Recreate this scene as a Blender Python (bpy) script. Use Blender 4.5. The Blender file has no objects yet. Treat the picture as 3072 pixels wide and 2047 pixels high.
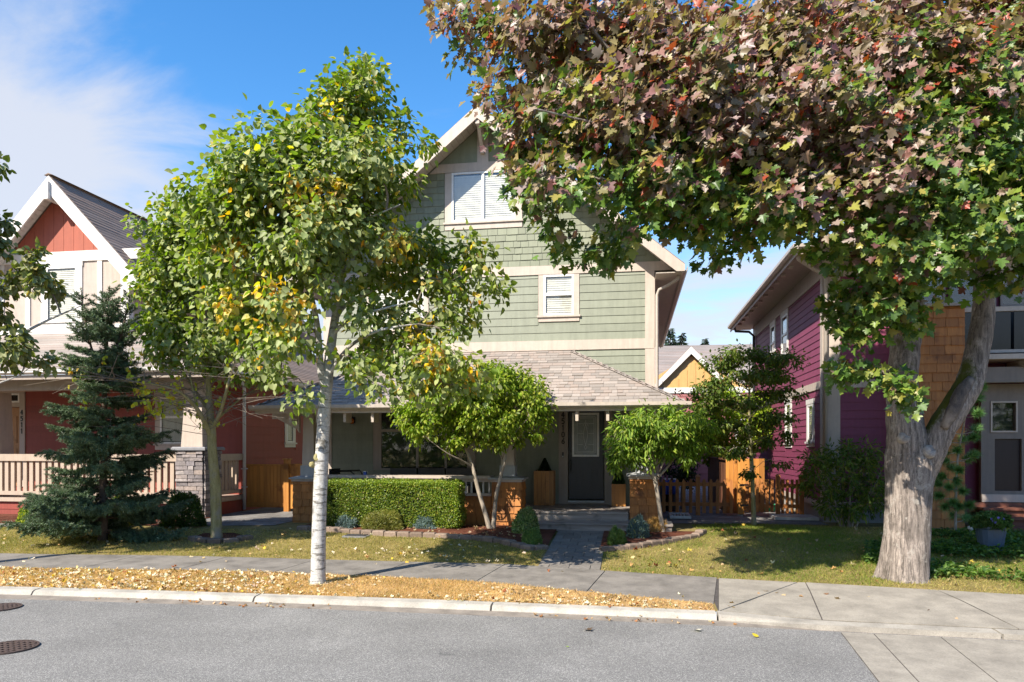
import bpy, bmesh, math, random
import numpy as np
from mathutils import Vector, Matrix

scene = bpy.context.scene
COL = scene.collection
R = math.radians
# ---------------------------------------------------------------- camera, sky, sun, exposure
F, CX, HY, HC = 2180.0, 1536.0, 1341.0, 1.9          # focal length and horizon of the 3072 px photograph
TH = math.atan(358 / 2180)                           # the lens looks this far left of the street's normal
CR, CF = (math.cos(TH), math.sin(TH)), (-math.sin(TH), math.cos(TH))
cam_d = bpy.data.cameras.new('camera')
cam = bpy.data.objects.new('camera', cam_d)
COL.objects.link(cam)
cam.location = (0, 0, HC)
cam.rotation_euler = (R(90), 0, TH)
cam_d.sensor_width = 36.0
cam_d.lens = 36.0 * F / 3072
cam_d.shift_y = (HY - 1023.5) / 3072
cam_d.clip_start = 0.05
cam_d.clip_end = 2000
scene.camera = cam

SUN_EL = 42.0
SUN_AZ = (-0.541, -0.838)                            # horizontal direction towards the sun
w = bpy.data.worlds.new('World')
scene.world = w
w.use_nodes = True
nt = w.node_tree
nt.nodes.clear()
def wn(t, **k):
    n = nt.nodes.new(t)
    for a, b in k.items(): setattr(n, a, b)
    return n
sky = wn('ShaderNodeTexSky', sky_type='NISHITA', sun_disc=False)
sky.sun_elevation = R(SUN_EL)
sky.sun_rotation = math.atan2(SUN_AZ[0], SUN_AZ[1])
sky.air_density, sky.dust_density, sky.ozone_density, sky.altitude = 1.0, 0.3, 2.2, 50
hs = wn('ShaderNodeHueSaturation')
hs.inputs['Saturation'].default_value = 1.32
nt.links.new(sky.outputs[0], hs.inputs['Color'])
bg = wn('ShaderNodeBackground'); bg.inputs['Strength'].default_value = 0.14
nt.links.new(hs.outputs[0], bg.inputs['Color'])
bgc = wn('ShaderNodeBackground'); bgc.inputs['Strength'].default_value = 0.46
bgc.inputs['Color'].default_value = (0.88, 0.91, 1.0, 1)
tc = wn('ShaderNodeTexCoord')
sep = wn('ShaderNodeSeparateXYZ'); nt.links.new(tc.outputs['Generated'], sep.inputs[0])
def mth(op, a, b=None, c=None, clamp=False):
    n = wn('ShaderNodeMath', operation=op, use_clamp=clamp)
    for i, v in enumerate((a, b, c)):
        if v is None: continue
        if isinstance(v, (int, float)): n.inputs[i].default_value = v
        else: nt.links.new(v, n.inputs[i])
    return n.outputs[0]
zc = mth('MAXIMUM', sep.outputs[2], 0.04)
px_ = mth('DIVIDE', sep.outputs[0], mth('ADD', zc, 0.25))
py_ = mth('DIVIDE', sep.outputs[1], mth('ADD', zc, 0.25))
cmb = wn('ShaderNodeCombineXYZ'); nt.links.new(px_, cmb.inputs[0]); nt.links.new(py_, cmb.inputs[1])
mp = wn('ShaderNodeMapping'); mp.inputs['Rotation'].default_value = (0, 0, R(-35)); mp.inputs['Scale'].default_value = (1.0, 1.9, 1)
nt.links.new(cmb.outputs[0], mp.inputs[0])
nz = wn('ShaderNodeTexNoise'); nz.inputs['Scale'].default_value = 2.3; nz.inputs['Detail'].default_value = 9; nz.inputs['Roughness'].default_value = 0.58
nz.inputs['Distortion'].default_value = 0.4
nt.links.new(mp.outputs[0], nz.inputs['Vector'])
# the bank of cloud lies to the left (west) and thins out towards the zenith
left = mth('ADD', mth('MULTIPLY', sep.outputs[0], -CR[0]), mth('MULTIPLY', sep.outputs[1], -CR[1]))
bank = mth('SUBTRACT', mth('ADD', mth('MULTIPLY', left, 0.80), 0.145), sep.outputs[2])
low = mth('MULTIPLY', mth('SUBTRACT', 0.37, sep.outputs[2]), 1.55)
bias = mth('MULTIPLY', mth('MAXIMUM', mth('MULTIPLY', bank, 2.2), low), 1.0)
dens = mth('ADD', mth('SUBTRACT', nz.outputs[0], 0.52), bias)
mr = wn('ShaderNodeMapRange', interpolation_type='SMOOTHSTEP'); mr.inputs['From Min'].default_value = -0.05; mr.inputs['From Max'].default_value = 0.42
mr.inputs['To Max'].default_value = 0.88
nt.links.new(dens, mr.inputs[0])
mixs = wn('ShaderNodeMixShader')
nt.links.new(mr.outputs[0], mixs.inputs[0]); nt.links.new(bg.outputs[0], mixs.inputs[1]); nt.links.new(bgc.outputs[0], mixs.inputs[2])
wo = wn('ShaderNodeOutputWorld'); nt.links.new(mixs.outputs[0], wo.inputs[0])

sun_d = bpy.data.lights.new('sun', 'SUN')
sun_d.energy, sun_d.angle, sun_d.color = 4.7, R(0.5), (1.0, 0.92, 0.79)
sun = bpy.data.objects.new('sun', sun_d); COL.objects.link(sun)
sv = Vector((SUN_AZ[0] * math.cos(R(SUN_EL)), SUN_AZ[1] * math.cos(R(SUN_EL)), math.sin(R(SUN_EL))))
sun.rotation_euler = sv.to_track_quat('Z', 'Y').to_euler()
sun.location = (-20, -30, 30)
vs = scene.view_settings
vs.view_transform, vs.look, vs.exposure, vs.gamma = 'Standard', 'None', 0.98, 1.0
vs.use_curve_mapping = False
cy = scene.cycles
cy.use_denoising = True
cy.max_bounces, cy.diffuse_bounces, cy.glossy_bounces, cy.transmission_bounces, cy.transparent_max_bounces = 8, 4, 3, 4, 6
cy.caustics_reflective = cy.caustics_refractive = False
cy.sample_clamp_indirect = 6

# ---------------------------------------------------------------- from a point of the photograph to a point of the place
def ray(px, py):
    a, b = (px - CX) / F, (HY - py) / F
    return (CF[0] + a * CR[0], CF[1] + a * CR[1], b)
def at_y(px, py, Y):
    d = ray(px, py); t = Y / d[1]; return Vector((d[0] * t, Y, HC + d[2] * t))
def at_x(px, py, X):
    d = ray(px, py); t = X / d[0]; return Vector((X, d[1] * t, HC + d[2] * t))
def at_z(px, py, Z):
    d = ray(px, py); t = (Z - HC) / d[2]; return Vector((d[0] * t, d[1] * t, Z))
def at_d(px, py, D):
    d = ray(px, py); return Vector((d[0] * D, d[1] * D, HC + d[2] * D))
def lerp(a, b, t): return a + (b - a) * t
def interp(x, pts):
    if x <= pts[0][0]: return pts[0][1]
    for (a, b), (c, d) in zip(pts, pts[1:]):
        if x <= c: return b + (d - b) * (x - a) / (c - a)
    return pts[-1][1]
def bend(x):
    u = max(-9.0, min(9.0, x + 3)); return 0.03 - 0.0042 * u * u     # the street bends a little
PROFILE = [(8.0, -0.01), (8.2, 0.0), (8.42, 0.06), (9.6, 0.10), (10.7, 0.13), (13.6, 0.30), (30, 0.33)]
def gz(x, y): return interp(y - bend(x), PROFILE)
def ground(px, py):
    z = 0.1
    for _ in range(12):
        p = at_z(px, py, z); z = gz(p.x, p.y)
    return at_z(px, py, z)

# ---------------------------------------------------------------- objects
WL = {}
def wloc(o): return WL.get(o.name, Vector((0, 0, 0)))
def thing(name, label, cat, loc=(0, 0, 0), group=None):
    o = bpy.data.objects.new(name, None); COL.objects.link(o)
    o.empty_display_size = 0.2
    o.location = loc; WL[o.name] = Vector(loc)
    o['label'] = label; o['category'] = cat
    if group: o['group'] = group
    return o
def tag(o, label=None, cat=None, group=None, kind=None):
    if label: o['label'] = label
    if cat: o['category'] = cat
    if group: o['group'] = group
    if kind: o['kind'] = kind
    return o
def put(name, me, parent=None, loc=(0, 0, 0), rot=(0, 0, 0), scl=(1, 1, 1), kind=None, label=None):
    o = bpy.data.objects.new(name, me); COL.objects.link(o)
    wl = Vector(loc); WL[o.name] = wl
    if parent is not None:
        o.parent = parent; wl = wl - wloc(parent)
    o.location = wl; o.rotation_euler = rot; o.scale = scl
    if kind: o['kind'] = kind
    if label: o['label'] = label
    return o
def copy_tree(o, parent=None):
    c = o.copy(); COL.objects.link(c)
    WL[c.name] = wloc(o)
    if parent is not None: c.parent = parent
    for ch in list(o.children): copy_tree(ch, c)
    return c
class MB:
    def __init__(s): s.v, s.f, s.m = [], [], []
    def add(s, vs, fs, m=0):
        n = len(s.v); s.v += [tuple(p) for p in vs]; s.f += [tuple(i + n for i in f) for f in fs]; s.m += [m] * len(fs); return s
    def box(s, x0, x1, y0, y1, z0, z1, m=0):
        return s.add([(x0, y0, z0), (x1, y0, z0), (x1, y1, z0), (x0, y1, z0), (x0, y0, z1), (x1, y0, z1), (x1, y1, z1), (x0, y1, z1)],
                     [(0, 3, 2, 1), (4, 5, 6, 7), (0, 1, 5, 4), (1, 2, 6, 5), (2, 3, 7, 6), (3, 0, 4, 7)], m)
    def frustum(s, c0, a0, b0, c1, a1, b1, m=0):
        vs = []
        for c, a, b in ((c0, a0, b0), (c1, a1, b1)):
            vs += [(c[0] - a, c[1] - b, c[2]), (c[0] + a, c[1] - b, c[2]), (c[0] + a, c[1] + b, c[2]), (c[0] - a, c[1] + b, c[2])]
        return s.add(vs, [(0, 3, 2, 1), (4, 5, 6, 7), (0, 1, 5, 4), (1, 2, 6, 5), (2, 3, 7, 6), (3, 0, 4, 7)], m)
    def prism(s, poly, ex, m=0):
        n = len(poly); ex = Vector(ex)
        vs = [Vector(p) for p in poly]; vs += [p + ex for p in vs]
        return s.add(vs, [tuple(range(n)), tuple(range(2 * n - 1, n - 1, -1))] + [(i, i + n, (i + 1) % n + n, (i + 1) % n) for i in range(n)], m)
    def bar(s, a, b, wd, h, up=(0, 0, 1), m=0):
        a, b = Vector(a), Vector(b); d = (b - a).normalized(); u = Vector(up)
        sd = d.cross(u)
        if sd.length < 1e-4: sd = d.cross(Vector((0, 1, 0)))
        sd.normalize(); u = sd.cross(d)
        vs = []
        for p in (a, b):
            vs += [p - sd * wd / 2 - u * h / 2, p + sd * wd / 2 - u * h / 2, p + sd * wd / 2 + u * h / 2, p - sd * wd / 2 + u * h / 2]
        return s.add(vs, [(0, 3, 2, 1), (4, 5, 6, 7), (0, 1, 5, 4), (1, 2, 6, 5), (2, 3, 7, 6), (3, 0, 4, 7)], m)
    def tube(s, pts, rad, n=8, m=0, jit=0.0, rng=random):
        pts = [Vector(p) for p in pts]
        rad = rad if isinstance(rad, (list, tuple)) else [rad] * len(pts)
        vs, fs = [], []
        ref = None
        for i, p in enumerate(pts):
            d = (pts[min(i + 1, len(pts) - 1)] - pts[max(i - 1, 0)]).normalized()
            if ref is None:
                ref = d.orthogonal().normalized()
            a = (ref - d * ref.dot(d)).normalized(); b = d.cross(a); ref = a
            for k in range(n):
                t = 2 * math.pi * k / n; r = rad[i] * (1 + (rng.random() - .5) * jit)
                vs.append(p + a * math.cos(t) * r + b * math.sin(t) * r)
        for i in range(len(pts) - 1):
            for k in range(n):
                k2 = (k + 1) % n
                fs.append((i * n + k, i * n + k2, (i + 1) * n + k2, (i + 1) * n + k))
        fs.append(tuple(range(n - 1, -1, -1))); fs.append(tuple((len(pts) - 1) * n + k for k in range(n)))
        return s.add(vs, fs, m)
    def lathe(s, c, prof, n=16, m=0):
        vs, fs = [], []
        for r, z in prof:
            for k in range(n):
                t = 2 * math.pi * k / n; vs.append((c[0] + r * math.cos(t), c[1] + r * math.sin(t), c[2] + z))
        for i in range(len(prof) - 1):
            for k in range(n):
                k2 = (k + 1) % n; fs.append((i * n + k, i * n + k2, (i + 1) * n + k2, (i + 1) * n + k))
        fs.append(tuple(range(n - 1, -1, -1))); fs.append(tuple((len(prof) - 1) * n + k for k in range(n)))
        return s.add(vs, fs, m)
    def mesh(s, name, mats, smooth=False):
        me = bpy.data.meshes.new(name); me.from_pydata(s.v, [], s.f)
        for mt in (mats if isinstance(mats, (list, tuple)) else [mats]): me.materials.append(mt)
        if any(s.m): me.polygons.foreach_set('material_index', s.m)
        if smooth: me.polygons.foreach_set('use_smooth', [True] * len(s.f))
        me.update(); return me
    def build(s, name, mats, parent=None, smooth=False, kind=None, label=None):
        return put(name, s.mesh(name, mats, smooth), parent, (0, 0, 0), kind=kind, label=label)
def boxo(name, mat, parent, *b, kind=None, label=None):
    return MB().box(*b).build(name, mat, parent, kind=kind, label=label)
def npmesh(name, V, Fc, mat, cols=None, smooth=False, mats=None):
    """V (n,3), Fc (m,k) all faces with k corners"""
    me = bpy.data.meshes.new(name); m, k = Fc.shape
    me.vertices.add(len(V)); me.vertices.foreach_set('co', V.astype(np.float32).ravel())
    me.loops.add(m * k); me.loops.foreach_set('vertex_index', Fc.astype(np.int32).ravel())
    me.polygons.add(m); me.polygons.foreach_set('loop_start', np.arange(0, m * k, k, dtype=np.int32))
    me.polygons.foreach_set('loop_total', np.full(m, k, dtype=np.int32))
    if smooth: me.polygons.foreach_set('use_smooth', np.ones(m, dtype=bool))
    me.materials.append(mat)
    if cols is not None:
        at = me.attributes.new('col', 'FLOAT_COLOR', 'FACE')
        c4 = np.ones((m, 4), dtype=np.float32); c4[:, :3] = cols
        at.data.foreach_set('color', c4.ravel())
    me.update(calc_edges=True); me.validate()
    return me
# ---------------------------------------------------------------- materials
def newmat(name):
    m = bpy.data.materials.new(name); m.use_nodes = True; m.node_tree.nodes.clear(); return m, m.node_tree
class NT:
    def __init__(s, name): s.m, s.t = newmat(name); s.tc = None
    def n(s, t, **k):
        x = s.t.nodes.new(t)
        for a, b in k.items(): setattr(x, a, b)
        return x
    def l(s, a, b): s.t.links.new(a, b)
    def obj(s):
        if s.tc is None: s.tc = s.n('ShaderNodeTexCoord')
        return s.tc.outputs['Object']
    def pos(s): return s.n('ShaderNodeNewGeometry').outputs['Position']
    def noise(s, sc, det=4, rough=.55, vec=None, scale3=None, dist=0.0):
        x = s.n('ShaderNodeTexNoise'); x.inputs['Scale'].default_value = sc; x.inputs['Detail'].default_value = det; x.inputs['Roughness'].default_value = rough
        x.inputs['Distortion'].default_value = dist
        v = vec if vec is not None else s.pos()
        if scale3:
            mp = s.n('ShaderNodeMapping'); mp.inputs['Scale'].default_value = scale3; s.l(v, mp.inputs[0]); v = mp.outputs[0]
        s.l(v, x.inputs['Vector']); return x.outputs[0]
    def ramp(s, fac, stops, interp='LINEAR'):
        r = s.n('ShaderNodeValToRGB'); cr = r.color_ramp; cr.interpolation = interp
        while len(cr.elements) > len(stops): cr.elements.remove(cr.elements[-1])
        while len(cr.elements) < len(stops): cr.elements.new(0.5)
        for e, (p, c) in zip(cr.elements, stops):
            e.position = p; e.color = (*c, 1) if len(c) == 3 else c
        s.l(fac, r.inputs[0]); return r.outputs[0]
    def mix(s, fac, a, b, mode='MIX'):
        x = s.n('ShaderNodeMix', data_type='RGBA', blend_type=mode)
        for i, v in ((0, fac), (6, a), (7, b)):
            if isinstance(v, (int, float)): x.inputs[i].default_value = v
            elif isinstance(v, tuple): x.inputs[i].default_value = (*v, 1) if len(v) == 3 else v
            else: s.l(v, x.inputs[i])
        return x.outputs[2]
    def math(s, op, a, b=0.0, clamp=False):
        x = s.n('ShaderNodeMath', operation=op, use_clamp=clamp)
        for i, v in enumerate((a, b)):
            if isinstance(v, (int, float)): x.inputs[i].default_value = v
            else: s.l(v, x.inputs[i])
        return x.outputs[0]
    def out(s, col, rough=.7, bump=None, bstr=.3, bdist=.01, metal=0.0, spec=.5):
        p = s.n('ShaderNodeBsdfPrincipled')
        for nm, v in (('Base Color', col), ('Roughness', rough), ('Metallic', metal), ('Specular IOR Level', spec)):
            if isinstance(v, tuple): p.inputs[nm].default_value = (*v, 1) if len(v) == 3 else v
            elif isinstance(v, (int, float)): p.inputs[nm].default_value = v
            else: s.l(v, p.inputs[nm])
        if bump is not None:
            b = s.n('ShaderNodeBump'); b.inputs['Strength'].default_value = bstr; b.inputs['Distance'].default_value = bdist
            s.l(bump, b.inputs['Height']); s.l(b.outputs[0], p.inputs['Normal'])
        o = s.n('ShaderNodeOutputMaterial'); s.l(p.outputs[0], o.inputs[0]); return s.m
def scl(c, k): return tuple(min(1, x * k) for x in c)
def paint(name, c, rough=.55, var=.1, grain=0.0, island=False, rnd=0.0):
    """painted board: faint weathering blotches, brush grain, a small change from board to board"""
    N = NT(name)
    a = N.noise(1.3, 5, .6); col = N.mix(a, scl(c, 1 - var), scl(c, 1 + var))
    if rnd:
        if island: rv = N.n('ShaderNodeNewGeometry').outputs['Random Per Island']
        else: rv = N.n('ShaderNodeObjectInfo').outputs['Random']
        k = N.ramp(rv, [(0, (1 - rnd,) * 3), (1, (1 + rnd,) * 3)])
        col = N.mix(1.0, col, k, 'MULTIPLY')
    d = N.noise(9, 6, .7); dirt = N.ramp(d, [(.35, (.86,) * 3), (.6, (1,) * 3)])
    col = N.mix(.55, col, N.mix(1.0, col, dirt, 'MULTIPLY'))
    stk = N.noise(5, 5, .65, scale3=(2.2, 2.2, .22)); col = N.mix(1.0, col, N.ramp(stk, [(.36, (.90,) * 3), (.58, (1.02,) * 3)]), 'MULTIPLY')
    b = N.noise(60, 3, .6, scale3=(.25, 1, 1) if grain else None)
    return N.out(col, rough, b, .12 + grain, .004)
def wood(name, dark, light, axis=2, rough=.6, rnd=.18, sc=9, island=False):
    N = NT(name)
    s3 = [1, 1, 1]; s3[axis] = .06
    g = N.noise(sc * 2.2, 7, .65, scale3=tuple(s3), dist=.6)
    col = N.ramp(g, [(.28, dark), (.5, tuple((a + b) / 2 for a, b in zip(dark, light))), (.72, light)])
    src = N.n('ShaderNodeNewGeometry').outputs['Random Per Island'] if island else N.n('ShaderNodeObjectInfo').outputs['Random']
    col = N.mix(1.0, col, N.ramp(src, [(0, (1 - rnd,) * 3), (1, (1 + rnd,) * 3)]), 'MULTIPLY')
    kn = N.noise(3.1, 3, .5); col = N.mix(N.ramp(kn, [(.3, (1,) * 3), (.42, (0,) * 3)]), col, scl(dark, .6))
    return N.out(col, rough, g, .35, .004)
M = {}
GREEN = (.25, .268, .205)
BEIGE = (.52, .44, .375)
M['green'] = paint('sage_green_paint', GREEN, .6, .07, rnd=.05)
M['green_deep'] = paint('green_shingle_paint', (.225, .243, .17), .65, .1, rnd=.12)
M['beige'] = paint('beige_trim_paint', BEIGE, .55, .05)
M['taupe'] = paint('dark_taupe_paint', (.21, .175, .15), .6, .1)
M['beige_dark'] = paint('shaded_beige_and_taupe_paint', (.36, .30, .255), .55, .05)  # porch trim: beige with its shade put into the colour; elsewhere plain taupe
M['tan'] = paint('tan_railing_paint', (.47, .37, .29), .55, .07)
M['white'] = paint('white_trim_paint', (.70, .67, .635), .5, .06)
M['cream'] = paint('pale_stucco_panel', (.47, .39, .335), .7, .05)
M['red'] = paint('brick_red_paint', (.27, .052, .036), .6, .12, rnd=.1)
M['gable_red'] = paint('rust_red_paint', (.36, .088, .05), .6, .1, rnd=.06)
M['purple'] = paint('plum_paint', (.22, .045, .098), .6, .1, rnd=.08)
M['soffit'] = paint('beige_vinyl_soffit', (.46, .40, .34), .5, .05)
M['cedar'] = wood('orange_stained_cedar', (.30, .10, .018), (.50, .205, .045), 2)
M['cedar_fence'] = wood('orange_stained_fence', (.34, .125, .02), (.56, .25, .05), 2)
M['fence_dark'] = wood('shaded_fence_wood', (.13, .05, .025), (.22, .09, .045), 2)  # brown holds the shade on the fence side running back
M['picket'] = wood('reddish_stained_picket', (.30, .10, .025), (.50, .205, .055), 2)
M['deck'] = wood('weathered_deck_board', (.20, .17, .15), (.40, .35, .31), 0, .7)
M['door_wood'] = wood('oiled_door_wood', (.28, .13, .05), (.42, .22, .09), 2)
M['planter_wood'] = wood('varnished_planter_wood', (.28, .10, .02), (.52, .24, .06), 2, .4)
M['charcoal'] = paint('charcoal_door_paint', (.045, .047, .056), .4, .05)
M['black'] = paint('black_metal', (.012, .012, .013), .35, .1)
M['numeral'] = paint('dark_numeral', (.02, .018, .018), .4, .05)
M['grey_cap'] = paint('grey_painted_cap', (.40, .41, .42), .6, .1)
M['stone_cap'] = paint('cast_stone_cap', (.22, .22, .24), .7, .15)
M['vinyl'] = paint('white_vinyl_frame', (.82, .81, .79), .35, .02)
M['metal_pipe'] = paint('white_downspout', (.62, .64, .68), .4, .04)
M['gutter'] = paint('beige_gutter', (.47, .41, .36), .4, .05)
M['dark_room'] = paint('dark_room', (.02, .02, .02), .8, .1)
M['blind'] = paint('white_blind_slat', (.74, .70, .63), .5, .06)
M['chrome'] = paint('pale_metal', (.6, .6, .6), .3, .02)
M['concrete_base'] = paint('foundation_concrete', (.36, .34, .32), .9, .15)
M['gold'] = paint('ochre_board', (.60, .36, .13), .6, .06)
M['pink'] = paint('dusty_rose_paint', (.36, .13, .13), .6, .08)
M['blue_plastic'] = paint('blue_plastic', (.02, .08, .42), .3, .05)
M['green_plastic'] = paint('green_plastic', (.03, .42, .16), .3, .05)
M['pot'] = paint('blue_grey_glazed_pot', (.085, .125, .19), .35, .2)
M['flower'] = paint('violet_petal', (.2, .16, .62), .6, .1)
M['cushion'] = paint('grey_cushion', (.10, .095, .09), .9, .1)
M['purple_base'] = paint('brown_red_stair_board', (.17, .06, .035), .6, .15)
def glass(name, tint=(.02, .025, .03), rough=.03):
    N = NT(name)
    n = N.noise(1.2, 2)
    p = N.n('ShaderNodeBsdfGlossy'); p.inputs['Roughness'].default_value = rough; p.inputs['Color'].default_value = (1, 1, 1, 1)
    b = N.n('ShaderNodeBump'); b.inputs['Strength'].default_value = .04; b.inputs['Distance'].default_value = .05; N.l(n, b.inputs['Height']); N.l(b.outputs[0], p.inputs['Normal'])
    t = N.n('ShaderNodeBsdfTransparent'); t.inputs['Color'].default_value = (.93, .94, .93, 1)
    ge = N.n('ShaderNodeNewGeometry'); dp = N.n('ShaderNodeVectorMath', operation='DOT_PRODUCT'); N.l(ge.outputs['Normal'], dp.inputs[0]); N.l(ge.outputs['Incoming'], dp.inputs[1])
    k = N.math('POWER', N.math('SUBTRACT', 1.0, N.math('ABSOLUTE', dp.outputs['Value']), True), 5.0); f = N.math('ADD', N.math('MULTIPLY', k, .9), .055, True)
    mx = N.n('ShaderNodeMixShader'); N.l(f, mx.inputs[0]); N.l(t.outputs[0], mx.inputs[1]); N.l(p.outputs[0], mx.inputs[2])
    o = N.n('ShaderNodeOutputMaterial'); N.l(mx.outputs[0], o.inputs[0]); return N.m
M['glass'] = glass('window_glass')
M['glass_dark'] = paint('black_glass_panel', (.008, .009, .011), .12, .05); M['purple_dark'] = paint('dark_plum_panel', (.022, .010, .013), .35, .1)
def roofmat(name, c, rnd, island):
    N = NT(name)
    src = N.n('ShaderNodeNewGeometry').outputs['Random Per Island'] if island else N.n('ShaderNodeObjectInfo').outputs['Random']
    base = N.ramp(src, [(0, scl(c, 1 - rnd)), (.45, c), (.55, scl((c[0] * 1.04, c[1] * .97, c[2] * .94), 1)), (1, scl(c, 1 + rnd))])
    g = N.noise(180, 2, .8); col = N.mix(.5, base, N.mix(1.0, base, N.ramp(g, [(.3, (.6,) * 3), (.7, (1.35,) * 3)]), 'MULTIPLY'))
    big = N.noise(.8, 4); col = N.mix(1.0, col, N.ramp(big, [(.3, (.88,) * 3), (.7, (1.06,) * 3)]), 'MULTIPLY')
    return N.out(col, .92, g, .5, .003, spec=.2)
M['roof'] = roofmat('asphalt_shingle', (.30, .265, .24), .18, False)
M['roof_i'] = roofmat('asphalt_shingle_mass', (.30, .265, .24), .18, True)
M['roof_dark'] = roofmat('dark_asphalt_shingle', (.255, .195, .16), .14, False)
M['roof_far'] = roofmat('far_asphalt_shingle', (.27, .24, .23), .1, True)
# stone veneer
N = NT('ledge_stone'); rv = N.n('ShaderNodeObjectInfo').outputs['Random']
c = N.ramp(rv, [(0, (.14, .125, .13)), (.35, (.23, .205, .21)), (.6, (.33, .27, .24)), (.8, (.20, .19, .22)), (1, (.42, .37, .34))])
g = N.noise(14, 8, .7); c = N.mix(1.0, c, N.ramp(g, [(.3, (.6,) * 3), (.7, (1.3,) * 3)]), 'MULTIPLY')
M['stone'] = N.out(c, .9, g, .9, .02)
# edging and path blocks
def block(name, c, rnd, bs=.5):
    N = NT(name); rv = N.n('ShaderNodeObjectInfo').outputs['Random']
    a = N.ramp(rv, [(0, scl(c, 1 - rnd)), (1, scl(c, 1 + rnd))]); g = N.noise(25, 7, .7); g2 = N.noise(2.5, 5, .6)
    a = N.mix(1.0, a, N.ramp(g, [(.3, (.72,) * 3), (.7, (1.2,) * 3)]), 'MULTIPLY'); a = N.mix(1.0, a, N.ramp(g2, [(.3, (.8,) * 3), (.7, (1.12,) * 3)]), 'MULTIPLY')
    return N.out(a, .92, g, bs, .01, spec=.25)
M['paver'] = block('edging_block', (.22, .165, .13), .25)
M['path_block'] = block('path_slab', (.20, .18, .16), .14)
M['mortar'] = block('mortar', (.09, .08, .075), .05)
# concrete
def conc(name, c, dirt=.3):
    N = NT(name); g = N.noise(3.2, 8, .65); g2 = N.noise(70, 4, .7); g3 = N.noise(.5, 4)
    col = N.mix(g3, scl(c, .88), scl(c, 1.1))
    col = N.mix(1.0, col, N.ramp(g, [(.32, (1 - dirt,) * 3), (.62, (1.06,) * 3)]), 'MULTIPLY')
    col = N.mix(1.0, col, N.ramp(g2, [(.3, (.8,) * 3), (.65, (1.1,) * 3)]), 'MULTIPLY')
    sp = N.noise(38, 2, .5); col = N.mix(N.ramp(sp, [(.70, (0,) * 3), (.74, (.6,) * 3)]), col, scl(c, .35))
    return N.out(col, .9, g2, .4, .006, spec=.25)
M['walk'] = conc('old_sidewalk_concrete', (.225, .205, .182), .38)
M['walk_pale'] = conc('pale_concrete', (.315, .285, .24), .28)
M['curb'] = conc('curb_concrete', (.44, .41, .36), .32)
M['curb_low'] = conc('worn_crossing_concrete', (.36, .33, .285), .3)
M['gutter_conc'] = conc('gutter_concrete', (.27, .235, .20), .4)
# asphalt: dark binder, pale worn aggregate
N = NT('worn_asphalt'); v = N.n('ShaderNodeTexVoronoi'); v.inputs['Scale'].default_value = 150; N.l(N.pos(), v.inputs['Vector'])
rc = N.n('ShaderNodeSeparateColor'); N.l(v.outputs['Color'], rc.inputs[0])
c = N.ramp(rc.outputs[0], [(0, (.115, .113, .110)), (.45, (.185, .180, .174)), (.8, (.25, .243, .232)), (1, (.42, .41, .385))])
g = N.noise(1.1, 6, .6); c = N.mix(1.0, c, N.ramp(g, [(.3, (.86,) * 3), (.7, (1.1,) * 3)]), 'MULTIPLY')
g2 = N.noise(.35, 3, .5); c = N.mix(1.0, c, N.ramp(g2, [(.35, (.92,) * 3), (.65, (1.06,) * 3)]), 'MULTIPLY')
st = N.noise(2.7, 3, .4, scale3=(.5, 1.4, 1)); c = N.mix(N.ramp(st, [(.70, (0,) * 3), (.76, (.55,) * 3)]), c, (.07, .07, .07))
M['asphalt'] = N.out(c, .85, rc.outputs[1], .5, .006, spec=.3)
# soil / thatch under the grass
def soil(name, a, b, cc):
    N = NT(name); g = N.noise(2.2, 8, .65); g2 = N.noise(45, 5, .7)
    c = N.ramp(g, [(.3, a), (.5, b), (.7, cc)]); c = N.mix(1.0, c, N.ramp(g2, [(.3, (.55,) * 3), (.7, (1.3,) * 3)]), 'MULTIPLY')
    return N.out(c, .95, g2, .8, .02, spec=.1)
M['lawn_soil'] = soil('lawn_thatch', (.17, .14, .05), (.27, .21, .085), (.36, .275, .12))
M['dry_soil'] = soil('dry_turf', (.16, .10, .05), (.42, .265, .12), (.64, .43, .21))
M['mulch'] = soil('bark_mulch', (.07, .025, .016), (.13, .048, .03), (.20, .085, .055))
M['gravel'] = soil('grey_gravel', (.14, .13, .125), (.22, .21, .2), (.32, .31, .3))
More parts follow.
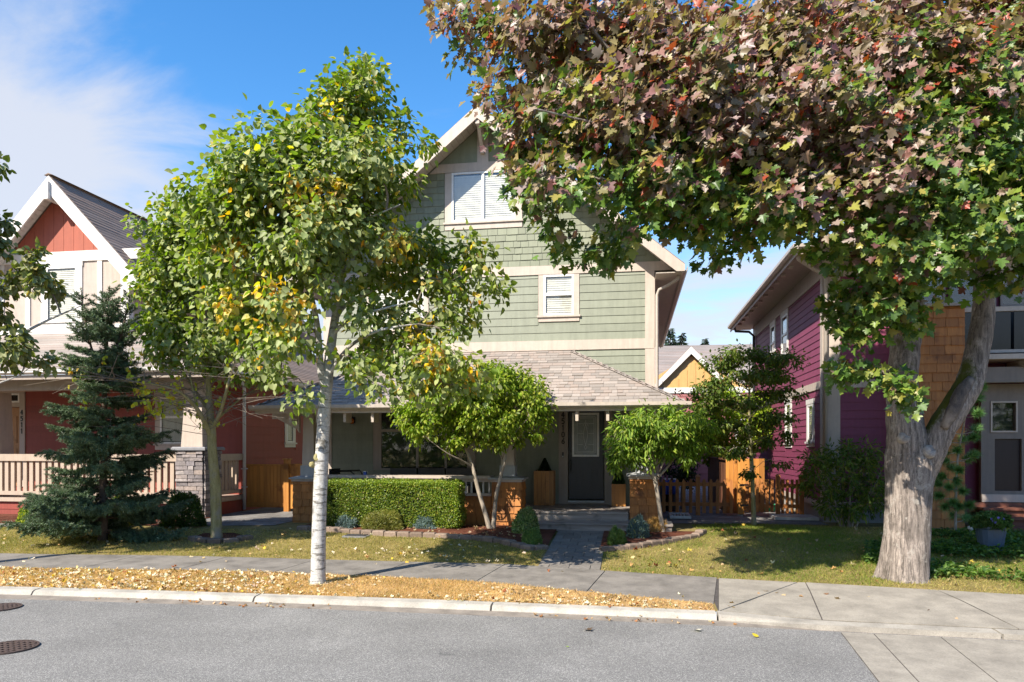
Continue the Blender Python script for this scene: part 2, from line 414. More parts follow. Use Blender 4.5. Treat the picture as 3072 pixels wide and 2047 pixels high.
# bark
def bark(name, c0, c1, blot, bw, vscale=(1, 1, .25), sc=14, bstr=.9, moss=0.0, bd=.02, bands=0.0, dark=0.0):
    N = NT(name); g = N.noise(sc, 8, .7, scale3=vscale, dist=.5); big = N.noise(3.2, 5, .6); fine = N.noise(60, 4, .7)
    c = N.ramp(g, [(.3, c0), (.65, c1)])
    c = N.mix(1.0, c, N.ramp(fine, [(.3, (.8,) * 3), (.7, (1.15,) * 3)]), 'MULTIPLY')
    c = N.mix(N.ramp(big, [(bw, (1,) * 3), (bw + .12, (0,) * 3)]), c, blot)
    if bands:      # dark horizontal lenticels and lichen stains of a silver trunk
        bn = N.noise(9, 5, .7, scale3=(.5, .5, 3.2)); c = N.mix(N.ramp(bn, [(.54, (0,) * 3), (.60, (bands,) * 3)]), c, (.10, .09, .075))
        ms = N.noise(2.2, 6, .75, scale3=(1, 1, .8)); c = N.mix(N.ramp(ms, [(.53, (0,) * 3), (.63, (bands * .8,) * 3)]), c, (.19, .17, .07))
    if dark:       # deep furrows and grey lichen of an old trunk
        fr_ = N.noise(30, 6, .7, scale3=(1, 1, .09), dist=.8); c = N.mix(1.0, c, N.ramp(fr_, [(.40, (1 - dark,) * 3), (.54, (1.08,) * 3)]), 'MULTIPLY'); g = N.math('ADD', g, N.math('MULTIPLY', fr_, 1.2))
        lc = N.noise(6, 7, .75); c = N.mix(N.ramp(lc, [(.56, (0,) * 3), (.62, (.7,) * 3)]), c, (.40, .37, .33))
        dk = N.noise(4.1, 7, .8); c = N.mix(N.ramp(dk, [(.58, (0,) * 3), (.66, (.75,) * 3)]), c, (.10, .085, .07))
    if moss:
        geo = N.n('ShaderNodeNewGeometry'); sx = N.n('ShaderNodeSeparateXYZ'); N.l(geo.outputs['Normal'], sx.inputs[0])
        sp = N.n('ShaderNodeSeparateXYZ'); N.l(geo.outputs['Position'], sp.inputs[0])
        hgt = N.math('SUBTRACT', 1.0, N.math('ABSOLUTE', N.math('MULTIPLY', N.math('SUBTRACT', sp.outputs[2], 2.75), 1.0)))
        m_ = N.math('ADD', N.math('MULTIPLY', sx.outputs[2], 1.1), N.math('ADD', N.math('SUBTRACT', N.noise(5, 6, .7), .5), N.math('MULTIPLY', hgt, .25)))
        c = N.mix(N.ramp(N.math('MULTIPLY', m_, moss), [(.42, (0,) * 3), (.6, (1,) * 3)]), c, (.085, .095, .015))
    return N.out(c, .9, g, bstr, bd, spec=.2)
M['bark_maple'] = bark('maple_bark', (.15, .125, .11), (.40, .34, .30), (.20, .17, .15), .36, (1, 1, .16), 16, .9, moss=1.0, dark=.55)
M['bark_white'] = bark('silver_bark', (.36, .35, .33), (.60, .585, .565), (.15, .14, .125), .33, (1, 1, .9), 26, .35, bd=.008, bands=.8)
M['bark_branch'] = bark('branch_bark', (.11, .09, .07), (.27, .23, .19), (.13, .11, .09), .3, (1, 1, .5), 20, .4)
M['bark_mossy'] = bark('mossy_bark', (.20, .17, .07), (.38, .34, .17), (.28, .25, .20), .36, (1, 1, .2), 20, .6)
M['bark_spruce'] = bark('spruce_bark', (.09, .065, .05), (.21, .155, .125), (.07, .05, .04), .3, (1, 1, .4), 24, .8)
M['bark_thin'] = bark('small_tree_bark', (.22, .18, .14), (.44, .38, .31), (.18, .15, .11), .32, (1, 1, .3), 22, .4)
def leaf(name, trans=.35, rough=.45, under=None, gain=1.0, spec=.5):
    """leaf of the colour stored on each leaf; the underside may be paler; light shines through"""
    N = NT(name); a = N.n('ShaderNodeAttribute'); a.attribute_name = 'col'; col = a.outputs['Color']
    if under:
        bf = N.n('ShaderNodeNewGeometry').outputs['Backfacing']
        col = N.mix(N.math('MULTIPLY', bf, under[1]), col, under[0])
    p = N.n('ShaderNodeBsdfPrincipled'); N.l(col, p.inputs['Base Color']); p.inputs['Roughness'].default_value = rough; p.inputs['Specular IOR Level'].default_value = spec
    t = N.n('ShaderNodeBsdfTranslucent'); tcol = N.mix(1.0, a.outputs['Color'], (1.5, 1.7, .6), 'MULTIPLY'); N.l(tcol, t.inputs['Color'])
    mx = N.n('ShaderNodeMixShader'); mx.inputs[0].default_value = trans; N.l(p.outputs[0], mx.inputs[1]); N.l(t.outputs[0], mx.inputs[2])
    o = N.n('ShaderNodeOutputMaterial'); N.l(mx.outputs[0], o.inputs[0]); return N.m
M['leaf_linden'] = leaf('silver_linden_leaf', .36, .5, ((.42, .43, .25), .5), spec=.35)
M['leaf_maple'] = leaf('maple_leaf', .30, .42, spec=.5)
M['leaf_soft'] = leaf('soft_leaf', .4, .5, spec=.35)
M['leaf_hedge'] = leaf('boxwood_leaf', .3, .4)
M['needle'] = leaf('conifer_needle', .12, .5)
M['grass'] = leaf('grass_blade', .35, .6, spec=.2)
M['litter'] = leaf('dry_leaf', .15, .7, spec=.2)
# ---------------------------------------------------------------- the ground, road, kerb, pavement
rng = random.Random(7)
def drop(x):                       # the kerb sinks towards the driveway crossing on the right
    return 1.0 if x < .95 else max(.05, 1 - (x - .95) / 1.15)
def gz(x, y):
    t = y - bend(x); z = interp(t, PROFILE)
    if x > .95 and t < 9.6: z -= (1 - drop(x)) * .055 * min(1, max(0, (9.6 - t) / 1.2))
    return z
def strip_sheet(name, xs, near, far, rows, mat, dz, kind='structure', parent=None):
    mb = MB(); n = len(xs)
    for x in xs:
        a, b = near(x), far(x)
        for r in range(rows + 1):
            y = lerp(a, b, r / rows); mb.v.append((x, y, gz(x, y) + dz))
    for i in range(n - 1):
        for r in range(rows):
            k = i * (rows + 1) + r
            mb.f.append((k, k + rows + 1, k + rows + 2, k + 1)); mb.m.append(0)
    return mb.build(name, mat, parent, kind=kind)
def frange(a, b, s):
    n = max(1, int(round((b - a) / s))); return [a + (b - a) * i / n for i in range(n + 1)]
xs_w = [-300, -150, -60, -30] + frange(-20, 14, .5) + [20, 40, 80, 160, 300]
ys_w = [8.42, 8.7, 9.1, 9.6, 10.1, 10.7, 11.6, 12.6, 13.6, 15, 18, 24, 40, 90, 400]
mb = MB()
for x in xs_w:
    for y in ys_w: mb.v.append((x, y + bend(x), gz(x, y + bend(x))))
k = len(ys_w)
for i in range(len(xs_w) - 1):
    for j in range(k - 1):
        a = i * k + j; mb.f.append((a, a + k, a + k + 1, a + 1)); mb.m.append(0)
mb.build('ground', M['lawn_soil'], kind='structure')
mb = MB(); 
for x in xs_w: mb.v += [(x, -9.0, 0), (x, 8.0 + bend(x), 0)]
for i in range(len(xs_w) - 1): mb.f.append((2 * i, 2 * i + 2, 2 * i + 3, 2 * i + 1)); mb.m.append(0)
mb.build('road', M['asphalt'], kind='structure')
MB().box(-300, 300, -400, -9.0, -.3, .1).build('verge', M['lawn_soil'], kind='structure')
# kerb: cast lengths with open joints, gutter pan in front
gut = strip_sheet('gutter', frange(-30, 20, .5), lambda x: 7.965 + bend(x), lambda x: 8.215 + bend(x), 1, M['gutter_conc'], .004)
curb = tag(bpy.data.objects.new('curb', None), kind='structure'); COL.objects.link(curb)
joints = [-28, -25.1, -22.2, -19.3, -16.4, -13.45, -10.5, -7.55, -4.55, -1.6, .93, 3.7, 6.6, 9.5, 12.5, 16, 20]
for a, b in zip(joints, joints[1:]):
    mb = MB(); xs = frange(a + .012, b - .012, .35)
    for x in xs:
        h = drop(x) * .062 + .004; o = bend(x)
        for t, z in ((8.205, -.05), (8.205, .012), (8.235, h * .8), (8.262, h), (8.40, h + .008), (8.42, h + .004), (8.42, -.05)): mb.v.append((x, t + o, z))
    for i in range(len(xs) - 1):
        for j in range(7):
            j2 = (j + 1) % 7; mb.f.append((i * 7 + j, (i + 1) * 7 + j, (i + 1) * 7 + j2, i * 7 + j2)); mb.m.append(0)
    mb.f.append(tuple(range(7))); mb.f.append(tuple((len(xs) - 1) * 7 + j for j in range(7))); mb.m += [0, 0]
    mb.build('curb_stone', M['curb'] if a < .9 else M['curb_low'], curb)
# pavement
near_px = [(0, 1705), (600, 1713), (920, 1722), (1190, 1733), (1500, 1750), (1800, 1781), (2160, 1815)]
far_px = [(0, 1663), (520, 1668), (1000, 1682), (1500, 1694), (1800, 1715), (2165, 1738), (2415, 1750), (2829, 1774), (3072, 1790)]
NEAR = [(ground(*p).x, ground(*p).y) for p in near_px]; FAR = [(ground(*p).x, ground(*p).y) for p in far_px]
NEAR = [(-40, NEAR[0][1])] + NEAR; FAR = [(-40, FAR[0][1])] + FAR + [(14, FAR[-1][1] - .6)]
def y_near(x): return interp(x, NEAR) if x < .96 else 8.43 + bend(x)
def y_far(x): return interp(x, FAR)
def slab(parent, quad, mat, name='slab', dz=.012, th=.06, n=3):
    """a slab that follows the ground: quad = four ground corners (near left, near right, far right, far left)"""
    A, B, C, D = [Vector(q) for q in quad]; mb = MB()
    for i in range(n + 1):
        for j in range(n + 1):
            u, v_ = i / n, j / n
            p = (A * (1 - u) + B * u) * (1 - v_) + (D * (1 - u) + C * u) * v_
            mb.v.append((p.x, p.y, gz(p.x, p.y) + dz))
    for i in range(n):
        for j in range(n):
            a = i * (n + 1) + j; mb.f.append((a, a + n + 1, a + n + 2, a + 1)); mb.m.append(0)
    for c_, (p, q) in zip('abcd', ((A, B), (B, C), (C, D), (D, A))):
        zs = [gz(p.x, p.y) + dz, gz(q.x, q.y) + dz]
        mb.add([(p.x, p.y, zs[0]), (q.x, q.y, zs[1]), (q.x, q.y, zs[1] - th), (p.x, p.y, zs[0] - th)], [(0, 1, 2, 3)])
    return mb.build(name, mat, parent)
walk = tag(bpy.data.objects.new('sidewalk', None), kind='structure'); COL.objects.link(walk)
strip_sheet('sidewalk_bed', frange(-30, .95, .5), lambda x: y_near(x) + .01, lambda x: y_far(x) - .01, 2, M['mortar'], .003, parent=walk)
edges = frange(-26, .95, 1.5); g = .007
def walk_slab(x0, x1, mat, sk=.18):
    return slab(walk, [(x0 + g, y_near(x0 + g), 0), (x1 - g, y_near(x1 - g), 0), (x1 - g + (sk if x1 < .9 else 0.20), y_far(x1), 0), (x0 + g + (sk if x0 < .9 else .06), y_far(x0), 0)], mat)
for a, b in zip(edges, edges[1:]): walk_slab(a, b, M['walk'])
# driveway crossing of paler concrete right of the last kerb joint
apron = tag(bpy.data.objects.new('driveway_apron', None), kind='structure'); COL.objects.link(apron)
strip_sheet('apron_bed', frange(.96, 13, .5), lambda x: 8.425 + bend(x), lambda x: y_far(x) - .02, 3, M['mortar'], .003, parent=apron)
ax = [.96, 2.55, 4.1, 5.7, 7.4, 9.2, 11.2, 13]
tops = [1.16, 2.25, 3.75, 5.3, 7.0, 8.8, 10.8, 12.6]
bot = [.96, 2.05, 3.95, 5.7, 7.4, 9.2, 11.2, 13]
for i in range(len(bot) - 1):
    if i == 0:      # a flared corner cut by a diagonal joint
        A = (bot[0] + g, y_near(bot[0] + g), 0); B = (bot[1] - g, y_near(bot[1]), 0); Cc = (tops[1] - g, y_far(tops[1]), 0); D = (tops[0] + g, y_far(tops[0]), 0)
        slab(apron, [A, (A[0] + .01, A[1], 0), (Cc[0] - .1, Cc[1] - .01, 0), D], M['walk_pale'])
        slab(apron, [(A[0] + .025, A[1], 0), B, Cc, (Cc[0] - .08, Cc[1] - .01, 0)], M['walk_pale'])
    else:
        slab(apron, [(bot[i] + g, y_near(bot[i]), 0), (bot[i + 1] - g, y_near(bot[i + 1]), 0), (tops[i + 1] - g, y_far(tops[i + 1]), 0), (tops[i] + g, y_far(tops[i]), 0)], M['walk_pale'])
# concrete lane mouth laid into the road at the right
lane = tag(bpy.data.objects.new('concrete_lane', None), kind='structure'); COL.objects.link(lane)
def gp0(px, py): return at_z(px, py, 0)
e0a, e0b = gp0(2522, 1899), gp0(2636, 2047)
dirs = (e0b - e0a).normalized()
tops_l = [e0a.x, gp0(2622, 1904).x, gp0(2823, 1914).x, 3.78, 4.35, 4.95, 5.6, 6.3, 7.2]
def lane_pt(i, t):
    x = tops_l[i]; y = 7.955 + bend(x); d = dirs if i else dirs
    return Vector((x + d.x * t * (1 + .02 * i), y + d.y * t, 0))
for i in range(len(tops_l) - 1):
    for t0, t1 in ((0, 3.2), (3.22, 6.4), (6.42, 9.6)):
        A, B, Cc, D = lane_pt(i, t1), lane_pt(i + 1, t1), lane_pt(i + 1, t0), lane_pt(i, t0)
        A.x += .006; D.x += .006; B.x -= .006; Cc.x -= .006
        mb = MB(); mb.prism([A - Vector((0, 0, .03)), B - Vector((0, 0, .03)), Cc - Vector((0, 0, .03)), D - Vector((0, 0, .03))], (0, 0, .037)); mb.build('slab', M['walk_pale'], lane)
mb = MB(); q = [lane_pt(0, 9.6), lane_pt(8, 9.6), lane_pt(8, 0), lane_pt(0, 0)]
mb.add([(p.x, p.y, .003) for p in q], [(0, 1, 2, 3)]); mb.build('joint_bed', M['mortar'], lane)
# verge of dry grass between kerb and pavement
strip_sheet('verge_strip', frange(-30, .93, .4), lambda x: 8.415 + bend(x), lambda x: y_near(x) + .004, 3, M['dry_soil'], .006)
# front path
path = tag(bpy.data.objects.new('path', None), kind='structure'); COL.objects.link(path)
PX0, PX1 = -1.36, -.44
strip_sheet('path_bed', [PX0, PX1], lambda x: y_far(x) - .02, lambda x: 13.76, 8, M['mortar'], .006, parent=path)
y = y_far(-.9) - .02; r = 0
while y < 13.6:
    y1 = min(y + .3, 13.76); cols = [PX0, PX0 + .31, PX0 + .62, PX1] if r % 2 else [PX0, PX0 + .16, PX0 + .46, PX0 + .77, PX1]
    for a, b in zip(cols, cols[1:]):
        ya = [max(y, y_far(x_) + .012) for x_ in (a, b)]
        if min(y1 - v_ for v_ in ya) < .05: continue
        slab(path, [(a + .005, ya[0] + .005, 0), (b - .005, ya[1] + .005, 0), (b - .005, y1 - .005, 0), (a + .005, y1 - .005, 0)], M['path_block'], 'paver', .014 + rng.uniform(0, .006), .04, 1)
    y, r = y1, r + 1
# planting beds, each behind a row of tumbled edging blocks
def sheet(name, poly, mat, dz, kind='structure'):
    mb = MB(); mb.v = [(p[0], p[1], gz(p[0], p[1]) + dz) for p in poly]; mb.f = [tuple(range(len(poly)))]; mb.m = [0]
    return mb.build(name, mat, kind=kind)
edgeL = [ground(*p) for p in ((895, 1590), (950, 1592), (1010, 1596), (1060, 1601), (1120, 1606), (1180, 1609), (1250, 1611), (1320, 1613), (1400, 1618), (1460, 1624), (1510, 1632), (1560, 1645), (1600, 1652), (1640, 1647))]
edgeR = [ground(*p) for p in ((1800, 1655), (1850, 1652), (1920, 1644), (1980, 1633), (2040, 1622), (2085, 1613), (2108, 1602))]
def bed(poly_front, back_y, dz):
    mb = MB(); n = 6
    for p in poly_front:
        for k in range(n + 1):
            y_ = lerp(p.y, back_y, k / n); mb.v.append((p.x, y_, gz(p.x, y_) + dz + (.03 * math.sin(math.pi * min(1, k / n + .1)))))
    for i in range(len(poly_front) - 1):
        for k in range(n):
            a = i * (n + 1) + k; mb.f.append((a, a + n + 1, a + n + 2, a + 1)); mb.m.append(0)
    return mb
bed(edgeL, 14.42, .02).build('planting_bed', M['mulch'], kind='structure')
bed(edgeR, 13.95, .02).build('planting_bed', M['mulch'], kind='structure')
def edging(pts, name, label, ln=.24):
    t = thing(name, label, 'edging', pts[0])
    seg = []
    for a, b in zip(pts, pts[1:]): seg.append((a, b, (b - a).length))
    tot = sum(s[2] for s in seg); n = int(tot / ln); 
    def at(d):
        for a, b, L in seg:
            if d <= L: return a.lerp(b, d / L)
            d -= L
        return pts[-1]
    for i in range(n):
        p, q = at(tot * (i + .03) / n), at(tot * (i + .97) / n); d = (q - p).normalized(); s = Vector((-d.y, d.x, 0))
        z = gz(p.x, p.y); h = .085 + rng.uniform(-.012, .012); wd = .075
        p = p + s * rng.uniform(-.012, .012); q = q + s * rng.uniform(-.012, .012)
        A = [p - s * wd, q - s * wd, q + s * wd, p + s * wd]; c0 = sum(A, Vector()) / 4
        vs = [(v.x, v.y, z - .03) for v in A] + [(v.x, v.y, z + h * .75) for v in A] + [(lerp(v.x, c0.x, .16), lerp(v.y, c0.y, .2), z + h) for v in A]
        fs = [(0, 1, 5, 4), (1, 2, 6, 5), (2, 3, 7, 6), (3, 0, 4, 7), (4, 5, 9, 8), (5, 6, 10, 9), (6, 7, 11, 10), (7, 4, 8, 11), (8, 9, 10, 11)]
        MB().add(vs, fs).build('edging_block', M['paver'], t)
    return t
edging(edgeL, 'bed_edging', 'curving row of brown concrete blocks edging the long mulch bed before the hedge')
edging(edgeR, 'bed_edging', 'short row of concrete blocks edging the mulch bed right of the front path')
edging([ground(575, 1620), ground(610, 1628), ground(650, 1631), ground(700, 1627), ground(752, 1617)], 'tree_ring_edging', 'low block edging round the mulch at the mossy trunk of the tree left', .26)
sheet('tree_mulch', [(ground(*p).x, ground(*p).y) for p in ((578, 1618), (650, 1629), (750, 1616), (700, 1603), (610, 1604))], M['mulch'], .03)
# side yards
sheet('side_yard', [(-9.6, 13.3), (-7.15, 13.75), (-7.15, 30), (-9.6, 30)], M['gravel'], .012)
sheet('porch_bed', [(-20, 13.2), (-9.3, 13.35), (-9.3, 15.2), (-20, 15.2)], M['mulch'], .016)
sheet('entry_walk', [(-20, 12.75), (-11.2, 12.9), (-11.35, 13.18), (-20, 13.15)], M['walk'], .02)
sheet('side_yard', [(.6, 15.4), (3.95, 15.6), (3.95, 34), (.6, 34)], M['gravel'], .012)
# ---------------------------------------------------------------- building kit
class Fr:
    """a wall's own axes: u along the wall, d outwards, z up"""
    def __init__(s, o, U, Nn): s.o, s.U, s.N = Vector(o), Vector(U), Vector(Nn)
    def p(s, u, d, z): q = s.o + s.U * u + s.N * d; return Vector((q.x, q.y, z))
    def box(s, mb, u0, u1, d0, d1, z0, z1, m=0):
        vs = [s.p(*c) for c in ((u0, d0, z0), (u1, d0, z0), (u1, d1, z0), (u0, d1, z0), (u0, d0, z1), (u1, d0, z1), (u1, d1, z1), (u0, d1, z1))]
        return mb.add(vs, [(0, 3, 2, 1), (4, 5, 6, 7), (0, 1, 5, 4), (1, 2, 6, 5), (2, 3, 7, 6), (3, 0, 4, 7)], m)
    def b(s, name, mat, par, *a, **k): 
        mb = MB(); s.box(mb, *a); return mb.build(name, mat, par, **k)
def cut(seg, holes):
    out = [seg]
    for a, b in holes:
        nx = []
        for p, q in out:
            if b <= p or a >= q: nx.append((p, q)); continue
            if a > p: nx.append((p, a))
            if b < q: nx.append((b, q))
        out = nx
    return [s for s in out if s[1] - s[0] > .03]
def lap(par, fr, u0, u1, z0, z1, mat, exp=.177, holes=(), maxlen=3.6, proud=.016, clip=None, name='siding_board', merge=False):
    z = z0; row = 0; r = random.Random(int(abs(u0 * 100 + z0 * 37)) + 5); big = MB()
    while z < z1 - .02:
        zt = min(z + exp, z1); zm = (z + zt) / 2
        a, b = (u0, u1) if clip is None else clip(zm)
        for s0, s1 in cut((a, b), [(h[0], h[1]) for h in holes if h[2] < zm < h[3]]):
            cuts = [s0]; c = s0 + r.uniform(.9, maxlen)
            while c < s1 - .6: cuts.append(c); c += maxlen
            cuts.append(s1)
            for p, q in zip(cuts, cuts[1:]):
                e = .0012; mb = big if merge else MB()
                vs = [fr.p(p + e, .001, z), fr.p(q - e, .001, z), fr.p(q - e, proud, z), fr.p(p + e, proud, z), fr.p(p + e, .001, zt), fr.p(q - e, .001, zt), fr.p(q - e, .004, zt), fr.p(p + e, .004, zt)]
                mb.add(vs, [(0, 3, 2, 1), (0, 1, 5, 4), (1, 2, 6, 5), (2, 3, 7, 6), (3, 0, 4, 7), (4, 5, 6, 7)])
                if not merge: mb.build(name, mat, par)
        z = zt; row += 1
    if merge and big.v: big.build(name, mat, par, kind='stuff')
_sh = {}
def unit_shingle(mat, v):
    key = (mat.name, v)
    if key not in _sh:
        r = random.Random(v); o = r.uniform(.0, .25); k = r.uniform(-.03, .03)
        mb = MB().add([(-.5, 0, 0), (.5, 0, k), (.5, -1, k), (-.5, -1, 0), (-.5, 0, 1), (.5, 0, 1), (.5, -.25, 1), (-.5, -.25, 1)],
                      [(0, 3, 2, 1), (0, 1, 5, 4), (1, 2, 6, 5), (2, 3, 7, 6), (3, 0, 4, 7), (4, 5, 6, 7)])
        _sh[key] = mb.mesh('shingle', mat)
    return _sh[key]
def shingles(par, fr, u0, u1, z0, z1, mat, exp=.16, wid=.19, holes=(), clip=None, proud=.02, limit=300, name='shingle', order=None, seed=3, z_first=None):
    """one wedge of wood per shingle; widths vary, butts a little uneven; past the limit the rest are one joined part"""
    r = random.Random(seed); items = []; z = z0
    rotz = math.atan2(fr.U.y, fr.U.x)
    while z < z1 - .03:
        zt = min(z + exp, z1); zm = (z + zt) / 2
        a, b = (u0, u1) if clip is None else clip(zm)
        for s0, s1 in cut((a, b), [(h[0], h[1]) for h in holes if h[2] < zm < h[3]]):
            u = s0
            while u < s1 - .01:
                wv = wid * r.uniform(.72, 1.28); ue = min(u + wv, s1)
                if s1 - ue < wid * .35: ue = s1
                items.append(((u + ue) / 2, ue - u - .007, z + r.uniform(-.004, .006), zt - z)); u = ue
        z = zt
    if order: items.sort(key=order)
    big = MB()
    flip = fr.U.x * fr.N.y - fr.U.y * fr.N.x > 0
    for i, (uc, wd, zb, h) in enumerate(items):
        pr = proud * r.uniform(.8, 1.25)
        if i < limit and not flip:
            p = fr.p(uc, .001, zb); me = unit_shingle(mat, i % 5)
            put(name, me, par, p, (0, 0, rotz), (max(.01, wd), pr, h))
        else:
            a, b = uc - wd / 2, uc + wd / 2
            vs = [fr.p(a, .001, zb), fr.p(b, .001, zb), fr.p(b, pr, zb), fr.p(a, pr, zb), fr.p(a, .001, zb + h), fr.p(b, .001, zb + h), fr.p(b, pr * .25, zb + h), fr.p(a, pr * .25, zb + h)]
            mb = big if i >= limit else MB()
            mb.add(vs, [(0, 3, 2, 1), (0, 1, 5, 4), (1, 2, 6, 5), (2, 3, 7, 6), (3, 0, 4, 7), (4, 5, 6, 7)])
            if mb is not big: mb.build(name, mat, par)
    if big.v: big.build(name, mat, par, kind='stuff')
def window(par, fr, u0, u1, z0, z1, trim=.1, tmat=None, vbars=(), hbar=None, blind=True, head=True, sill=True, depth=.03, name='window', curtain=False, base=0.0, room=True, frame=.045):
    """u0..z1 is the vinyl frame; trim boards outside it, panes, blinds and a dark room behind them. The wall behind is cut by a recess box."""
    tmat = tmat or M['beige']; mb = MB(); f = frame; b = base
    for a in ((u0, u0 + f, z0, z1), (u1 - f, u1, z0, z1), (u0 + f, u1 - f, z0, z0 + f), (u0 + f, u1 - f, z1 - f, z1)): fr.box(mb, a[0], a[1], b + .0, b + depth, a[2], a[3])
    for v in vbars: fr.box(mb, v - .03, v + .03, b + .0, b + depth - .006, z0 + f, z1 - f)
    if hbar: fr.box(mb, u0 + f, u1 - f, b + .0, b + depth + .008, hbar - .03, hbar + .03)
    w_ = mb.build(name, M['vinyl'] if tmat is not M['beige_dark'] else M['beige_dark'], par)
    if trim:
        for a in ((u0 - trim, u0 - .002, z0, z1), (u1 + .002, u1 + trim, z0, z1)): fr.b('trim_board', tmat, w_, a[0], a[1], .0, .028 + b, a[2], a[3])
        if head: fr.b('head_trim', tmat, w_, u0 - trim - .02, u1 + trim + .02, .0, .036 + b, z1 + .002, z1 + trim * 1.25)
        if sill:
            fr.b('sill', tmat, w_, u0 - trim - .03, u1 + trim + .03, .0, .06 + b, z0 - .045, z0 - .002)
            fr.b('apron_trim', tmat, w_, u0 - trim, u1 + trim, .0, .026 + b, z0 - .045 - trim * .8, z0 - .047)
    us = [u0 + f] + [q for v in vbars for q in (v - .03, v + .03)] + [u1 - f]
    zs = [(z0 + f, z1 - f)] if not hbar else [(z0 + f, hbar - .03), (hbar + .03, z1 - f)]
    for a, c in zip(us[::2], us[1::2]):
        for p, q in zs:
            fr.b('pane', M['glass'], w_, a, c, b + .010, b + .014, p, q)
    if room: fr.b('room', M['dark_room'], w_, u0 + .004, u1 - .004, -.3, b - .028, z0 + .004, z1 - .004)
    if blind:
        mb = MB(); n = int((z1 - z0 - 2 * f) / .05)
        for i in range(n):
            z = z0 + f + .02 + i * .05; q_ = random.Random(i).uniform(-.002, .002); vs = [fr.p(u0 + f, b - .009 + q_, z), fr.p(u1 - f, b - .009 + q_, z), fr.p(u1 - f, b - .022, z + .054), fr.p(u0 + f, b - .022, z + .054)]
            mb.add(vs, [(0, 1, 2, 3)])
        mb.build('blind', M['blind'], w_, kind='stuff')
    return w_
FRONT = lambda Y: Fr((0, Y, 0), (1, 0, 0), (0, -1, 0))
def xz(px, py, Y): p = at_y(px, py, Y); return p.x, p.z
def X(px, Y, py=1000): return at_y(px, py, Y).x
def Z(px, py, Y): return at_y(px, py, Y).z
def digits(text, parent, fr, u, ztop, h, gap, mat, d=.002, vertical=True, name='numeral'):
    """strokes for the house numbers, one mesh per figure"""
    S = {'4': [((.62, 0), (.62, 1)), ((.62, 1), (.05, .33)), ((.05, .33), (.9, .33))],
         '5': [((.82, 1), (.22, 1)), ((.22, 1), (.17, .58)), ((.17, .58), (.5, .65)), ((.5, .65), (.8, .5)), ((.8, .5), (.83, .25)), ((.83, .25), (.55, .02)), ((.55, .02), (.12, .1))],
         '1': [((.5, 0), (.5, 1)), ((.5, 1), (.28, .82))],
         '0': [((.5, 1), (.2, .85)), ((.2, .85), (.1, .5)), ((.1, .5), (.2, .15)), ((.2, .15), (.5, 0)), ((.5, 0), (.8, .15)), ((.8, .15), (.9, .5)), ((.9, .5), (.8, .85)), ((.8, .85), (.5, 1))],
         '6': [((.75, 1), (.3, .6)), ((.3, .6), (.12, .3)), ((.12, .3), (.3, .04)), ((.3, .04), (.62, 0)), ((.62, 0), (.86, .2)), ((.86, .2), (.8, .45)), ((.8, .45), (.5, .57)), ((.5, .57), (.2, .42))]}
    for i, ch in enumerate(text):
        mb = MB(); zb = ztop - h - i * (h + gap); wd = h * .62
        for a, b in S[ch]:
            pa, pb = fr.p(u + (a[0] - .5) * wd, d + .006, zb + a[1] * h), fr.p(u + (b[0] - .5) * wd, d + .006, zb + b[1] * h)
            dd = (pb - pa).normalized() * .006
            mb.bar(pa - dd, pb + dd, .022 if h > .12 else .02, .012, up=fr.N)
        mb.build(name, mat, parent)
# ---------------------------------------------------------------- sage green house
WY = 16.3; AX = -3.35; XL, XR = -7.19, .49
gh = thing('green_house', 'three storey sage green house with beige trim, shingled gable and covered front porch', 'house', (AX, WY, .3))
fw = FRONT(WY)
MR = .828; ZA = 9.43                                     # roof pitch and height of the barge top at the apex
def rake(x): return ZA - MR * abs(x - AX)
# openings of the front: (u0, u1, z0, z1)
W3 = (-4.08, -2.60, 7.06, 8.20); W2 = (-1.95, -1.27, 4.86, 5.77); W1 = (-6.00, -4.75, 4.64, 5.72)
PW = (-5.81, -3.68, 1.36, 2.76); DR = (-1.40, -.59, .70, 2.74)
mb = MB()
# the wall is built of panels round the openings so that each window has a real recess
def wall_panels(fr, mb, u0, u1, z0, z1, holes, th=.2):
    us = sorted({u0, u1, *[h[0] for h in holes], *[h[1] for h in holes]}); us = [u for u in us if u0 <= u <= u1]
    for a, b in zip(us, us[1:]):
        m = (a + b) / 2; c = z0
        for h in sorted([h for h in holes if h[0] < m < h[1]], key=lambda h: h[2]):
            if h[2] > c: fr.box(mb, a, b, -th, 0, c, h[2])
            c = max(c, h[3])
        if c < z1: fr.box(mb, a, b, -th, 0, c, z1)
wall_panels(fw, mb, XL, XR, .2, 5.79, [W2, W1, PW, DR])
mb.box(XL, XL + .2, WY + .2, 27, .2, 5.79); mb.box(XR - .2, XR, WY + .2, 27, .2, 5.79); mb.box(XL, XR, 26.8, 27, .2, 5.79)
mb.build('wall', M['green'], gh)
mb = MB()
def gx(z): return (ZA - .14 - z) / MR
for a, b in ((W3[2], W3[3]),):
    mb.prism([(AX - gx(5.79), WY, 5.79), (AX + gx(5.79), WY, 5.79), (AX + gx(a), WY, a), (AX - gx(a), WY, a)], (0, .2, 0))
    mb.prism([(AX - gx(a), WY, a), (W3[0], WY, a), (W3[0], WY, b), (AX - gx(b), WY, b)], (0, .2, 0))
    mb.prism([(W3[1], WY, a), (AX + gx(a), WY, a), (AX + gx(b), WY, b), (W3[1], WY, b)], (0, .2, 0))
    mb.prism([(AX - gx(b), WY, b), (AX + gx(b), WY, b), (AX, WY, ZA - .14)], (0, .2, 0))
gw = mb.build('gable_wall', M['green_deep'], gh)
lap(gh, fw, XL + .19, XR - .19, 4.29, 5.78, M['green'], holes=[(W2[0] - .13, W2[1] + .13, 4.70, 6), (W1[0] - .13, W1[1] + .13, 4.48, 6)])
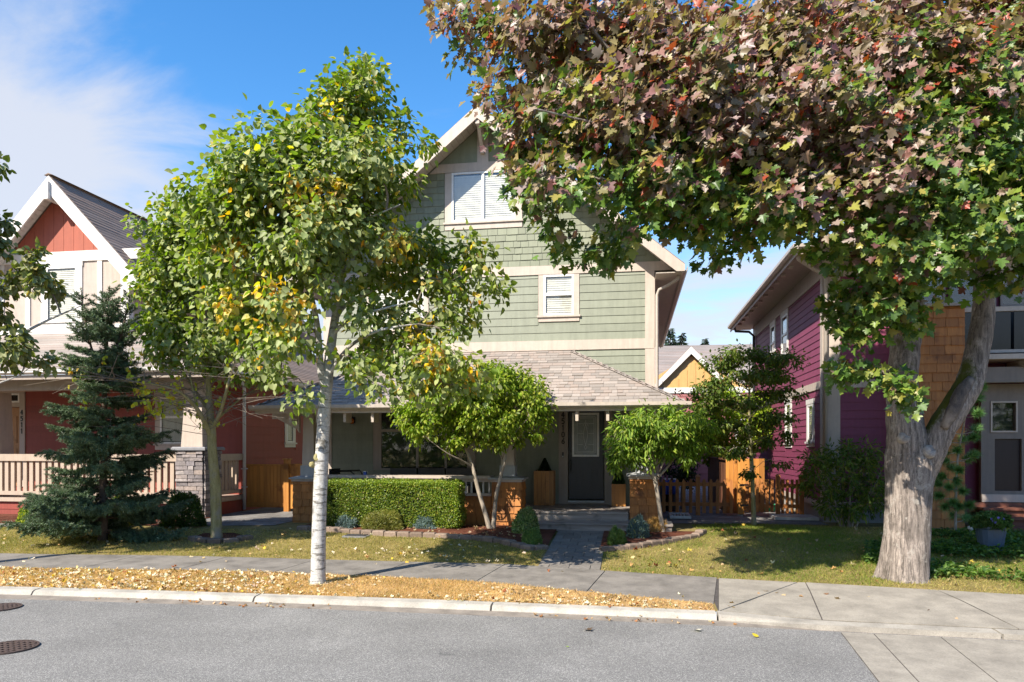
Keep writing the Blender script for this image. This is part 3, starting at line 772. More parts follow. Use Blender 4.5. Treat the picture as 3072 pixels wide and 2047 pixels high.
lap(gh, fw, XL + .19, XR - .19, 2.86, 4.07, M['green'])
lap(gh, fw, XL + .19, XR - .19, .62, 2.86, M['green'], holes=[(PW[0] - .17, PW[1] + .18, .6, 3), (DR[0] - .21, DR[1] + .17, .5, 3)])
shingles(gw, fw, 0, 0, 5.98, 8.20, M['green_deep'], .148, .215, holes=[(W3[0] - .18, W3[1] + .18, 6.88, 8.3)],
         clip=lambda z: (AX - (ZA - .2 - z) / MR, AX + (ZA - .2 - z) / MR), order=lambda it: -it[0] if it[0] > -5.2 else 50 - it[0])
# trim
fw.b('corner_board', M['beige'], gh, XR - .19, XR + .012, .0, .024, .25, 5.78)
boxo('corner_board', M['beige'], gh, XR + .001, XR + .022, WY - .022, WY + .17, .25, 5.6)
fw.b('corner_board', M['beige'], gh, XL - .012, XL + .19, .0, .024, .25, 5.78)
fw.b('belly_band', M['beige'], gh, -7.72, 1.02, .0, .032, 5.78, 5.98)
fw.b('belly_band', M['beige'], gh, XL, XR, .0, .032, 4.07, 4.29)
mb = MB(); a, b = gx(8.21) - .05, gx(8.41) - .05
mb.prism([(AX - a, WY - .03, 8.21), (AX + a, WY - .03, 8.21), (AX + b, WY - .03, 8.41), (AX - b, WY - .03, 8.41)], (0, .03, 0)); mb.build('header_band', M['beige'], gh)
fw.b('king_post', M['beige'], gh, -3.48, -3.22, .0, .028, 8.41, 9.2)
# windows
window(gh, fw, *W3, trim=.16, vbars=(-3.35,), head=False)
window(gh, fw, *W2, trim=.12, hbar=5.33, head=False)
window(gh, fw, *W1, trim=.12, vbars=(-5.37,), head=False)
pw = window(gh, fw, *PW, trim=.16, tmat=M['beige_dark'], vbars=(-4.90, -4.22), hbar=2.28, head=False, sill=False, blind=False, frame=.04)
mb = MB(); n = 26
for i in range(n):
    z = 1.45 + i * .05
    for a, b in ((-5.76, -4.94), (-4.86, -4.26), (-4.18, -3.73)): mb.add([fw.p(a, -.04, z), fw.p(b, -.04, z), fw.p(b, -.03, z + .008), fw.p(a, -.03, z + .008)], [(0, 1, 2, 3)])
mb.build('blind', M['blind'], pw, kind='stuff')
mb = MB()
for a, b in ((-5.72, -5.36), (-3.98, -3.80)):
    for i in range(7): u = lerp(a, b, i / 7); fw.box(mb, u, u + (b - a) / 9, -.2, -.16, 1.5, 2.72)
mb.build('curtain', M['blind'], pw)
# front door
dr = fw.b('door', M['charcoal'], gh, DR[0] + .02, DR[1] - .02, -.07, -.02, .735, 2.72)
g0, g1, gz0, gz1 = -1.31, -.71, 1.68, 2.66
mb = MB()
for a in ((g0, g0 + .045, gz0, gz1), (g1 - .045, g1, gz0, gz1), (g0 + .045, g1 - .045, gz0, gz0 + .045), (g0 + .045, g1 - .045, gz1 - .045, gz1)): fw.box(mb, a[0], a[1], -.02, .0, a[2], a[3])
mb.build('light_frame', M['vinyl'], dr)
N = NT('leaded_textured_glass'); g = N.noise(38, 5, .6); b_ = N.noise(6, 3)
M['lead_glass'] = N.out(N.mix(b_, (.15, .17, .155), (.30, .33, .31)), .22, g, .6, .01, spec=.7)
fw.b('leaded_pane', M['lead_glass'], dr, g0 + .045, g1 - .045, -.02, -.012, gz0 + .045, gz1 - .045)
mb = MB(); cx_ = (g0 + g1) / 2
def lead(pts):
    for p, q in zip(pts, pts[1:]): mb.bar(fw.p(p[0], -.009, p[1]), fw.p(q[0], -.009, q[1]), .009, .006, up=(0, -1, 0))
for ins in (.085, .115): lead([(g0 + ins, gz0 + ins), (g1 - ins, gz0 + ins), (g1 - ins, gz1 - ins), (g0 + ins, gz1 - ins), (g0 + ins, gz0 + ins)])
for zz in (1.95, 2.2, 2.42): lead([(g0 + .115, zz), (cx_ - .06, zz)]); lead([(cx_ + .06, zz), (g1 - .115, zz)])
lead([(cx_ + .045 * math.sin(t * math.pi) , 1.95 + .45 * t) for t in [i / 8 for i in range(9)]]); lead([(cx_ - .045 * math.sin(t * math.pi), 1.95 + .45 * t) for t in [i / 8 for i in range(9)]])
lead([(cx_, 1.84), (cx_ + .03, 1.89), (cx_, 1.95), (cx_ - .03, 1.89), (cx_, 1.84)]); lead([(cx_ - .06, 2.36), (cx_ - .03, 2.44), (cx_, 2.40), (cx_ + .03, 2.44), (cx_ + .06, 2.36)]); lead([(cx_, 2.40), (cx_, 2.5)])
mb.build('leading', M['chrome'], dr)
for a in (-1.245, -.905):
    mb = MB(); b = a + .17
    for q in ((a, a + .02, .98, 1.43), (b - .02, b, .98, 1.43), (a + .02, b - .02, .98, 1.0), (a + .02, b - .02, 1.41, 1.43)): fw.box(mb, q[0], q[1], -.02, -.008, q[2], q[3])
    fw.box(mb, a + .045, b - .045, -.02, -.010, 1.03, 1.38); mb.build('door_panel', M['charcoal'], dr)
mb = MB(); mb.tube([fw.p(-1.34, .0, 1.36), fw.p(-1.34, .05, 1.40), fw.p(-1.34, .05, 1.58), fw.p(-1.34, .0, 1.62)], .012, 8); fw.box(mb, -1.365, -1.315, -.02, -.005, 1.30, 1.72); mb.lathe(fw.p(-1.34, .01, 1.80), [(.03, -.03), (.03, .03)], 10)
mb.build('handle', M['black'], dr)
fw.b('threshold', M['chrome'], gh, DR[0] - .0, DR[1] + .0, -.08, .06, .66, .70)
fw.b('door_sill', M['beige_dark'], gh, DR[0] - .02, DR[1] + .02, -.06, .05, .625, .658)
fw.b('door_trim', M['beige_dark'], gh, DR[0] - .21, DR[0] - .002, .0, .026, .62, 2.86)
fw.b('door_trim', M['beige_dark'], gh, DR[1] + .002, DR[1] + .17, .0, .026, .62, 2.86)
fw.b('door_head', M['beige_dark'], gh, DR[0], DR[1], .0, .024, 2.745, 2.86)
digits('45106', gh, fw, -1.51, 2.68, .118, .03, M['numeral'], .028)
db = fw.b('doorbell', M['black'], gh, -1.535, -1.495, .026, .04, 1.66, 1.78); fw.b('button', M['chrome'], db, -1.53, -1.50, .040, .044, 1.665, 1.70)
# main roof: two thick slopes, barge boards, lined soffits
Y0, Y1 = 15.68, 27.5
for s in (-1, 1):
    xe = AX + s * 4.46
    mb = MB(); mb.prism([(AX, Y0, ZA + .03), (xe, Y0, ZA + .03 - MR * 4.46), (xe, Y0, ZA - .13 - MR * 4.46), (AX, Y0, ZA - .13)], (0, Y1 - Y0, 0)); mb.build('roof', M['roof_dark'], gh)
    mb = MB(); mb.prism([(AX, Y0 - .035, ZA), (xe, Y0 - .035, ZA - MR * 4.46), (xe, Y0 - .035, ZA - MR * 4.46 - .14), (xe - s * .17, Y0 - .035, ZA - MR * 4.29 - .28), (AX, Y0 - .035, ZA - .29)], (0, .033, 0)); mb.build('barge_board', M['beige'], gh)
    sm = MB(); nstr = 34
    for i in range(nstr):      # narrow soffit strips under the gable overhang
        a, b = .06 + 4.15 * i / nstr, .06 + 4.15 * (i + .92) / nstr
        p = [(AX + s * a, Y0, ZA - .132 - MR * a), (AX + s * b, Y0, ZA - .132 - MR * b), (AX + s * b, Y0, ZA - .146 - MR * b), (AX + s * a, Y0, ZA - .146 - MR * a)]
        sm.prism(p, (0, WY - Y0 - .035, 0))
    sm.build('soffit_strip', M['soffit'], gh, kind='stuff')
    sm = MB(); xa_, xb_ = (XR + .024, 1.05) if s > 0 else (-7.7, XL - .024)
    yy = Y0 + .03
    while yy < Y1 - .2: sm.box(xa_, xb_, yy, yy + .092, 5.58, 5.60); yy += .1
    sm.build('soffit_strip', M['soffit'], gh, kind='stuff')
    boxo('fascia', M['beige'], gh, *( (1.05, 1.075) if s > 0 else (-7.775, -7.75)), Y0 + .002, Y1, 5.56, 5.70)
    mb = MB(); xg = 1.077 if s > 0 else -7.777
    prof = [(0, 0), (.06 * s, 0), (.10 * s, .05), (.10 * s, .11), (.085 * s, .11), (.085 * s, .055), (.01 * s, .012), (0, .11)]
    mb.prism([(xg + u, Y0 + .01, 5.59 + z) for u, z in prof], (0, Y1 - Y0, 0)); mb.build('gutter', M['gutter'], gh)
mb = MB(); mb.bar((AX, WY - .03, 8.66), (AX, Y0 + .05, 9.16), .075, .10); mb.box(AX - .045, AX + .045, WY - .11, WY - .028, 8.58, 8.80); mb.box(AX - .045, AX + .045, Y0 - .002, WY - .03, 9.03, 9.13); mb.build('gable_bracket', M['beige'], gh)
mb = MB(); mb.tube([(1.0, 15.95, 5.60), (.98, 15.95, 5.50), (.78, 16.1, 5.40), (.60, 16.18, 5.33), (.555, 16.2, 5.22), (.555, 16.2, 2.75), (.555, 16.2, .35)], .036, 8); mb.build('downspout', M['gutter'], gh, smooth=True)
# ---- porch roof, hipped at both ends
EY, EZ, PZ = 13.95, 2.735, 4.06; EL, ER = -7.67, 1.01; RUN = WY - EY; PS = (PZ - EZ) / RUN; al = math.atan(PS); SL = math.hypot(RUN, PZ - EZ)
mb = MB()
Vt = [(EL, EY, EZ), (ER, EY, EZ), (ER - RUN, WY - .002, PZ), (EL + RUN, WY - .002, PZ), (ER, WY - .002, EZ), (EL, WY - .002, EZ)]
Vb = [(x, y, z - .11) for x, y, z in Vt]
mb.add(Vt + Vb, [(0, 1, 2, 3), (1, 4, 2), (0, 3, 5), (6, 9, 8, 7), (7, 8, 10), (6, 11, 9), (0, 6, 7, 1), (1, 7, 10, 4), (5, 11, 6, 0)])
pr = mb.build('porch_roof', M['roof'], gh)
r = random.Random(11); rows = 19; ex = SL / rows; items = []
for i in range(rows):
    v = i * ex; yb, zb = EY + v * math.cos(al), EZ + v * math.sin(al); hx = (yb - EY) + .02
    u = EL + hx - r.uniform(0, .3)
    while u < ER - hx:
        wv = r.choice((.11, .165, .165, .22, .28)); a, b = max(u, EL + hx), min(u + wv, ER - hx)
        if b - a > .03: items.append(((a + b) / 2, b - a - .004, yb, zb, r.choice((1, 1, 1, 1.9))))
        u += wv
items.sort(key=lambda t: -t[0] if t[0] > -4.6 else 60 - t[0])
big = MB()
for i, (uc, wd, yb, zb, tk) in enumerate(items):
    if i < 300:
        put('roof_shingle', unit_shingle(M['roof'], 0), pr, (uc, yb - .004, zb + .002), (-(math.pi / 2 - al), 0, 0), (wd, .011 * tk, ex * 1.02))
    else:
        e = ex * 1.02; cs, sn = math.cos(al), math.sin(al); t = .011 * tk
        q = [(uc + sx * wd / 2, yb - .004 + cs * vv * e - sn * tt, zb + .002 + sn * vv * e + cs * tt) for vv, tt in ((0, 0), (0, t), (1, t * .25), (1, 0)) for sx in (-1, 1)]
        big.add(q, [(0, 1, 3, 2), (2, 3, 5, 4), (0, 2, 4, 6), (1, 7, 5, 3)])
for s, xe in ((1, ER), (-1, EL)):      # the two end slopes
    for i in range(rows):
        v0, v1 = i / rows, (i + 1.02) / rows; xa_, xb_ = xe - s * RUN * v0, xe - s * RUN * min(1, v1); ya, yb = EY + RUN * v0, WY - .004
        za, zb = EZ + (PZ - EZ) * v0, EZ + (PZ - EZ) * min(1, v1)
        u = ya
        while u < yb - .02:
            b = min(u + r.choice((.16, .22, .28)), yb); t = .011
            big.add([(xa_, u, za + t), (xa_, b - .004, za + t), (xb_, b - .004, zb + t * .3), (xb_, u, zb + t * .3), (xa_, u, za), (xa_, b - .004, za)], [(0, 1, 2, 3), (0, 4, 5, 1)]); u = b
big.build('roof_shingle', M['roof_i'], pr, kind='stuff')
for s, xe in ((1, ER), (-1, EL)):
    n = 16
    for i in range(n):
        t0, t1 = i / n, min(1, (i + 1.12) / n); p = Vector((xe - s * RUN * t0, EY + RUN * t0, EZ + (PZ - EZ) * t0 + .026)); q = Vector((xe - s * RUN * t1, EY + RUN * t1, EZ + (PZ - EZ) * t1 + .016))
        mb = MB(); d1, d2 = Vector((.13, .02 * s, -.055)), Vector((-.02 * s, .13, -.055))
        if s < 0: d1, d2 = Vector((-.13, .02, -.055)), Vector((.02, .13, -.055))
        d2 = Vector((d2.x * 0, -.13, -.055)) if True else d2
        mb.add([p + d1, p, p + d2, q + d1, q, q + d2], [(0, 1, 4, 3), (1, 2, 5, 4), (0, 2, 1)]); mb.build('hip_cap', M['roof'], pr)
mb = MB(); prof = [(0, 0), (-.055, 0), (-.10, .04), (-.10, .105), (-.085, .105), (-.085, .05), (-.01, .012), (0, .105)]
mb.prism([(EL - .09, EY - .012 + u, 2.645 + z) for u, z in prof], (ER - EL + .18, 0, 0)); mb.build('gutter', M['gutter'], gh)
mb = MB(); mb.prism([(ER + .004 - u, EY - .0, 2.645 + z) for u, z in prof], (0, 2.3, 0)); mb.build('gutter', M['gutter'], gh)
mb = MB(); mb.prism([(EL - .004 + u, EY - .0, 2.645 + z) for u, z in prof], (0, 2.3, 0)); mb.build('gutter', M['gutter'], gh)
boxo('fascia', M['beige'], gh, EL, ER, EY - .01, EY + .012, 2.585, 2.645)
for k_ in range(14):
    xk = .72 - .588 * k_ + .01
    if xk < -7.4: break
    boxo('rafter_tail', M['beige'], gh, xk - .028, xk + .028, 13.99, 14.30, 2.40, 2.622)
boxo('porch_beam', M['beige'], gh, -7.35, .8, 14.55, 14.75, 2.66, 2.86)
boxo('porch_ceiling', M['soffit'], gh, -7.3, .7, 14.76, 16.27, 2.87, 2.90)
for s, xk in ((-1, -7.02), (1, .40)):      # gusset brackets at the outer columns
    mb = MB(); mb.prism([(xk, 14.62, 2.655), (xk + s * .62, 14.62, 2.655), (xk + s * .62, 14.62, 2.50), (xk + s * .50, 14.62, 2.50), (xk + s * .06, 14.62, 2.28), (xk, 14.62, 2.20)], (0, .07, 0)); mb.build('gusset', M['beige'], gh)
# piers, plinths, columns
def pier(x0, x1, zb, zc, col_w, par=gh):
    y0, y1 = 14.4, 14.98; xm = (x0 + x1) / 2
    p_ = boxo('pier', M['cedar'], par, x0 + .02, x1 - .02, y0 + .02, y1 - .02, zb, zc)
    shingles(p_, Fr((0, y0 + .02, 0), (1, 0, 0), (0, -1, 0)), x0 + .015, x1 - .015, zb, zc, M['cedar'], .155, .17, proud=.03, seed=int(abs(x0) * 10))
    fs = Fr((x1 - .02, 0, 0), (0, 1, 0), (1, 0, 0)); shingles(p_, fs, y0 + .02, y1 - .02, zb, zc, M['cedar'], .155, .17, proud=.03, seed=int(abs(x0) * 10) + 1)
    boxo('pier_band', M['beige'], par, x0 - .005, x1 + .005, y0 - .01, y1 + .01, zc + .001, zc + .05)
    mb = MB(); mb.frustum((xm, (y0 + y1) / 2, zc + .051), (x1 - x0) / 2 + .05, .34, (xm, (y0 + y1) / 2, zc + .082), (x1 - x0) / 2 + .05, .34); mb.frustum((xm, (y0 + y1) / 2, zc + .082), (x1 - x0) / 2 + .05, .34, (xm, (y0 + y1) / 2, zc + .115), .19, .2); mb.build('pier_cap', M['grey_cap'], par)
    boxo('plinth', M['grey_cap'], par, xm - .16, xm + .16, 14.53, 14.85, zc + .112, zc + .33)
    mb = MB(); mb.frustum((xm, 14.69, zc + .331), .135, .135, (xm, 14.69, 2.655), .11, .11); mb.build('column', M['beige'], par)
pier(-.05, .53, .45, 1.27, .27); pier(-2.80, -2.17, .25, 1.19, .27); pier(-7.08, -6.50, .18, 1.17, .27)
# low wall, balustrade and its flat cap
lw = boxo('low_wall', M['cedar'], gh, -6.5, -2.81, 14.5, 14.62, .18, .90)
shingles(lw, FRONT(14.5), -3.75, -2.81, .2, .90, M['cedar'], .155, .19, proud=.03)
boxo('ledge', M['beige'], gh, -6.5, -2.8, 14.44, 14.68, .902, .95)
for i in range(30):
    u = -6.42 + i * .122; boxo('baluster', M['white'], gh, u, u + .035, 14.55, 14.59, .951, 1.185)
boxo('rail', M['beige'], gh, -6.5, -2.8, 14.50, 14.64, 1.186, 1.25)
boxo('rail_cap', M['beige'], gh, -6.5, -2.8, 14.42, 14.72, 1.252, 1.31)
# porch floor and the two broad wooden steps
for i in range(14):
    y = 14.30 + i * .142; boxo('deck_board', M['deck'], gh, *((-2.16, -.06) if y < 14.98 else (-7.1, .45)), y, y + .136, .585, .622)
boxo('deck_frame', M['deck'], gh, -7.1, .45, 14.64, 16.28, .2, .583)
boxo('riser', M['deck'], gh, -2.15, -.06, 14.33, 14.36, .44, .583)
for i in range(4): boxo('tread', M['deck'], gh, -2.15, .76, 13.72 + i * .165, 13.72 + i * .165 + .158, .425, .462)
boxo('riser', M['deck'], gh, -2.13, .74, 13.755, 13.785, .20, .425)
boxo('step_frame', M['deck'], gh, -2.12, .73, 13.79, 14.5, .18, .42)
# lanterns by the door and window
def lantern(x, z, label):
    t = thing('wall_lantern', label, 'lamp', (x, WY - .03, z))
    mb = MB(); fw.box(mb, x - .04, x + .04, .018, .035, z - .06, z + .08); mb.bar(fw.p(x, .03, z + .05), fw.p(x, .11, z + .05), .015, .015); mb.build('bracket', M['black'], t)
    mb = MB(); c = fw.p(x, .11, z - .09); mb.lathe(c, [(.05, 0), (.055, .01), (.02, .012)], 8); mb.lathe(c, [(.02, .14), (.065, .13), (.05, .15), (.008, .18)], 8); mb.build('cage', M['black'], t)
    mb = MB(); mb.lathe(c, [(.038, .014), (.045, .06), (.04, .128)], 8); mb.build('lamp_glass', M['amber'], t, smooth=True)
M['amber'] = paint('glow_amber_glass', (.55, .16, .03), .2, .1)  # the lamp's orange glow is put into the glass colour
lantern(-6.45, 2.52, 'amber wall lantern beside the left porch column of the green house')
lantern(-1.82, 2.50, 'small wall lantern left of the house number by the charcoal door')
# porch furniture
t = thing('porch_sofa', 'grey cushioned sofa on the porch under the wide window', 'sofa', (-4.4, 15.7, .622))
boxo('frame', M['black'], t, -5.45, -3.45, 15.3, 16.1, .66, .84)
for i in range(3): boxo('back_cushion', M['cushion'], t, -5.4 + i * .65, -5.4 + i * .65 + .62, 15.82, 16.02, 1.06, 1.42); boxo('seat_cushion', M['cushion'], t, -5.4 + i * .65, -5.4 + i * .65 + .62, 15.32, 15.8, .85, 1.05)
boxo('back', M['black'], t, -5.45, -3.45, 16.03, 16.12, .845, 1.38)
for u in (-5.43, -3.53):
    for v in (15.32, 16.02): boxo('leg', M['black'], t, u, u + .06, v, v + .06, .623, .66)
t = thing('porch_chair', 'dark metal chair on the porch behind the pale trunk', 'chair', (-6.2, 15.2, .622))
mb = MB(); mb.tube([(-6.45, 14.95, 1.36), (-6.0, 14.95, 1.375), (-5.93, 15.0, 1.30), (-5.93, 15.05, .63)], .018, 6); mb.build('arm', M['black'], t)
mb = MB(); mb.tube([(-6.45, 15.5, 1.36), (-6.0, 15.5, 1.375), (-5.93, 15.45, 1.30), (-5.93, 15.4, .63)], .018, 6); mb.build('arm', M['black'], t)
boxo('seat', M['cushion'], t, -6.45, -5.95, 14.97, 15.48, 1.0, 1.06); boxo('back', M['black'], t, -6.50, -6.45, 14.97, 15.48, .63, 1.42)
t = thing('small_box', 'small blue and white box standing on the porch rail cap', 'box', (-5.53, 14.6, 1.311))
boxo('carton', M['blue_plastic'], t, -5.56, -5.50, 14.57, 14.63, 1.312, 1.375); boxo('lid', M['vinyl'], t, -5.563, -5.497, 14.567, 14.633, 1.376, 1.387)
for i, (x0, x1, zt, lab) in enumerate(((-2.10, -1.67, 1.375, 'tall square wooden planter left of the charcoal door'), (-.42, -.12, 1.10, 'short square wooden planter right of the charcoal door'))):
    t = thing('wooden_planter', lab, 'planter', ((x0 + x1) / 2, 15.95, .622), 'wooden planters beside the front door'); y0 = 15.72; w_ = x1 - x0
    n = 5 if i == 0 else 4
    for k_ in range(n):
        a = x0 + w_ * k_ / n; boxo('plank', M['planter_wood'], t, a + .001, a + w_ / n - .001, y0, y0 + .025, .624, zt)
    boxo('side_panel', M['planter_wood'], t, x0, x0 + .025, y0 + .026, y0 + w_, .624, zt); boxo('side_panel', M['planter_wood'], t, x1 - .025, x1, y0 + .026, y0 + w_, .624, zt); boxo('back_panel', M['planter_wood'], t, x0 + .026, x1 - .026, y0 + w_ - .025, y0 + w_, .624, zt)
    boxo('soil', M['mulch'], t, x0 + .026, x1 - .026, y0 + .026, y0 + w_ - .026, zt - .1, zt - .04)
# ---------------------------------------------------------------- brick red house at the left
rh = thing('red_house', 'red and cream house with steep white trimmed gable, stone pier and porch railing', 'house', (-12, 16.7, .3))
RY = 16.7; RX = -9.5
fr_ = FRONT(RY); side = Fr((RX, 0, 0), (0, 1, 0), (1, 0, 0))
SW = (18.98, 19.40, 2.02, 3.30)
RDOOR = (-16.70, -15.80, .86, 2.94); RTR = (-16.70, -15.80, 3.06, 3.30); RWIN = (-11.75, -10.75, 1.98, 3.15)
mb = MB(); wall_panels(fr_, mb, -24, RX, .25, 3.7, [RDOOR, RTR, RWIN]); mb.box(-24, RX - .2, 27.8, 28, .25, 3.7)
ws = Fr((RX, 0, 0), (0, 1, 0), (1, 0, 0)); wall_panels(ws, mb, RY + .2, 28, .25, 3.7, [SW]); mb.build('wall', M['red'], rh)
lap(rh, fr_, -20, RX - .02, .86, 3.62, M['red'], holes=[(RWIN[0] - .15, RWIN[1] + .15, 1.8, 3.4), (RDOOR[0] - .2, RDOOR[1] + .2, .8, 3.5)])
lap(rh, side, RY + .12, 26, .62, 3.64, M['red'], .20, holes=[(SW[0] - .12, SW[1] + .12, 1.85, 3.5)])
boxo('foundation', M['concrete_base'], rh, -20, RX - .05, RY + .01, 27.9, .1, .6)
boxo('corner_board', M['red'], rh, RX - .16, RX + .025, RY - .025, RY - .001, .62, 3.6); boxo('corner_board', M['red'], rh, RX + .001, RX + .026, RY, RY + .11, .62, 3.6)
window(rh, side, *SW, trim=.11, tmat=M['white'], hbar=2.66)
window(rh, fr_, *RWIN, trim=.14, tmat=M['beige'], hbar=2.65)
window(rh, fr_, *RTR, trim=.0, tmat=M['beige'], blind=False)
rd = fr_.b('door', M['door_wood'], rh, RDOOR[0] + .01, RDOOR[1] - .01, -.08, -.03, .88, 2.93)
fr_.b('door_panel', M['door_wood'], rd, RDOOR[0] + .12, RDOOR[1] - .12, -.03, -.015, 1.1, 1.85); fr_.b('door_panel', M['door_wood'], rd, RDOOR[0] + .12, RDOOR[1] - .12, -.03, -.015, 2.0, 2.7)
fr_.b('door_trim', M['cream'], rh, RDOOR[1] + .002, RDOOR[1] + .16, .0, .03, .86, 3.3); fr_.b('door_trim', M['cream'], rh, RDOOR[0] - .16, RDOOR[0] - .002, .0, .03, .86, 3.3); fr_.b('door_head', M['cream'], rh, RDOOR[0] - .1, RDOOR[1] + .1, .0, .028, 2.945, 3.055); fr_.b('door_head', M['cream'], rh, RDOOR[0] - .16, RDOOR[1] + .16, .0, .034, 3.305, 3.5)
digits('4511', rh, fr_, RDOOR[1] + .08, 2.86, .118, .045, M['numeral'], .032)
mb = MB(); mb.tube([(-9.30, 16.2, 3.5), (-9.34, 16.45, 3.42), (-9.41, 16.6, 3.3), (-9.41, 16.6, .36)], .04, 8); mb.build('downspout', M['metal_pipe'], rh, smooth=True)
for z in (.9, 1.35): boxo('pipe_strap', M['metal_pipe'], rh, -9.47, -9.35, 16.55, 16.66, z, z + .02)
# lower roof round the front and right side
RZ = 3.62; rs = .6
def rfz(t): return RZ + rs * t
mb = MB(); mb.add([(-24, 14.45, RZ), (-9, 14.45, RZ), (-12.0, 17.45, rfz(3.0)), (-12.0, 16.45, rfz(2.0)), (-24, 16.45, rfz(2.0))], [(0, 1, 2, 3, 4)]); mb.add([(-9, 14.45, RZ), (-9, 28.5, RZ), (-12.0, 28.5, rfz(3)), (-12.0, 17.45, rfz(3))], [(0, 1, 2, 3)])
mb.add([(-24, 14.45, RZ - .1), (-9, 14.45, RZ - .1), (-9, 28.5, RZ - .1), (-24, 28.5, RZ - .1)], [(0, 1, 2, 3)]); mb.build('lower_roof', M['roof'], rh)
for i in range(16):
    t0, t1 = i * .125, min((i + 1.03) * .125, 2.0); mb = MB(); mb.add([(-22, 14.45 + t0, rfz(t0) + .016), (-9 - t0, 14.45 + t0, rfz(t0) + .016), (-9 - t1, 14.45 + t1, rfz(t1) + .006), (-22, 14.45 + t1, rfz(t1) + .006), (-22, 14.45 + t0, rfz(t0)), (-9 - t0, 14.45 + t0, rfz(t0))], [(0, 1, 2, 3), (0, 4, 5, 1)]); mb.build('shingle_course', M['roof'], rh)
for i in range(24):  # right slope darker: its shade is put into the shingle colour
    t0, t1 = i * .125, min((i + 1.03) * .125, 3.0); mb = MB(); mb.add([(-9 - t0, 14.45 + t0, rfz(t0) + .016), (-9 - t0, 28.4, rfz(t0) + .016), (-9 - t1, 28.4, rfz(t1) + .006), (-9 - t1, 14.45 + t1, rfz(t1) + .006), (-9 - t0, 14.45 + t0, rfz(t0)), (-9 - t0, 28.4, rfz(t0))], [(0, 1, 2, 3), (0, 4, 5, 1)]); mb.build('shingle_course', M['roof_dark'], rh)
mb = MB(); mb.prism([(-24, 14.438 + u, 3.53 + z) for u, z in prof], (15.1, 0, 0)); mb.build('gutter', M['white'], rh)
mb = MB(); mb.prism([(-8.996 - u, 14.44, 3.53 + z) for u, z in prof], (0, 14, 0)); mb.build('gutter', M['white'], rh)
boxo('fascia', M['beige_dark'], rh, -24, -9.0, 14.44, 14.46, 3.42, 3.515)
boxo('porch_beam', M['beige_dark'], rh, -24, -9.45, 14.98, 15.22, 3.22, 3.50)
# stone pier with its tapered column
st = boxo('stone_pier', M['mortar'], rh, -10.11, -9.44, 14.92, 15.58, .2, 1.82)
mb = MB().add([(-.5, -1, -.5), (.5, -1, -.5), (.5, 0, -.5), (-.5, 0, -.5), (-.5, -.85, .46), (.46, -.95, .5), (.5, 0, .5), (-.5, 0, .5)], [(0, 3, 2, 1), (4, 5, 6, 7), (0, 1, 5, 4), (1, 2, 6, 5), (2, 3, 7, 6), (3, 0, 4, 7)])
stone_me = mb.mesh('stone', M['stone'])
r = random.Random(5)
for face in range(2):
    z = .2
    rr = random.Random(9)
    while z < 1.80:
        h = min(rr.uniform(.065, .125), 1.82 - z); u = 0; L = .67
        while u < L - .01:
            wv = min(r.uniform(.13, .36), L - u)
            if L - u - wv < .08: wv = L - u
            uc = u + wv / 2; d = r.uniform(.02, .055)
            if face == 0: put('stone', stone_me, st, (-10.11 + uc, 14.921, z + h / 2), (0, 0, 0), (wv - .008, d, h - .008))
            else: put('stone', stone_me, st, (-9.441, 14.92 + uc, z + h / 2), (0, 0, math.pi / 2), (wv - .008, d, h - .008))
            u += wv
        z += h
mb = MB(); mb.box(-10.19, -9.36, 14.84, 15.66, 1.822, 1.87); mb.frustum((-9.775, 15.25, 1.87), .415, .41, (-9.775, 15.25, 1.90), .39, .385); mb.build('pier_cap', M['stone_cap'], rh)
mb = MB(); mb.frustum((-9.775, 15.25, 1.901), .265, .265, (-9.775, 15.25, 3.21), .2, .2); mb.build('column', M['cream'], rh)
mb = MB(); mb.frustum((-15.1, 15.35, .72), .23, .23, (-15.1, 15.35, 3.21), .17, .17); mb.build('column', M['beige'], rh)
# balustrade
boxo('rail', M['tan'], rh, -22, -10.13, 14.96, 15.10, 1.57, 1.73); boxo('rail', M['tan'], rh, -22, -10.13, 14.97, 15.08, .77, .86)
for i in range(52):
    u = -10.32 - i * .165; boxo('baluster', M['tan'], rh, u, u + .095, 15.0, 15.05, .861, 1.569)
boxo('floor_band', M['tan'], rh, -22, -10.13, 14.93, 15.1, .62, .71)
lap(rh, FRONT(15.0), -22, -10.12, .25, .62, M['red'], .185)
boxo('porch_floor', M['beige_dark'], rh, -22, -9.5, 15.11, RY - .01, .60, .72); boxo('skirt', M['red'], rh, -22, -10.12, 15.002, 15.1, .15, .615); boxo('skirt', M['concrete_base'], rh, -22, -10.12, 14.98, 14.999, .1, .30)
boxo('rail', M['tan'], rh, -9.64, -9.50, 15.6, RY - .02, 1.57, 1.73); boxo('rail', M['tan'], rh, -9.62, -9.52, 15.6, RY - .02, .77, .86)
for i in range(6): v = 15.66 + i * .165; boxo('baluster', M['tan'], rh, -9.6, -9.55, v, v + .095, .861, 1.569)
boxo('floor_band', M['tan'], rh, -9.66, -9.48, 15.6, RY - .01, .62, .71); boxo('skirt', M['red'], rh, -9.58, -9.52, 15.6, RY - .01, .15, .619)
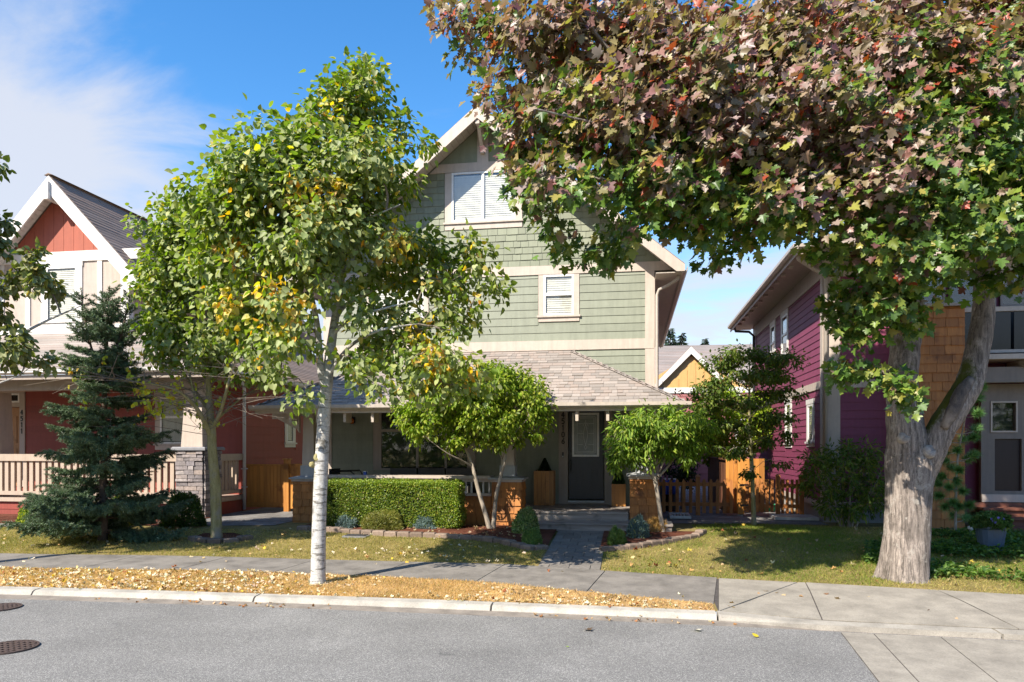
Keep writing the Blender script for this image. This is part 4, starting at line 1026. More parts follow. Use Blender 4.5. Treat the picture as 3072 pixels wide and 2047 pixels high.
# upper storey under the steep gable
UX = -14.3; UY = 16.4; um = 1.057; UZ = 8.66
UW = (-14.74, -13.86, 5.10, 6.48)
def ug(z): return (UZ - .3 - z) / um
mb = MB(); wall_panels(FRONT(UY), mb, -16.17, -12.43, 4.0, 6.62, [UW]); mb.build('upper_wall', M['cream'], rh)
mb = MB(); mb.box(-12.63, -12.43, UY + .2, 27, 4.0, 6.45); mb.box(-16.17, -15.97, UY + .2, 27, 4.0, 6.45); mb.box(-16.17, -12.43, 26.8, 27, 4, 6.45); mb.build('upper_wall', M['cream'], rh)
mb = MB(); mb.prism([(UX - ug(6.62), UY, 6.62), (UX + ug(6.62), UY, 6.62), (UX, UY, UZ - .3)], (0, .2, 0)); gr_ = mb.build('gable_wall', M['gable_red'], rh)
bx = -15.95
while bx < -12.6:
    b = bx + .285; zt = [UZ - .25 - um * abs(q - UX) for q in (bx + .004, b - .004)]
    if max(zt) > 6.9:
        pts = [(bx + .004, UY - .018, 6.86), (b - .004, UY - .018, 6.86), (b - .004, UY - .018, max(6.87, zt[1]))] + ([(UX, UY - .018, UZ - .25)] if bx < UX < b else []) + [(bx + .004, UY - .018, max(6.87, zt[0]))]
        mb = MB(); mb.prism(pts, (0, .017, 0)); mb.build('siding_board', M['gable_red'], gr_)
    bx = b
fu = FRONT(UY)
fu.b('belt', M['white'], rh, -16.6, -12.0, .0, .04, 6.60, 6.86); fu.b('belt', M['white'], rh, -16.17, -12.41, .0, .04, 4.70, 4.98)
for u in (-12.62, -13.28, -15.34, -16.17): fu.b('trim_strip', M['white'], rh, u, u + (.19 if u in (-12.62, -16.17) else .13), .0, .03, 4.982, 6.60)
window(rh, fu, *UW, trim=.15, tmat=M['white'], hbar=5.78)
boxo('corner_board', M['white'], rh, -12.43, -12.4, UY - .02, UY + .15, 4.7, 6.5)
UY0, UY1 = 16.0, 26.5
for s in (-1, 1):
    xe = UX + s * 2.46; mb = MB(); mb.prism([(UX, UY0, UZ), (xe, UY0, UZ - um * 2.46), (xe, UY0, UZ - um * 2.46 - .2), (UX, UY0, UZ - .2)], (0, UY1 - UY0, 0)); mb.build('roof', M['roof_dark'], rh)
    mb = MB(); mb.prism([(UX, UY0 - .045, UZ - .015), (xe, UY0 - .045, UZ - um * 2.46 - .015), (xe, UY0 - .045, UZ - um * 2.46 - .30), (xe - s * .08, UY0 - .045, UZ - um * 2.38 - .44), (UX, UY0 - .045, UZ - .45)], (0, .043, 0)); mb.build('barge_board', M['white'], rh)
    mb = MB()
    for i in range(24):
        a, b = .04 + 2.3 * i / 24, .04 + 2.3 * (i + .92) / 24; mb.prism([(UX + s * a, UY0, UZ - .202 - um * a), (UX + s * b, UY0, UZ - .202 - um * b), (UX + s * b, UY0, UZ - .216 - um * b), (UX + s * a, UY0, UZ - .216 - um * a)], (0, .36, 0))
    mb.build('soffit_strip', M['white'], rh, kind='stuff')
    if s > 0:
        n = 25; L = 2.46
        for i in range(n):
            t0, t1 = L * (1 - i / n), L * (1 - (i + 1.04) / n); t1 = max(t1, 0)
            mb = MB(); yy = UY0 - .03
            while yy < UY1:      # courses break into tabs whose butts step up and down
                y2 = min(yy + r.uniform(.6, 1.6), UY1); e = r.uniform(.012, .024)
                mb.add([(UX + t0, yy, UZ - um * t0 + e), (UX + t0, y2 - .006, UZ - um * t0 + e), (UX + t1, y2 - .006, UZ - um * t1 + .006), (UX + t1, yy, UZ - um * t1 + .006), (UX + t0, yy, UZ - um * t0), (UX + t0, y2 - .006, UZ - um * t0)], [(0, 1, 2, 3), (0, 4, 5, 1)]); yy = y2
            mb.build('shingle_course', M['roof_dark'], rh)
mb = MB(); mb.prism([(UX - .12, UY0 - .05, UZ + .0), (UX, UY0 - .05, UZ + .05), (UX + .12, UY0 - .05, UZ + .0), (UX, UY0 - .05, UZ + .02)], (0, UY1 - UY0 + .05, 0)); mb.build('ridge_cap', M['roof_dark'], rh)
mb = MB(); mb.box(UX - .06, UX + .06, UY0 - .13, UY, UZ - .62, UZ - .46); mb.box(UX - .05, UX + .05, UY0 - .12, UY0 - .047, UZ - .46, UZ - .18); mb.build('gable_bracket', M['white'], rh)
for yv, tv in ((18.4, .52), (22.6, .52)):
    c = Vector((UX + tv, yv, UZ - um * tv)); mb = MB(); n_ = Vector((um, 0, 1)).normalized(); d_ = Vector((1, 0, -um)).normalized()
    q = [c - d_ * .16 + Vector((0, -.17, 0)), c + d_ * .16 + Vector((0, -.17, 0)), c + d_ * .16 + Vector((0, .17, 0)), c - d_ * .16 + Vector((0, .17, 0))]
    mb.add(q + [v + n_ * (.14 if i in (1, 2) else .06) for i, v in enumerate(q)], [(0, 3, 2, 1), (4, 5, 6, 7), (0, 1, 5, 4), (1, 2, 6, 5), (2, 3, 7, 6), (3, 0, 4, 7)]); mb.build('roof_vent', M['stone_cap'], rh)
# ---------------------------------------------------------------- plum house at the right
ph = thing('purple_house', 'plum purple house with taupe trim and an orange shingled bay behind the big maple', 'house', (6.5, 16.2, .3))
QY, QX = 16.2, 4.0; fq = FRONT(QY); fl = Fr((QX, 0, 0), (0, 1, 0), (-1, 0, 0)); FZ = .62
LW = [(17.0, 17.5, 2.02, 2.86), (19.3, 19.9, 2.0, 3.02), (19.7, 20.4, 4.35, 5.36), (21.35, 21.95, 4.35, 5.36)]
mb = MB(); wall_panels(fl, mb, QY + .2, 25, FZ, 5.86, LW); wall_panels(fq, mb, QX, 14, FZ, 5.86, []); mb.box(QX, 14, 24.8, 25, FZ, 5.86); mb.build('wall', M['purple'], ph)
boxo('foundation', M['concrete_base'], ph, QX + .03, 14, QY + .03, 25, .05, FZ)
lap(ph, fl, QY + .17, 25, FZ + .12, 3.14, M['purple'], .15, holes=[(a - .1, b + .1, c - .14, d + .1) for a, b, c, d in LW])
lap(ph, fl, QY + .17, 25, 3.31, 5.48, M['purple'], .15, holes=[(a - .1, b + .1, c - .14, d + .1) for a, b, c, d in LW])
lap(ph, fq, QX + .33, 5.6, FZ + .12, 3.14, M['purple'], .175); lap(ph, fq, QX + .33, 5.6, 3.31, 5.48, M['purple'], .175)
for a, b, c, d in LW: window(ph, fl, a, b, c, d, trim=.09, tmat=M['white'], hbar=(c + d) / 2 if c > 4 else None, blind=c < 4)
fl.b('belly_band', M['beige'], ph, QY + .17, 25, .0, .03, 3.14, 3.31); fq.b('belly_band', M['beige'], ph, QX + .33, 5.6, .0, .03, 3.14, 3.31)
fl.b('frieze', M['beige'], ph, QY + .17, 25, .0, .03, 5.48, 5.84); fq.b('frieze', M['beige'], ph, QX + .33, 14, .0, .03, 5.48, 5.84)
fl.b('water_table', M['beige'], ph, QY, 25, .0, .04, FZ, FZ + .12); fq.b('water_table', M['beige'], ph, QX, 14, .0, .04, FZ, FZ + .12)
fq.b('corner_board', M['beige'], ph, QX - .024, QX + .33, .0, .026, FZ + .121, 5.84); fl.b('corner_board', M['beige'], ph, QY - .026, QY + .17, .0, .026, FZ + .121, 5.84)
mb = MB(); mb.tube([(3.36, 15.7, 5.86), (3.40, 15.75, 5.78), (3.75, 16.0, 5.62), (3.98, 16.1, 5.52), (4.03, 16.13, 5.40), (4.03, 16.13, .4)], .042, 8); mb.build('downspout', M['gutter'], ph, smooth=True)
mb = MB(); mb.tube([(3.36, 24.9, 5.86), (3.40, 24.9, 5.72), (3.8, 24.7, 5.66), (3.93, 24.6, 5.5), (3.93, 24.6, .4)], .042, 8); mb.build('downspout', M['charcoal'], ph, smooth=True)
ex0, ey0, ey1 = 3.32, 15.45, 25.6
mb = MB(); rz = 5.97
mb.add([(ex0, ey0, rz), (14.6, ey0, rz), (14.6, ey1, rz), (ex0, ey1, rz), (8.4, 20.5, rz + 2.6), (10, 20.5, rz + 2.6), (ex0, ey0, rz - .08), (14.6, ey0, rz - .08), (14.6, ey1, rz - .08), (ex0, ey1, rz - .08)],
       [(0, 1, 5, 4), (1, 2, 5), (2, 3, 4, 5), (3, 0, 4), (6, 7, 1, 0), (7, 8, 2, 1), (8, 9, 3, 2), (9, 6, 0, 3)]); mb.build('roof', M['roof_dark'], ph)
mb = MB(); yy = ey0 + .05
while yy < ey1 - .1: mb.box(ex0 + .03, QX - .03, yy, yy + .092, 5.845, 5.86); yy += .1
xx = QX
while xx < 14: mb.box(xx, xx + .092, ey0 + .03, QY - .03, 5.845, 5.86); xx += .1
mb.build('soffit_strip', M['beige_dark'], ph, kind='stuff')
boxo('fascia', M['beige_dark'], ph, ex0 - .002, ex0 + .02, ey0, ey1, 5.80, 5.885); boxo('fascia', M['beige_dark'], ph, ex0 + .021, 14.6, ey0 - .002, ey0 + .02, 5.80, 5.885)
mb = MB(); mb.prism([(ex0 - .004 + u, ey0 - .1, 5.885 + z) for u, z in prof], (0, ey1 - ey0, 0)); mb.build('gutter', M['gutter'], ph)
mb = MB(); mb.prism([(ex0 - .1, ey0 - .004 + u, 5.885 + z) for u, z in prof], (11.3, 0, 0)); mb.build('gutter', M['gutter'], ph)
for i in range(11): boxo('soffit_block', M['beige'], ph, ex0 + .06, ex0 + .16, 16.6 + i * .75, 16.7 + i * .75, 5.79, 5.844)
# orange shingled bay and the porch to its right
bay = boxo('shingled_bay', M['cedar'], ph, 5.60, 6.45, 15.5, QY - .04, .25, 4.66)
shingles(bay, FRONT(15.5), 5.60, 6.45, .3, 4.66, M['cedar'], .18, .27, proud=.025)
fbl = Fr((5.60, 0, 0), (0, 1, 0), (-1, 0, 0)); shingles(bay, fbl, 15.5, 16.15, .3, 4.66, M['cedar'], .18, .27, proud=.025, seed=8)
boxo('bay_cap', M['beige_dark'], ph, 5.52, 6.5, 15.42, QY - .04, 4.664, 4.72)
for a, b in ((5.75, 6.35), (6.43, 7.3), (7.38, 8.4)):
    window(ph, fq, a, b, 4.74, 5.46, trim=0, tmat=M['beige_dark'], blind=False, base=.04, room=False); fq.b('room', M['dark_room'], ph, a, b, .031, .036, 4.74, 5.46)
boxo('balcony_rail', M['beige'], ph, 6.46, 10, 15.55, 15.66, 4.55, 4.64); boxo('balcony_rail', M['beige'], ph, 6.46, 10, 15.55, 15.66, 3.74, 3.80)
for i in range(4): boxo('balcony_panel', M['glass_dark'] if 'glass_dark' in M else M['charcoal'], ph, 6.48 + i * .9, 6.48 + i * .9 + .84, 15.60, 15.615, 3.80, 4.55)
fq.b('room', M['dark_room'], ph, 6.5, 10, .031, .036, 3.8, 4.72)  # flat dark sheet in place of the balcony's shaded recess
boxo('balcony_floor', M['beige'], ph, 6.46, 10, 15.40, QY - .04, 3.60, 3.70)
for i in range(5): boxo('outrigger', M['beige'], ph, 6.75 + i * .75, 6.83 + i * .75, 15.45, QY - .04, 3.47, 3.598)
boxo('porch_beam', M['taupe'], ph, 6.3, 10, 15.55, 15.75, 3.16, 3.46)
# entry panel: taupe frame with an upper light and a tall dark panel
fp = FRONT(15.9); mb = MB(); PN = [(7.12, 7.55, 2.22, 2.78), (7.17, 7.66, 1.02, 2.06), (8.0, 8.6, 1.02, 2.78)]
wall_panels(fp, mb, 6.92, 9.5, .80, 3.155, PN, .1); mb.build('entry_screen', M['taupe'], ph)
fp.b('room', M['dark_room'], ph, 7.1, 9.4, -.28, -.11, .9, 2.9); fp.b('pane', M['glass'], ph, 7.12, 7.55, -.06, -.05, 2.22, 2.78); fp.b('pane', M['glass'], ph, 8.0, 8.6, -.06, -.05, 1.02, 2.78)
fp.b('dark_panel', M['purple_dark'] if 'purple_dark' in M else M['charcoal'], ph, 7.17, 7.66, -.08, -.06, 1.02, 2.06)
mb = MB()
for a, b, c, d in ((7.09, 7.58, 2.19, 2.81),):
    for q in ((a, a + .03, c, d), (b - .03, b, c, d), (a + .03, b - .03, c, c + .03), (a + .03, b - .03, d - .03, d)): fp.box(mb, q[0], q[1], .0, .02, q[2], q[3])
mb.build('light_frame', M['beige'], ph)
boxo('sunlit_strip', M['beige'], ph, 6.92, 9.5, 15.86, 15.899, .80, .95)  # paler strip: sunlight on the screen's foot put into the colour
for i in range(3):
    boxo('stair_tread', M['purple_base'], ph, 6.75, 9.5, 14.6 + i * .4, 15.02 + i * .4, .37 + .15 * i, .41 + .15 * i); boxo('stair_riser', M['purple_base'], ph, 6.78, 9.5, 14.66 + i * .4, 14.69 + i * .4, .2, .369 + .15 * i)
boxo('porch_floor', M['purple_base'], ph, 6.5, 9.5, 15.83, QY - .04, .6, .79)
# ---------------------------------------------------------------- ochre coach house in the lane behind
oh = thing('ochre_house', 'ochre and rose house with grey roof seen between the green and purple houses', 'house', (2.5, 31, .3))
OY = 31.0; ap = at_y(2075, 1038, OY - .4); le = at_y(1965, 1152, OY - .4); om = (ap.z - le.z) / (ap.x - le.x); hw = 2.3
bt = Z(2060, 1163, OY); bb = Z(2060, 1180, OY)
boxo('wall', M['pink'], oh, -6, 7.5, OY, OY + 7, .2, bb + .3)
lap(oh, FRONT(OY), -1, 6.5, .8, bb, M['pink'], .2)
mb = MB(); mb.prism([(ap.x - hw, OY - .01, bt - .05), (ap.x + hw, OY - .01, bt - .05), (ap.x, OY - .01, ap.z - .35)], (0, .3, 0)); og = mb.build('gable_wall', M['gold'], oh)
for i in range(13):
    a = ap.x - hw + .12 + i * .34; zt = ap.z - .45 - om * max(abs(a - ap.x), abs(a + .33 - ap.x))
    if zt > bt + .08: boxo('siding_board', M['gold'], og, a + .006, a + .33, OY - .03, OY - .011, bt, zt)
boxo('belt', M['white'], oh, -6, 7.5, OY - .05, OY - .001, bb, bt)
ridge = at_y(2100, 1036, OY + 3.5); slope_ = (ridge.z - (bt + .0)) / 3.9
for s in (-1, 1):
    mb = MB(); xe = ap.x + s * (hw + .35); ze = ap.z - om * (hw + .35)
    mb.prism([(ap.x, OY - .22, ap.z), (xe, OY - .22, ze), (xe, OY - .22, ze - .22), (ap.x, OY - .22, ap.z - .3)], (0, .04, 0)); mb.build('barge_board', M['white'], oh)
    mb = MB(); mb.prism([(ap.x, OY - .18, ap.z + .03), (xe, OY - .18, ze + .03), (xe, OY - .18, ze - .1), (ap.x, OY - .18, ap.z - .1)], (0, 3.6, 0)); mb.build('roof', M['roof_far'], oh)
mb = MB(); n = 24
for i in range(n):
    y0, y1 = lerp(OY + .02, OY + 3.5, i / n), lerp(OY + .02, OY + 3.5, (i + 1.03) / n); z0, z1 = bt + .1 + (ridge.z - bt - .1) * i / n, bt + .1 + (ridge.z - bt - .1) * (i + 1.03) / n
    mb.add([(-7, y0, z0 + .03), (8.0, y0, z0 + .03), (8.0, y1, z1), (-7, y1, z1), (-7, y0, z0), (8.0, y0, z0)], [(0, 1, 2, 3), (0, 4, 5, 1)])
mb.add([(-7, OY + 3.5, ridge.z), (8.0, OY + 3.5, ridge.z), (8.0, OY + 7.4, bt), (-7, OY + 7.4, bt)], [(0, 1, 2, 3)]); mb.build('roof', M['roof_far'], oh)
window(oh, FRONT(OY), 4.3, 5.0, 1.8, 2.9, trim=.12, tmat=M['white'], hbar=2.35, base=.04, room=False)
# ---------------------------------------------------------------- plants
NR = np.random.default_rng(21)
def unit(a): return a / np.maximum(1e-9, np.linalg.norm(a, axis=-1, keepdims=True))
# leaf outlines: (along, across, lift) in units of leaf length, fan of triangles
def fan(pts): 
    n = len(pts); return np.array(pts, float), np.array([(0, i, i + 1) for i in range(1, n - 1)])
def sym(half, lift=.0):
    L = [(0, 0, 0)] + [(u, v, abs(v) * lift) for u, v in half] + [(u, -v, abs(v) * lift) for u, v in half[::-1] if v > 1e-6]
    return fan(L)
T_HEART = sym([(-.10, .22), (.02, .44), (.32, .47), (.66, .30), (1.0, 0)], .35)
T_OVAL = sym([(.22, .20), (.55, .25), (1.0, 0)], .5)
T_LANCE = sym([(.25, .13), (.6, .14), (1.0, 0)], .5)
T_ROUND = sym([(.0, .26), (.30, .46), (.72, .38), (1.0, 0)], .25)
T_MAPLE = sym([(-.10, .12), (-.06, .46), (.14, .30), (.30, .60), (.50, .66), (.47, .28), (.70, .33), (.78, .15), (1.0, 0)], .25)
T_CURL = fan([(0, 0, .10), (-.08, .22, .22), (.14, .30, .16), (.30, .44, .42), (.52, .20, .05), (.80, .22, .25), (1.0, 0, .28), (.74, -.16, .05), (.46, -.40, .38), (.28, -.22, .04), (-.05, -.30, .30)])
T_QUAD = (np.array([(0, 0, 0), (.5, .32, .1), (1, 0, 0), (.5, -.32, .1)], float), np.array([(0, 1, 2), (0, 2, 3)]))
T_NEEDLE = (np.array([(0, -.035, 0), (0, .035, 0), (1, 0, 0)], float), np.array([(0, 1, 2)]))
def leaves(name, T, pos, ax, nr, size, cols, mat, curl=1.0):
    tv, tf = T; n = len(pos); cr = np.random.default_rng(n)
    lift = (tv[None, :, 2] * cr.uniform(.1, 2.0, (n, 1)) + tv[None, :, 0] ** 2 * cr.normal(-.12, .22, (n, 1)) * curl + tv[None, :, 1] * tv[None, :, 0] * cr.normal(0, .25, (n, 1)) * curl)[:, :, None]
    ax = unit(ax); nr = unit(nr - ax * np.sum(nr * ax, axis=1, keepdims=True)); sd = np.cross(nr, ax)
    s = size[:, None, None] if np.ndim(size) else size
    V = pos[:, None, :] + s * (tv[None, :, 0:1] * ax[:, None] + tv[None, :, 1:2] * sd[:, None] + lift * nr[:, None])
    Fc = (tf[None] + (np.arange(n) * len(tv))[:, None, None]).reshape(-1, 3)
    return npmesh(name, V.reshape(-1, 3), Fc, mat, np.repeat(cols, len(tf), axis=0))
def vnoise(p, sc, seed=0):
    """cheap smooth noise from a few plane waves, about -1..1"""
    r = np.random.default_rng(seed); o = np.zeros(len(p))
    for k in range(7):
        d = r.normal(size=3); d /= np.linalg.norm(d); o += np.sin((p @ d) * sc * r.uniform(.6, 1.7) + r.uniform(0, 6.3))
    return o / 3.2
def pick(pal, n, rng=NR):
    """pal = [(weight, rgb)...] -> n colours with a little change from leaf to leaf"""
    w_ = np.array([p[0] for p in pal], float); c = np.array([p[1] for p in pal]); i = rng.choice(len(pal), n, p=w_ / w_.sum())
    return c[i] * rng.uniform(.78, 1.25, (n, 1)) * rng.uniform(.93, 1.07, (n, 3))
class Lobe:
    def __init__(s, c, r): s.c, s.r = np.array(c, float), np.array(r, float)
def lobe(px, py, rx, ry, d, depth=None):
    """an ellipsoid of crown; centre and half sizes read off the photograph (2353 px wide view), placed d metres away"""
    c = at_d(px * 1.3056, py * 1.3056, d); k = d / 1670.0
    return Lobe(c, (rx * k, (depth if depth else (rx + ry) / 2 * k), ry * k))
def spread(lobes, dens, gap, rng, rc=.3):
    """clump centres filling the lobes, nearer together at the surface, never closer than gap; each with its own spray length"""
    out, rcs = [], []; grid = {}
    for L in lobes:
        r_ = min(rc, max(.10, .75 * float(np.min(L.r)))); g_ = min(gap, r_ * .75); inner = np.maximum(L.r - r_ * .38, L.r * .4)
        want = max(2, int(dens * 4.19 * np.prod(np.maximum(L.r, .12)))); n = want * 6 + 14
        d = unit(rng.normal(size=(n, 3))); rad = rng.uniform(.0, 1, n) ** .38
        P = L.c + d * rad[:, None] * inner
        got = 0
        for p in P:
            if got >= want: break
            key = tuple(np.floor(p / gap).astype(int)); ok = True
            for dx in (-1, 0, 1):
                for dy in (-1, 0, 1):
                    for dz in (-1, 0, 1):
                        for q in grid.get((key[0] + dx, key[1] + dy, key[2] + dz), ()):
                            if np.sum((p - q) ** 2) < g_ * g_: ok = False
            if ok: grid.setdefault(key, []).append(p); out.append(p); rcs.append(r_); got += 1
    a = np.array(out); RCS[id(a)] = (a, np.array(rcs)); return a
RCS = {}
def twigs(centres, core, rc, ntw, nlf, rng, up=.15, flat=1.0, droop=.5, outw=.8, jit=.05):
    """sprays round each clump centre; returns leaf positions, axes, normals, clump number and twig segments"""
    P, A, Nn, K, S = [], [], [], [], []
    rcs = RCS[id(centres)][1] if id(centres) in RCS else np.full(len(centres), rc)
    rc0, nlf0 = rc, nlf
    for k, c in enumerate(centres):
        rc = min(rc0, rcs[k] * rc0 / max(rcs.max(), 1e-6)); nlf = max(3, int(round(nlf0 * (.45 + .55 * rc / rc0))))
        o = unit((c - core)[None])[0]
        d = rng.normal(size=(ntw, 3)); d[:, 2] *= flat; d = unit(d); d = unit(d + o * outw + np.array([0, 0, up]))
        L = rc * rng.uniform(.55, 1.1, ntw); st = c
        for j in range(ntw):
            t = rng.uniform(.22, 1.0, nlf); p = st + d[j] * (t * L[j])[:, None]
            p[:, 2] -= (t ** 2) * L[j] * .18 * droop
            off = rng.normal(size=(nlf, 3)); p = p + off * jit
            a = unit(d[j] * .55 + off * .55 + np.array([0, 0, -droop]) )
            nn = unit(np.array([0, 0, .75]) + o * .55 + rng.normal(size=(nlf, 3)) * .55)
            P.append(p); A.append(a); Nn.append(nn); K.append(np.full(nlf, k)); S.append((st, st + d[j] * L[j] - np.array([0, 0, L[j] * .18 * droop])))
    return np.concatenate(P), np.concatenate(A), np.concatenate(Nn), np.concatenate(K), S
def limbs(mb, roots, centres, rng, r0=.05, r1=.006, n=4, wob=.10, tw=None, twr=.004, curve=.12, **_):
    """branches grow outwards: every clump joins the nearest limb or an already joined clump, thicker where more hangs on it"""
    rt = np.array([tuple(p) for p in roots]); C = np.array(centres); m = len(C)
    D = np.linalg.norm(C[:, None] - rt[None], axis=2) + np.maximum(0, rt[None, :, 2] - C[:, None, 2] + .05) * .8
    order = np.argsort(D.min(1)); par = np.full(m, -1); rp = np.zeros(m, int); done = []; path = np.zeros(m)
    for i in order:
        bi = int(D[i].argmin()); best = D[i, bi]
        if done:
            dd = np.linalg.norm(C[done] - C[i], axis=1) * 1.12 + path[done] * .25 + np.maximum(0, C[done][:, 2] - C[i, 2]) * .5; k = int(dd.argmin())
            if dd[k] < best: par[i] = done[k]; path[i] = path[done[k]] + np.linalg.norm(C[done[k]] - C[i])
        if par[i] < 0: rp[i] = bi; path[i] = np.linalg.norm(rt[bi] - C[i])
        done.append(i)
    cnt = np.ones(m)
    for i in order[::-1]:
        if par[i] >= 0: cnt[par[i]] += cnt[i]
    rad = np.minimum(r0, r1 * 1.1 * np.sqrt(cnt))
    for i in range(m):
        a = Vector(C[par[i]] if par[i] >= 0 else rt[rp[i]]); c = Vector(C[i]); L = (c - a).length; pts = []
        for q in range(n + 1):
            t = q / n; p = a.lerp(c, t); p.z += math.sin(t * math.pi) * curve * L
            if 0 < q < n: p += Vector((rng.uniform(-1, 1), rng.uniform(-1, 1), rng.uniform(-1, 1))) * wob * L
            pts.append(p)
        ra = min(rad[par[i]] if par[i] >= 0 else r0, rad[i] * 1.25); mb.tube(pts, [lerp(ra, rad[i], q / n) for q in range(n + 1)], 5)
    if tw:
        for a, b in tw: mb.tube([a, b], [twr, twr * .35], 3)
def curve_pts(ctrl, n=4):
    """smooth line through control points (Catmull-Rom); each (x, y, z, radius)"""
    C_ = [Vector(c[:3]) for c in ctrl]; Rr = [c[3] for c in ctrl]; P, Rd = [], []
    for i in range(len(C_) - 1):
        p0, p1, p2, p3 = C_[max(i - 1, 0)], C_[i], C_[i + 1], C_[min(i + 2, len(C_) - 1)]
        for k in range(n):
            t = k / n; P.append(.5 * ((2 * p1) + (p2 - p0) * t + (2 * p0 - 5 * p1 + 4 * p2 - p3) * t * t + (3 * p1 - p0 - 3 * p2 + p3) * t ** 3)); Rd.append(lerp(Rr[i], Rr[i + 1], t))
    P.append(C_[-1]); Rd.append(Rr[-1]); return P, Rd
def dpt(px, py, d): return np.array(at_d(px * 1.3056, py * 1.3056, d))
def stem(px, py, d, r): p = dpt(px, py, d); return (p[0], p[1], p[2], r)

# ---- the silver linden on the verge, pale trunk forking low
lin_base = ground(955, 1752)
D0 = lin_base.x * CF[0] + lin_base.y * CF[1]
t = thing('linden_tree', 'tall silver linden with pale forked trunk on the dry verge before the green house', 'tree', lin_base)
mb = MB()
P, Rd = curve_pts([(lin_base.x, lin_base.y, lin_base.z - .05, .125), stem(731, 1320, D0, .098), stem(733, 1200, D0, .092), stem(738, 1080, D0, .090), stem(742, 1000, D0, .085), stem(746, 930, D0, .083), stem(752, 875, D0, .075), stem(760, 800, D0, .062), stem(772, 720, D0, .052), stem(785, 640, D0 + .05, .043), stem(795, 520, D0 + .1, .033), stem(805, 400, D0 + .1, .024), stem(818, 280, D0, .015), stem(826, 170, D0, .007)], 5)
mb.tube(P, Rd, 14, jit=.05)
main_axis = [p for p in P if p.z > 3.0]
P2, R2 = curve_pts([stem(748, 900, D0, .055), stem(737, 850, D0 - .05, .048), stem(731, 770, D0 - .12, .043), stem(722, 710, D0 - .2, .036), stem(700, 620, D0 - .35, .026), stem(668, 520, D0 - .5, .018), stem(640, 420, D0 - .5, .008)], 4); mb.tube(P2, R2, 10, jit=.05); main_axis += P2[6:]
for ctrl in ([stem(752, 868, D0, .03), stem(800, 800, D0 - .2, .024), stem(870, 760, D0 - .4, .018), stem(960, 745, D0 - .5, .008)],
             [stem(768, 742, D0, .035), stem(790, 705, D0 + .1, .03), stem(840, 675, D0 + .3, .022), stem(930, 640, D0 + .4, .014), stem(1040, 600, D0 + .4, .006)],
             [stem(764, 770, D0, .03), stem(800, 735, D0 - .2, .022), stem(860, 715, D0 - .4, .016), stem(960, 690, D0 - .5, .007)],
             [stem(722, 712, D0 - .2, .026), stem(690, 670, D0 - .4, .02), stem(620, 640, D0 - .6, .012), stem(540, 610, D0 - .6, .006)],
             [stem(728, 742, D0 - .15, .022), stem(680, 720, D0 + .1, .016), stem(600, 700, D0 + .3, .006)],
             [stem(790, 600, D0, .024), stem(760, 520, D0 + .4, .016), stem(720, 440, D0 + .7, .007)],
             [stem(800, 450, D0, .018), stem(860, 400, D0 + .2, .012), stem(930, 340, D0 + .3, .005)],
             [stem(795, 520, D0, .02), stem(850, 500, D0 - .5, .014), stem(920, 470, D0 - .8, .005)]):
    p, r_ = curve_pts(ctrl, 4); mb.tube(p, r_, 7); main_axis += p[2:]
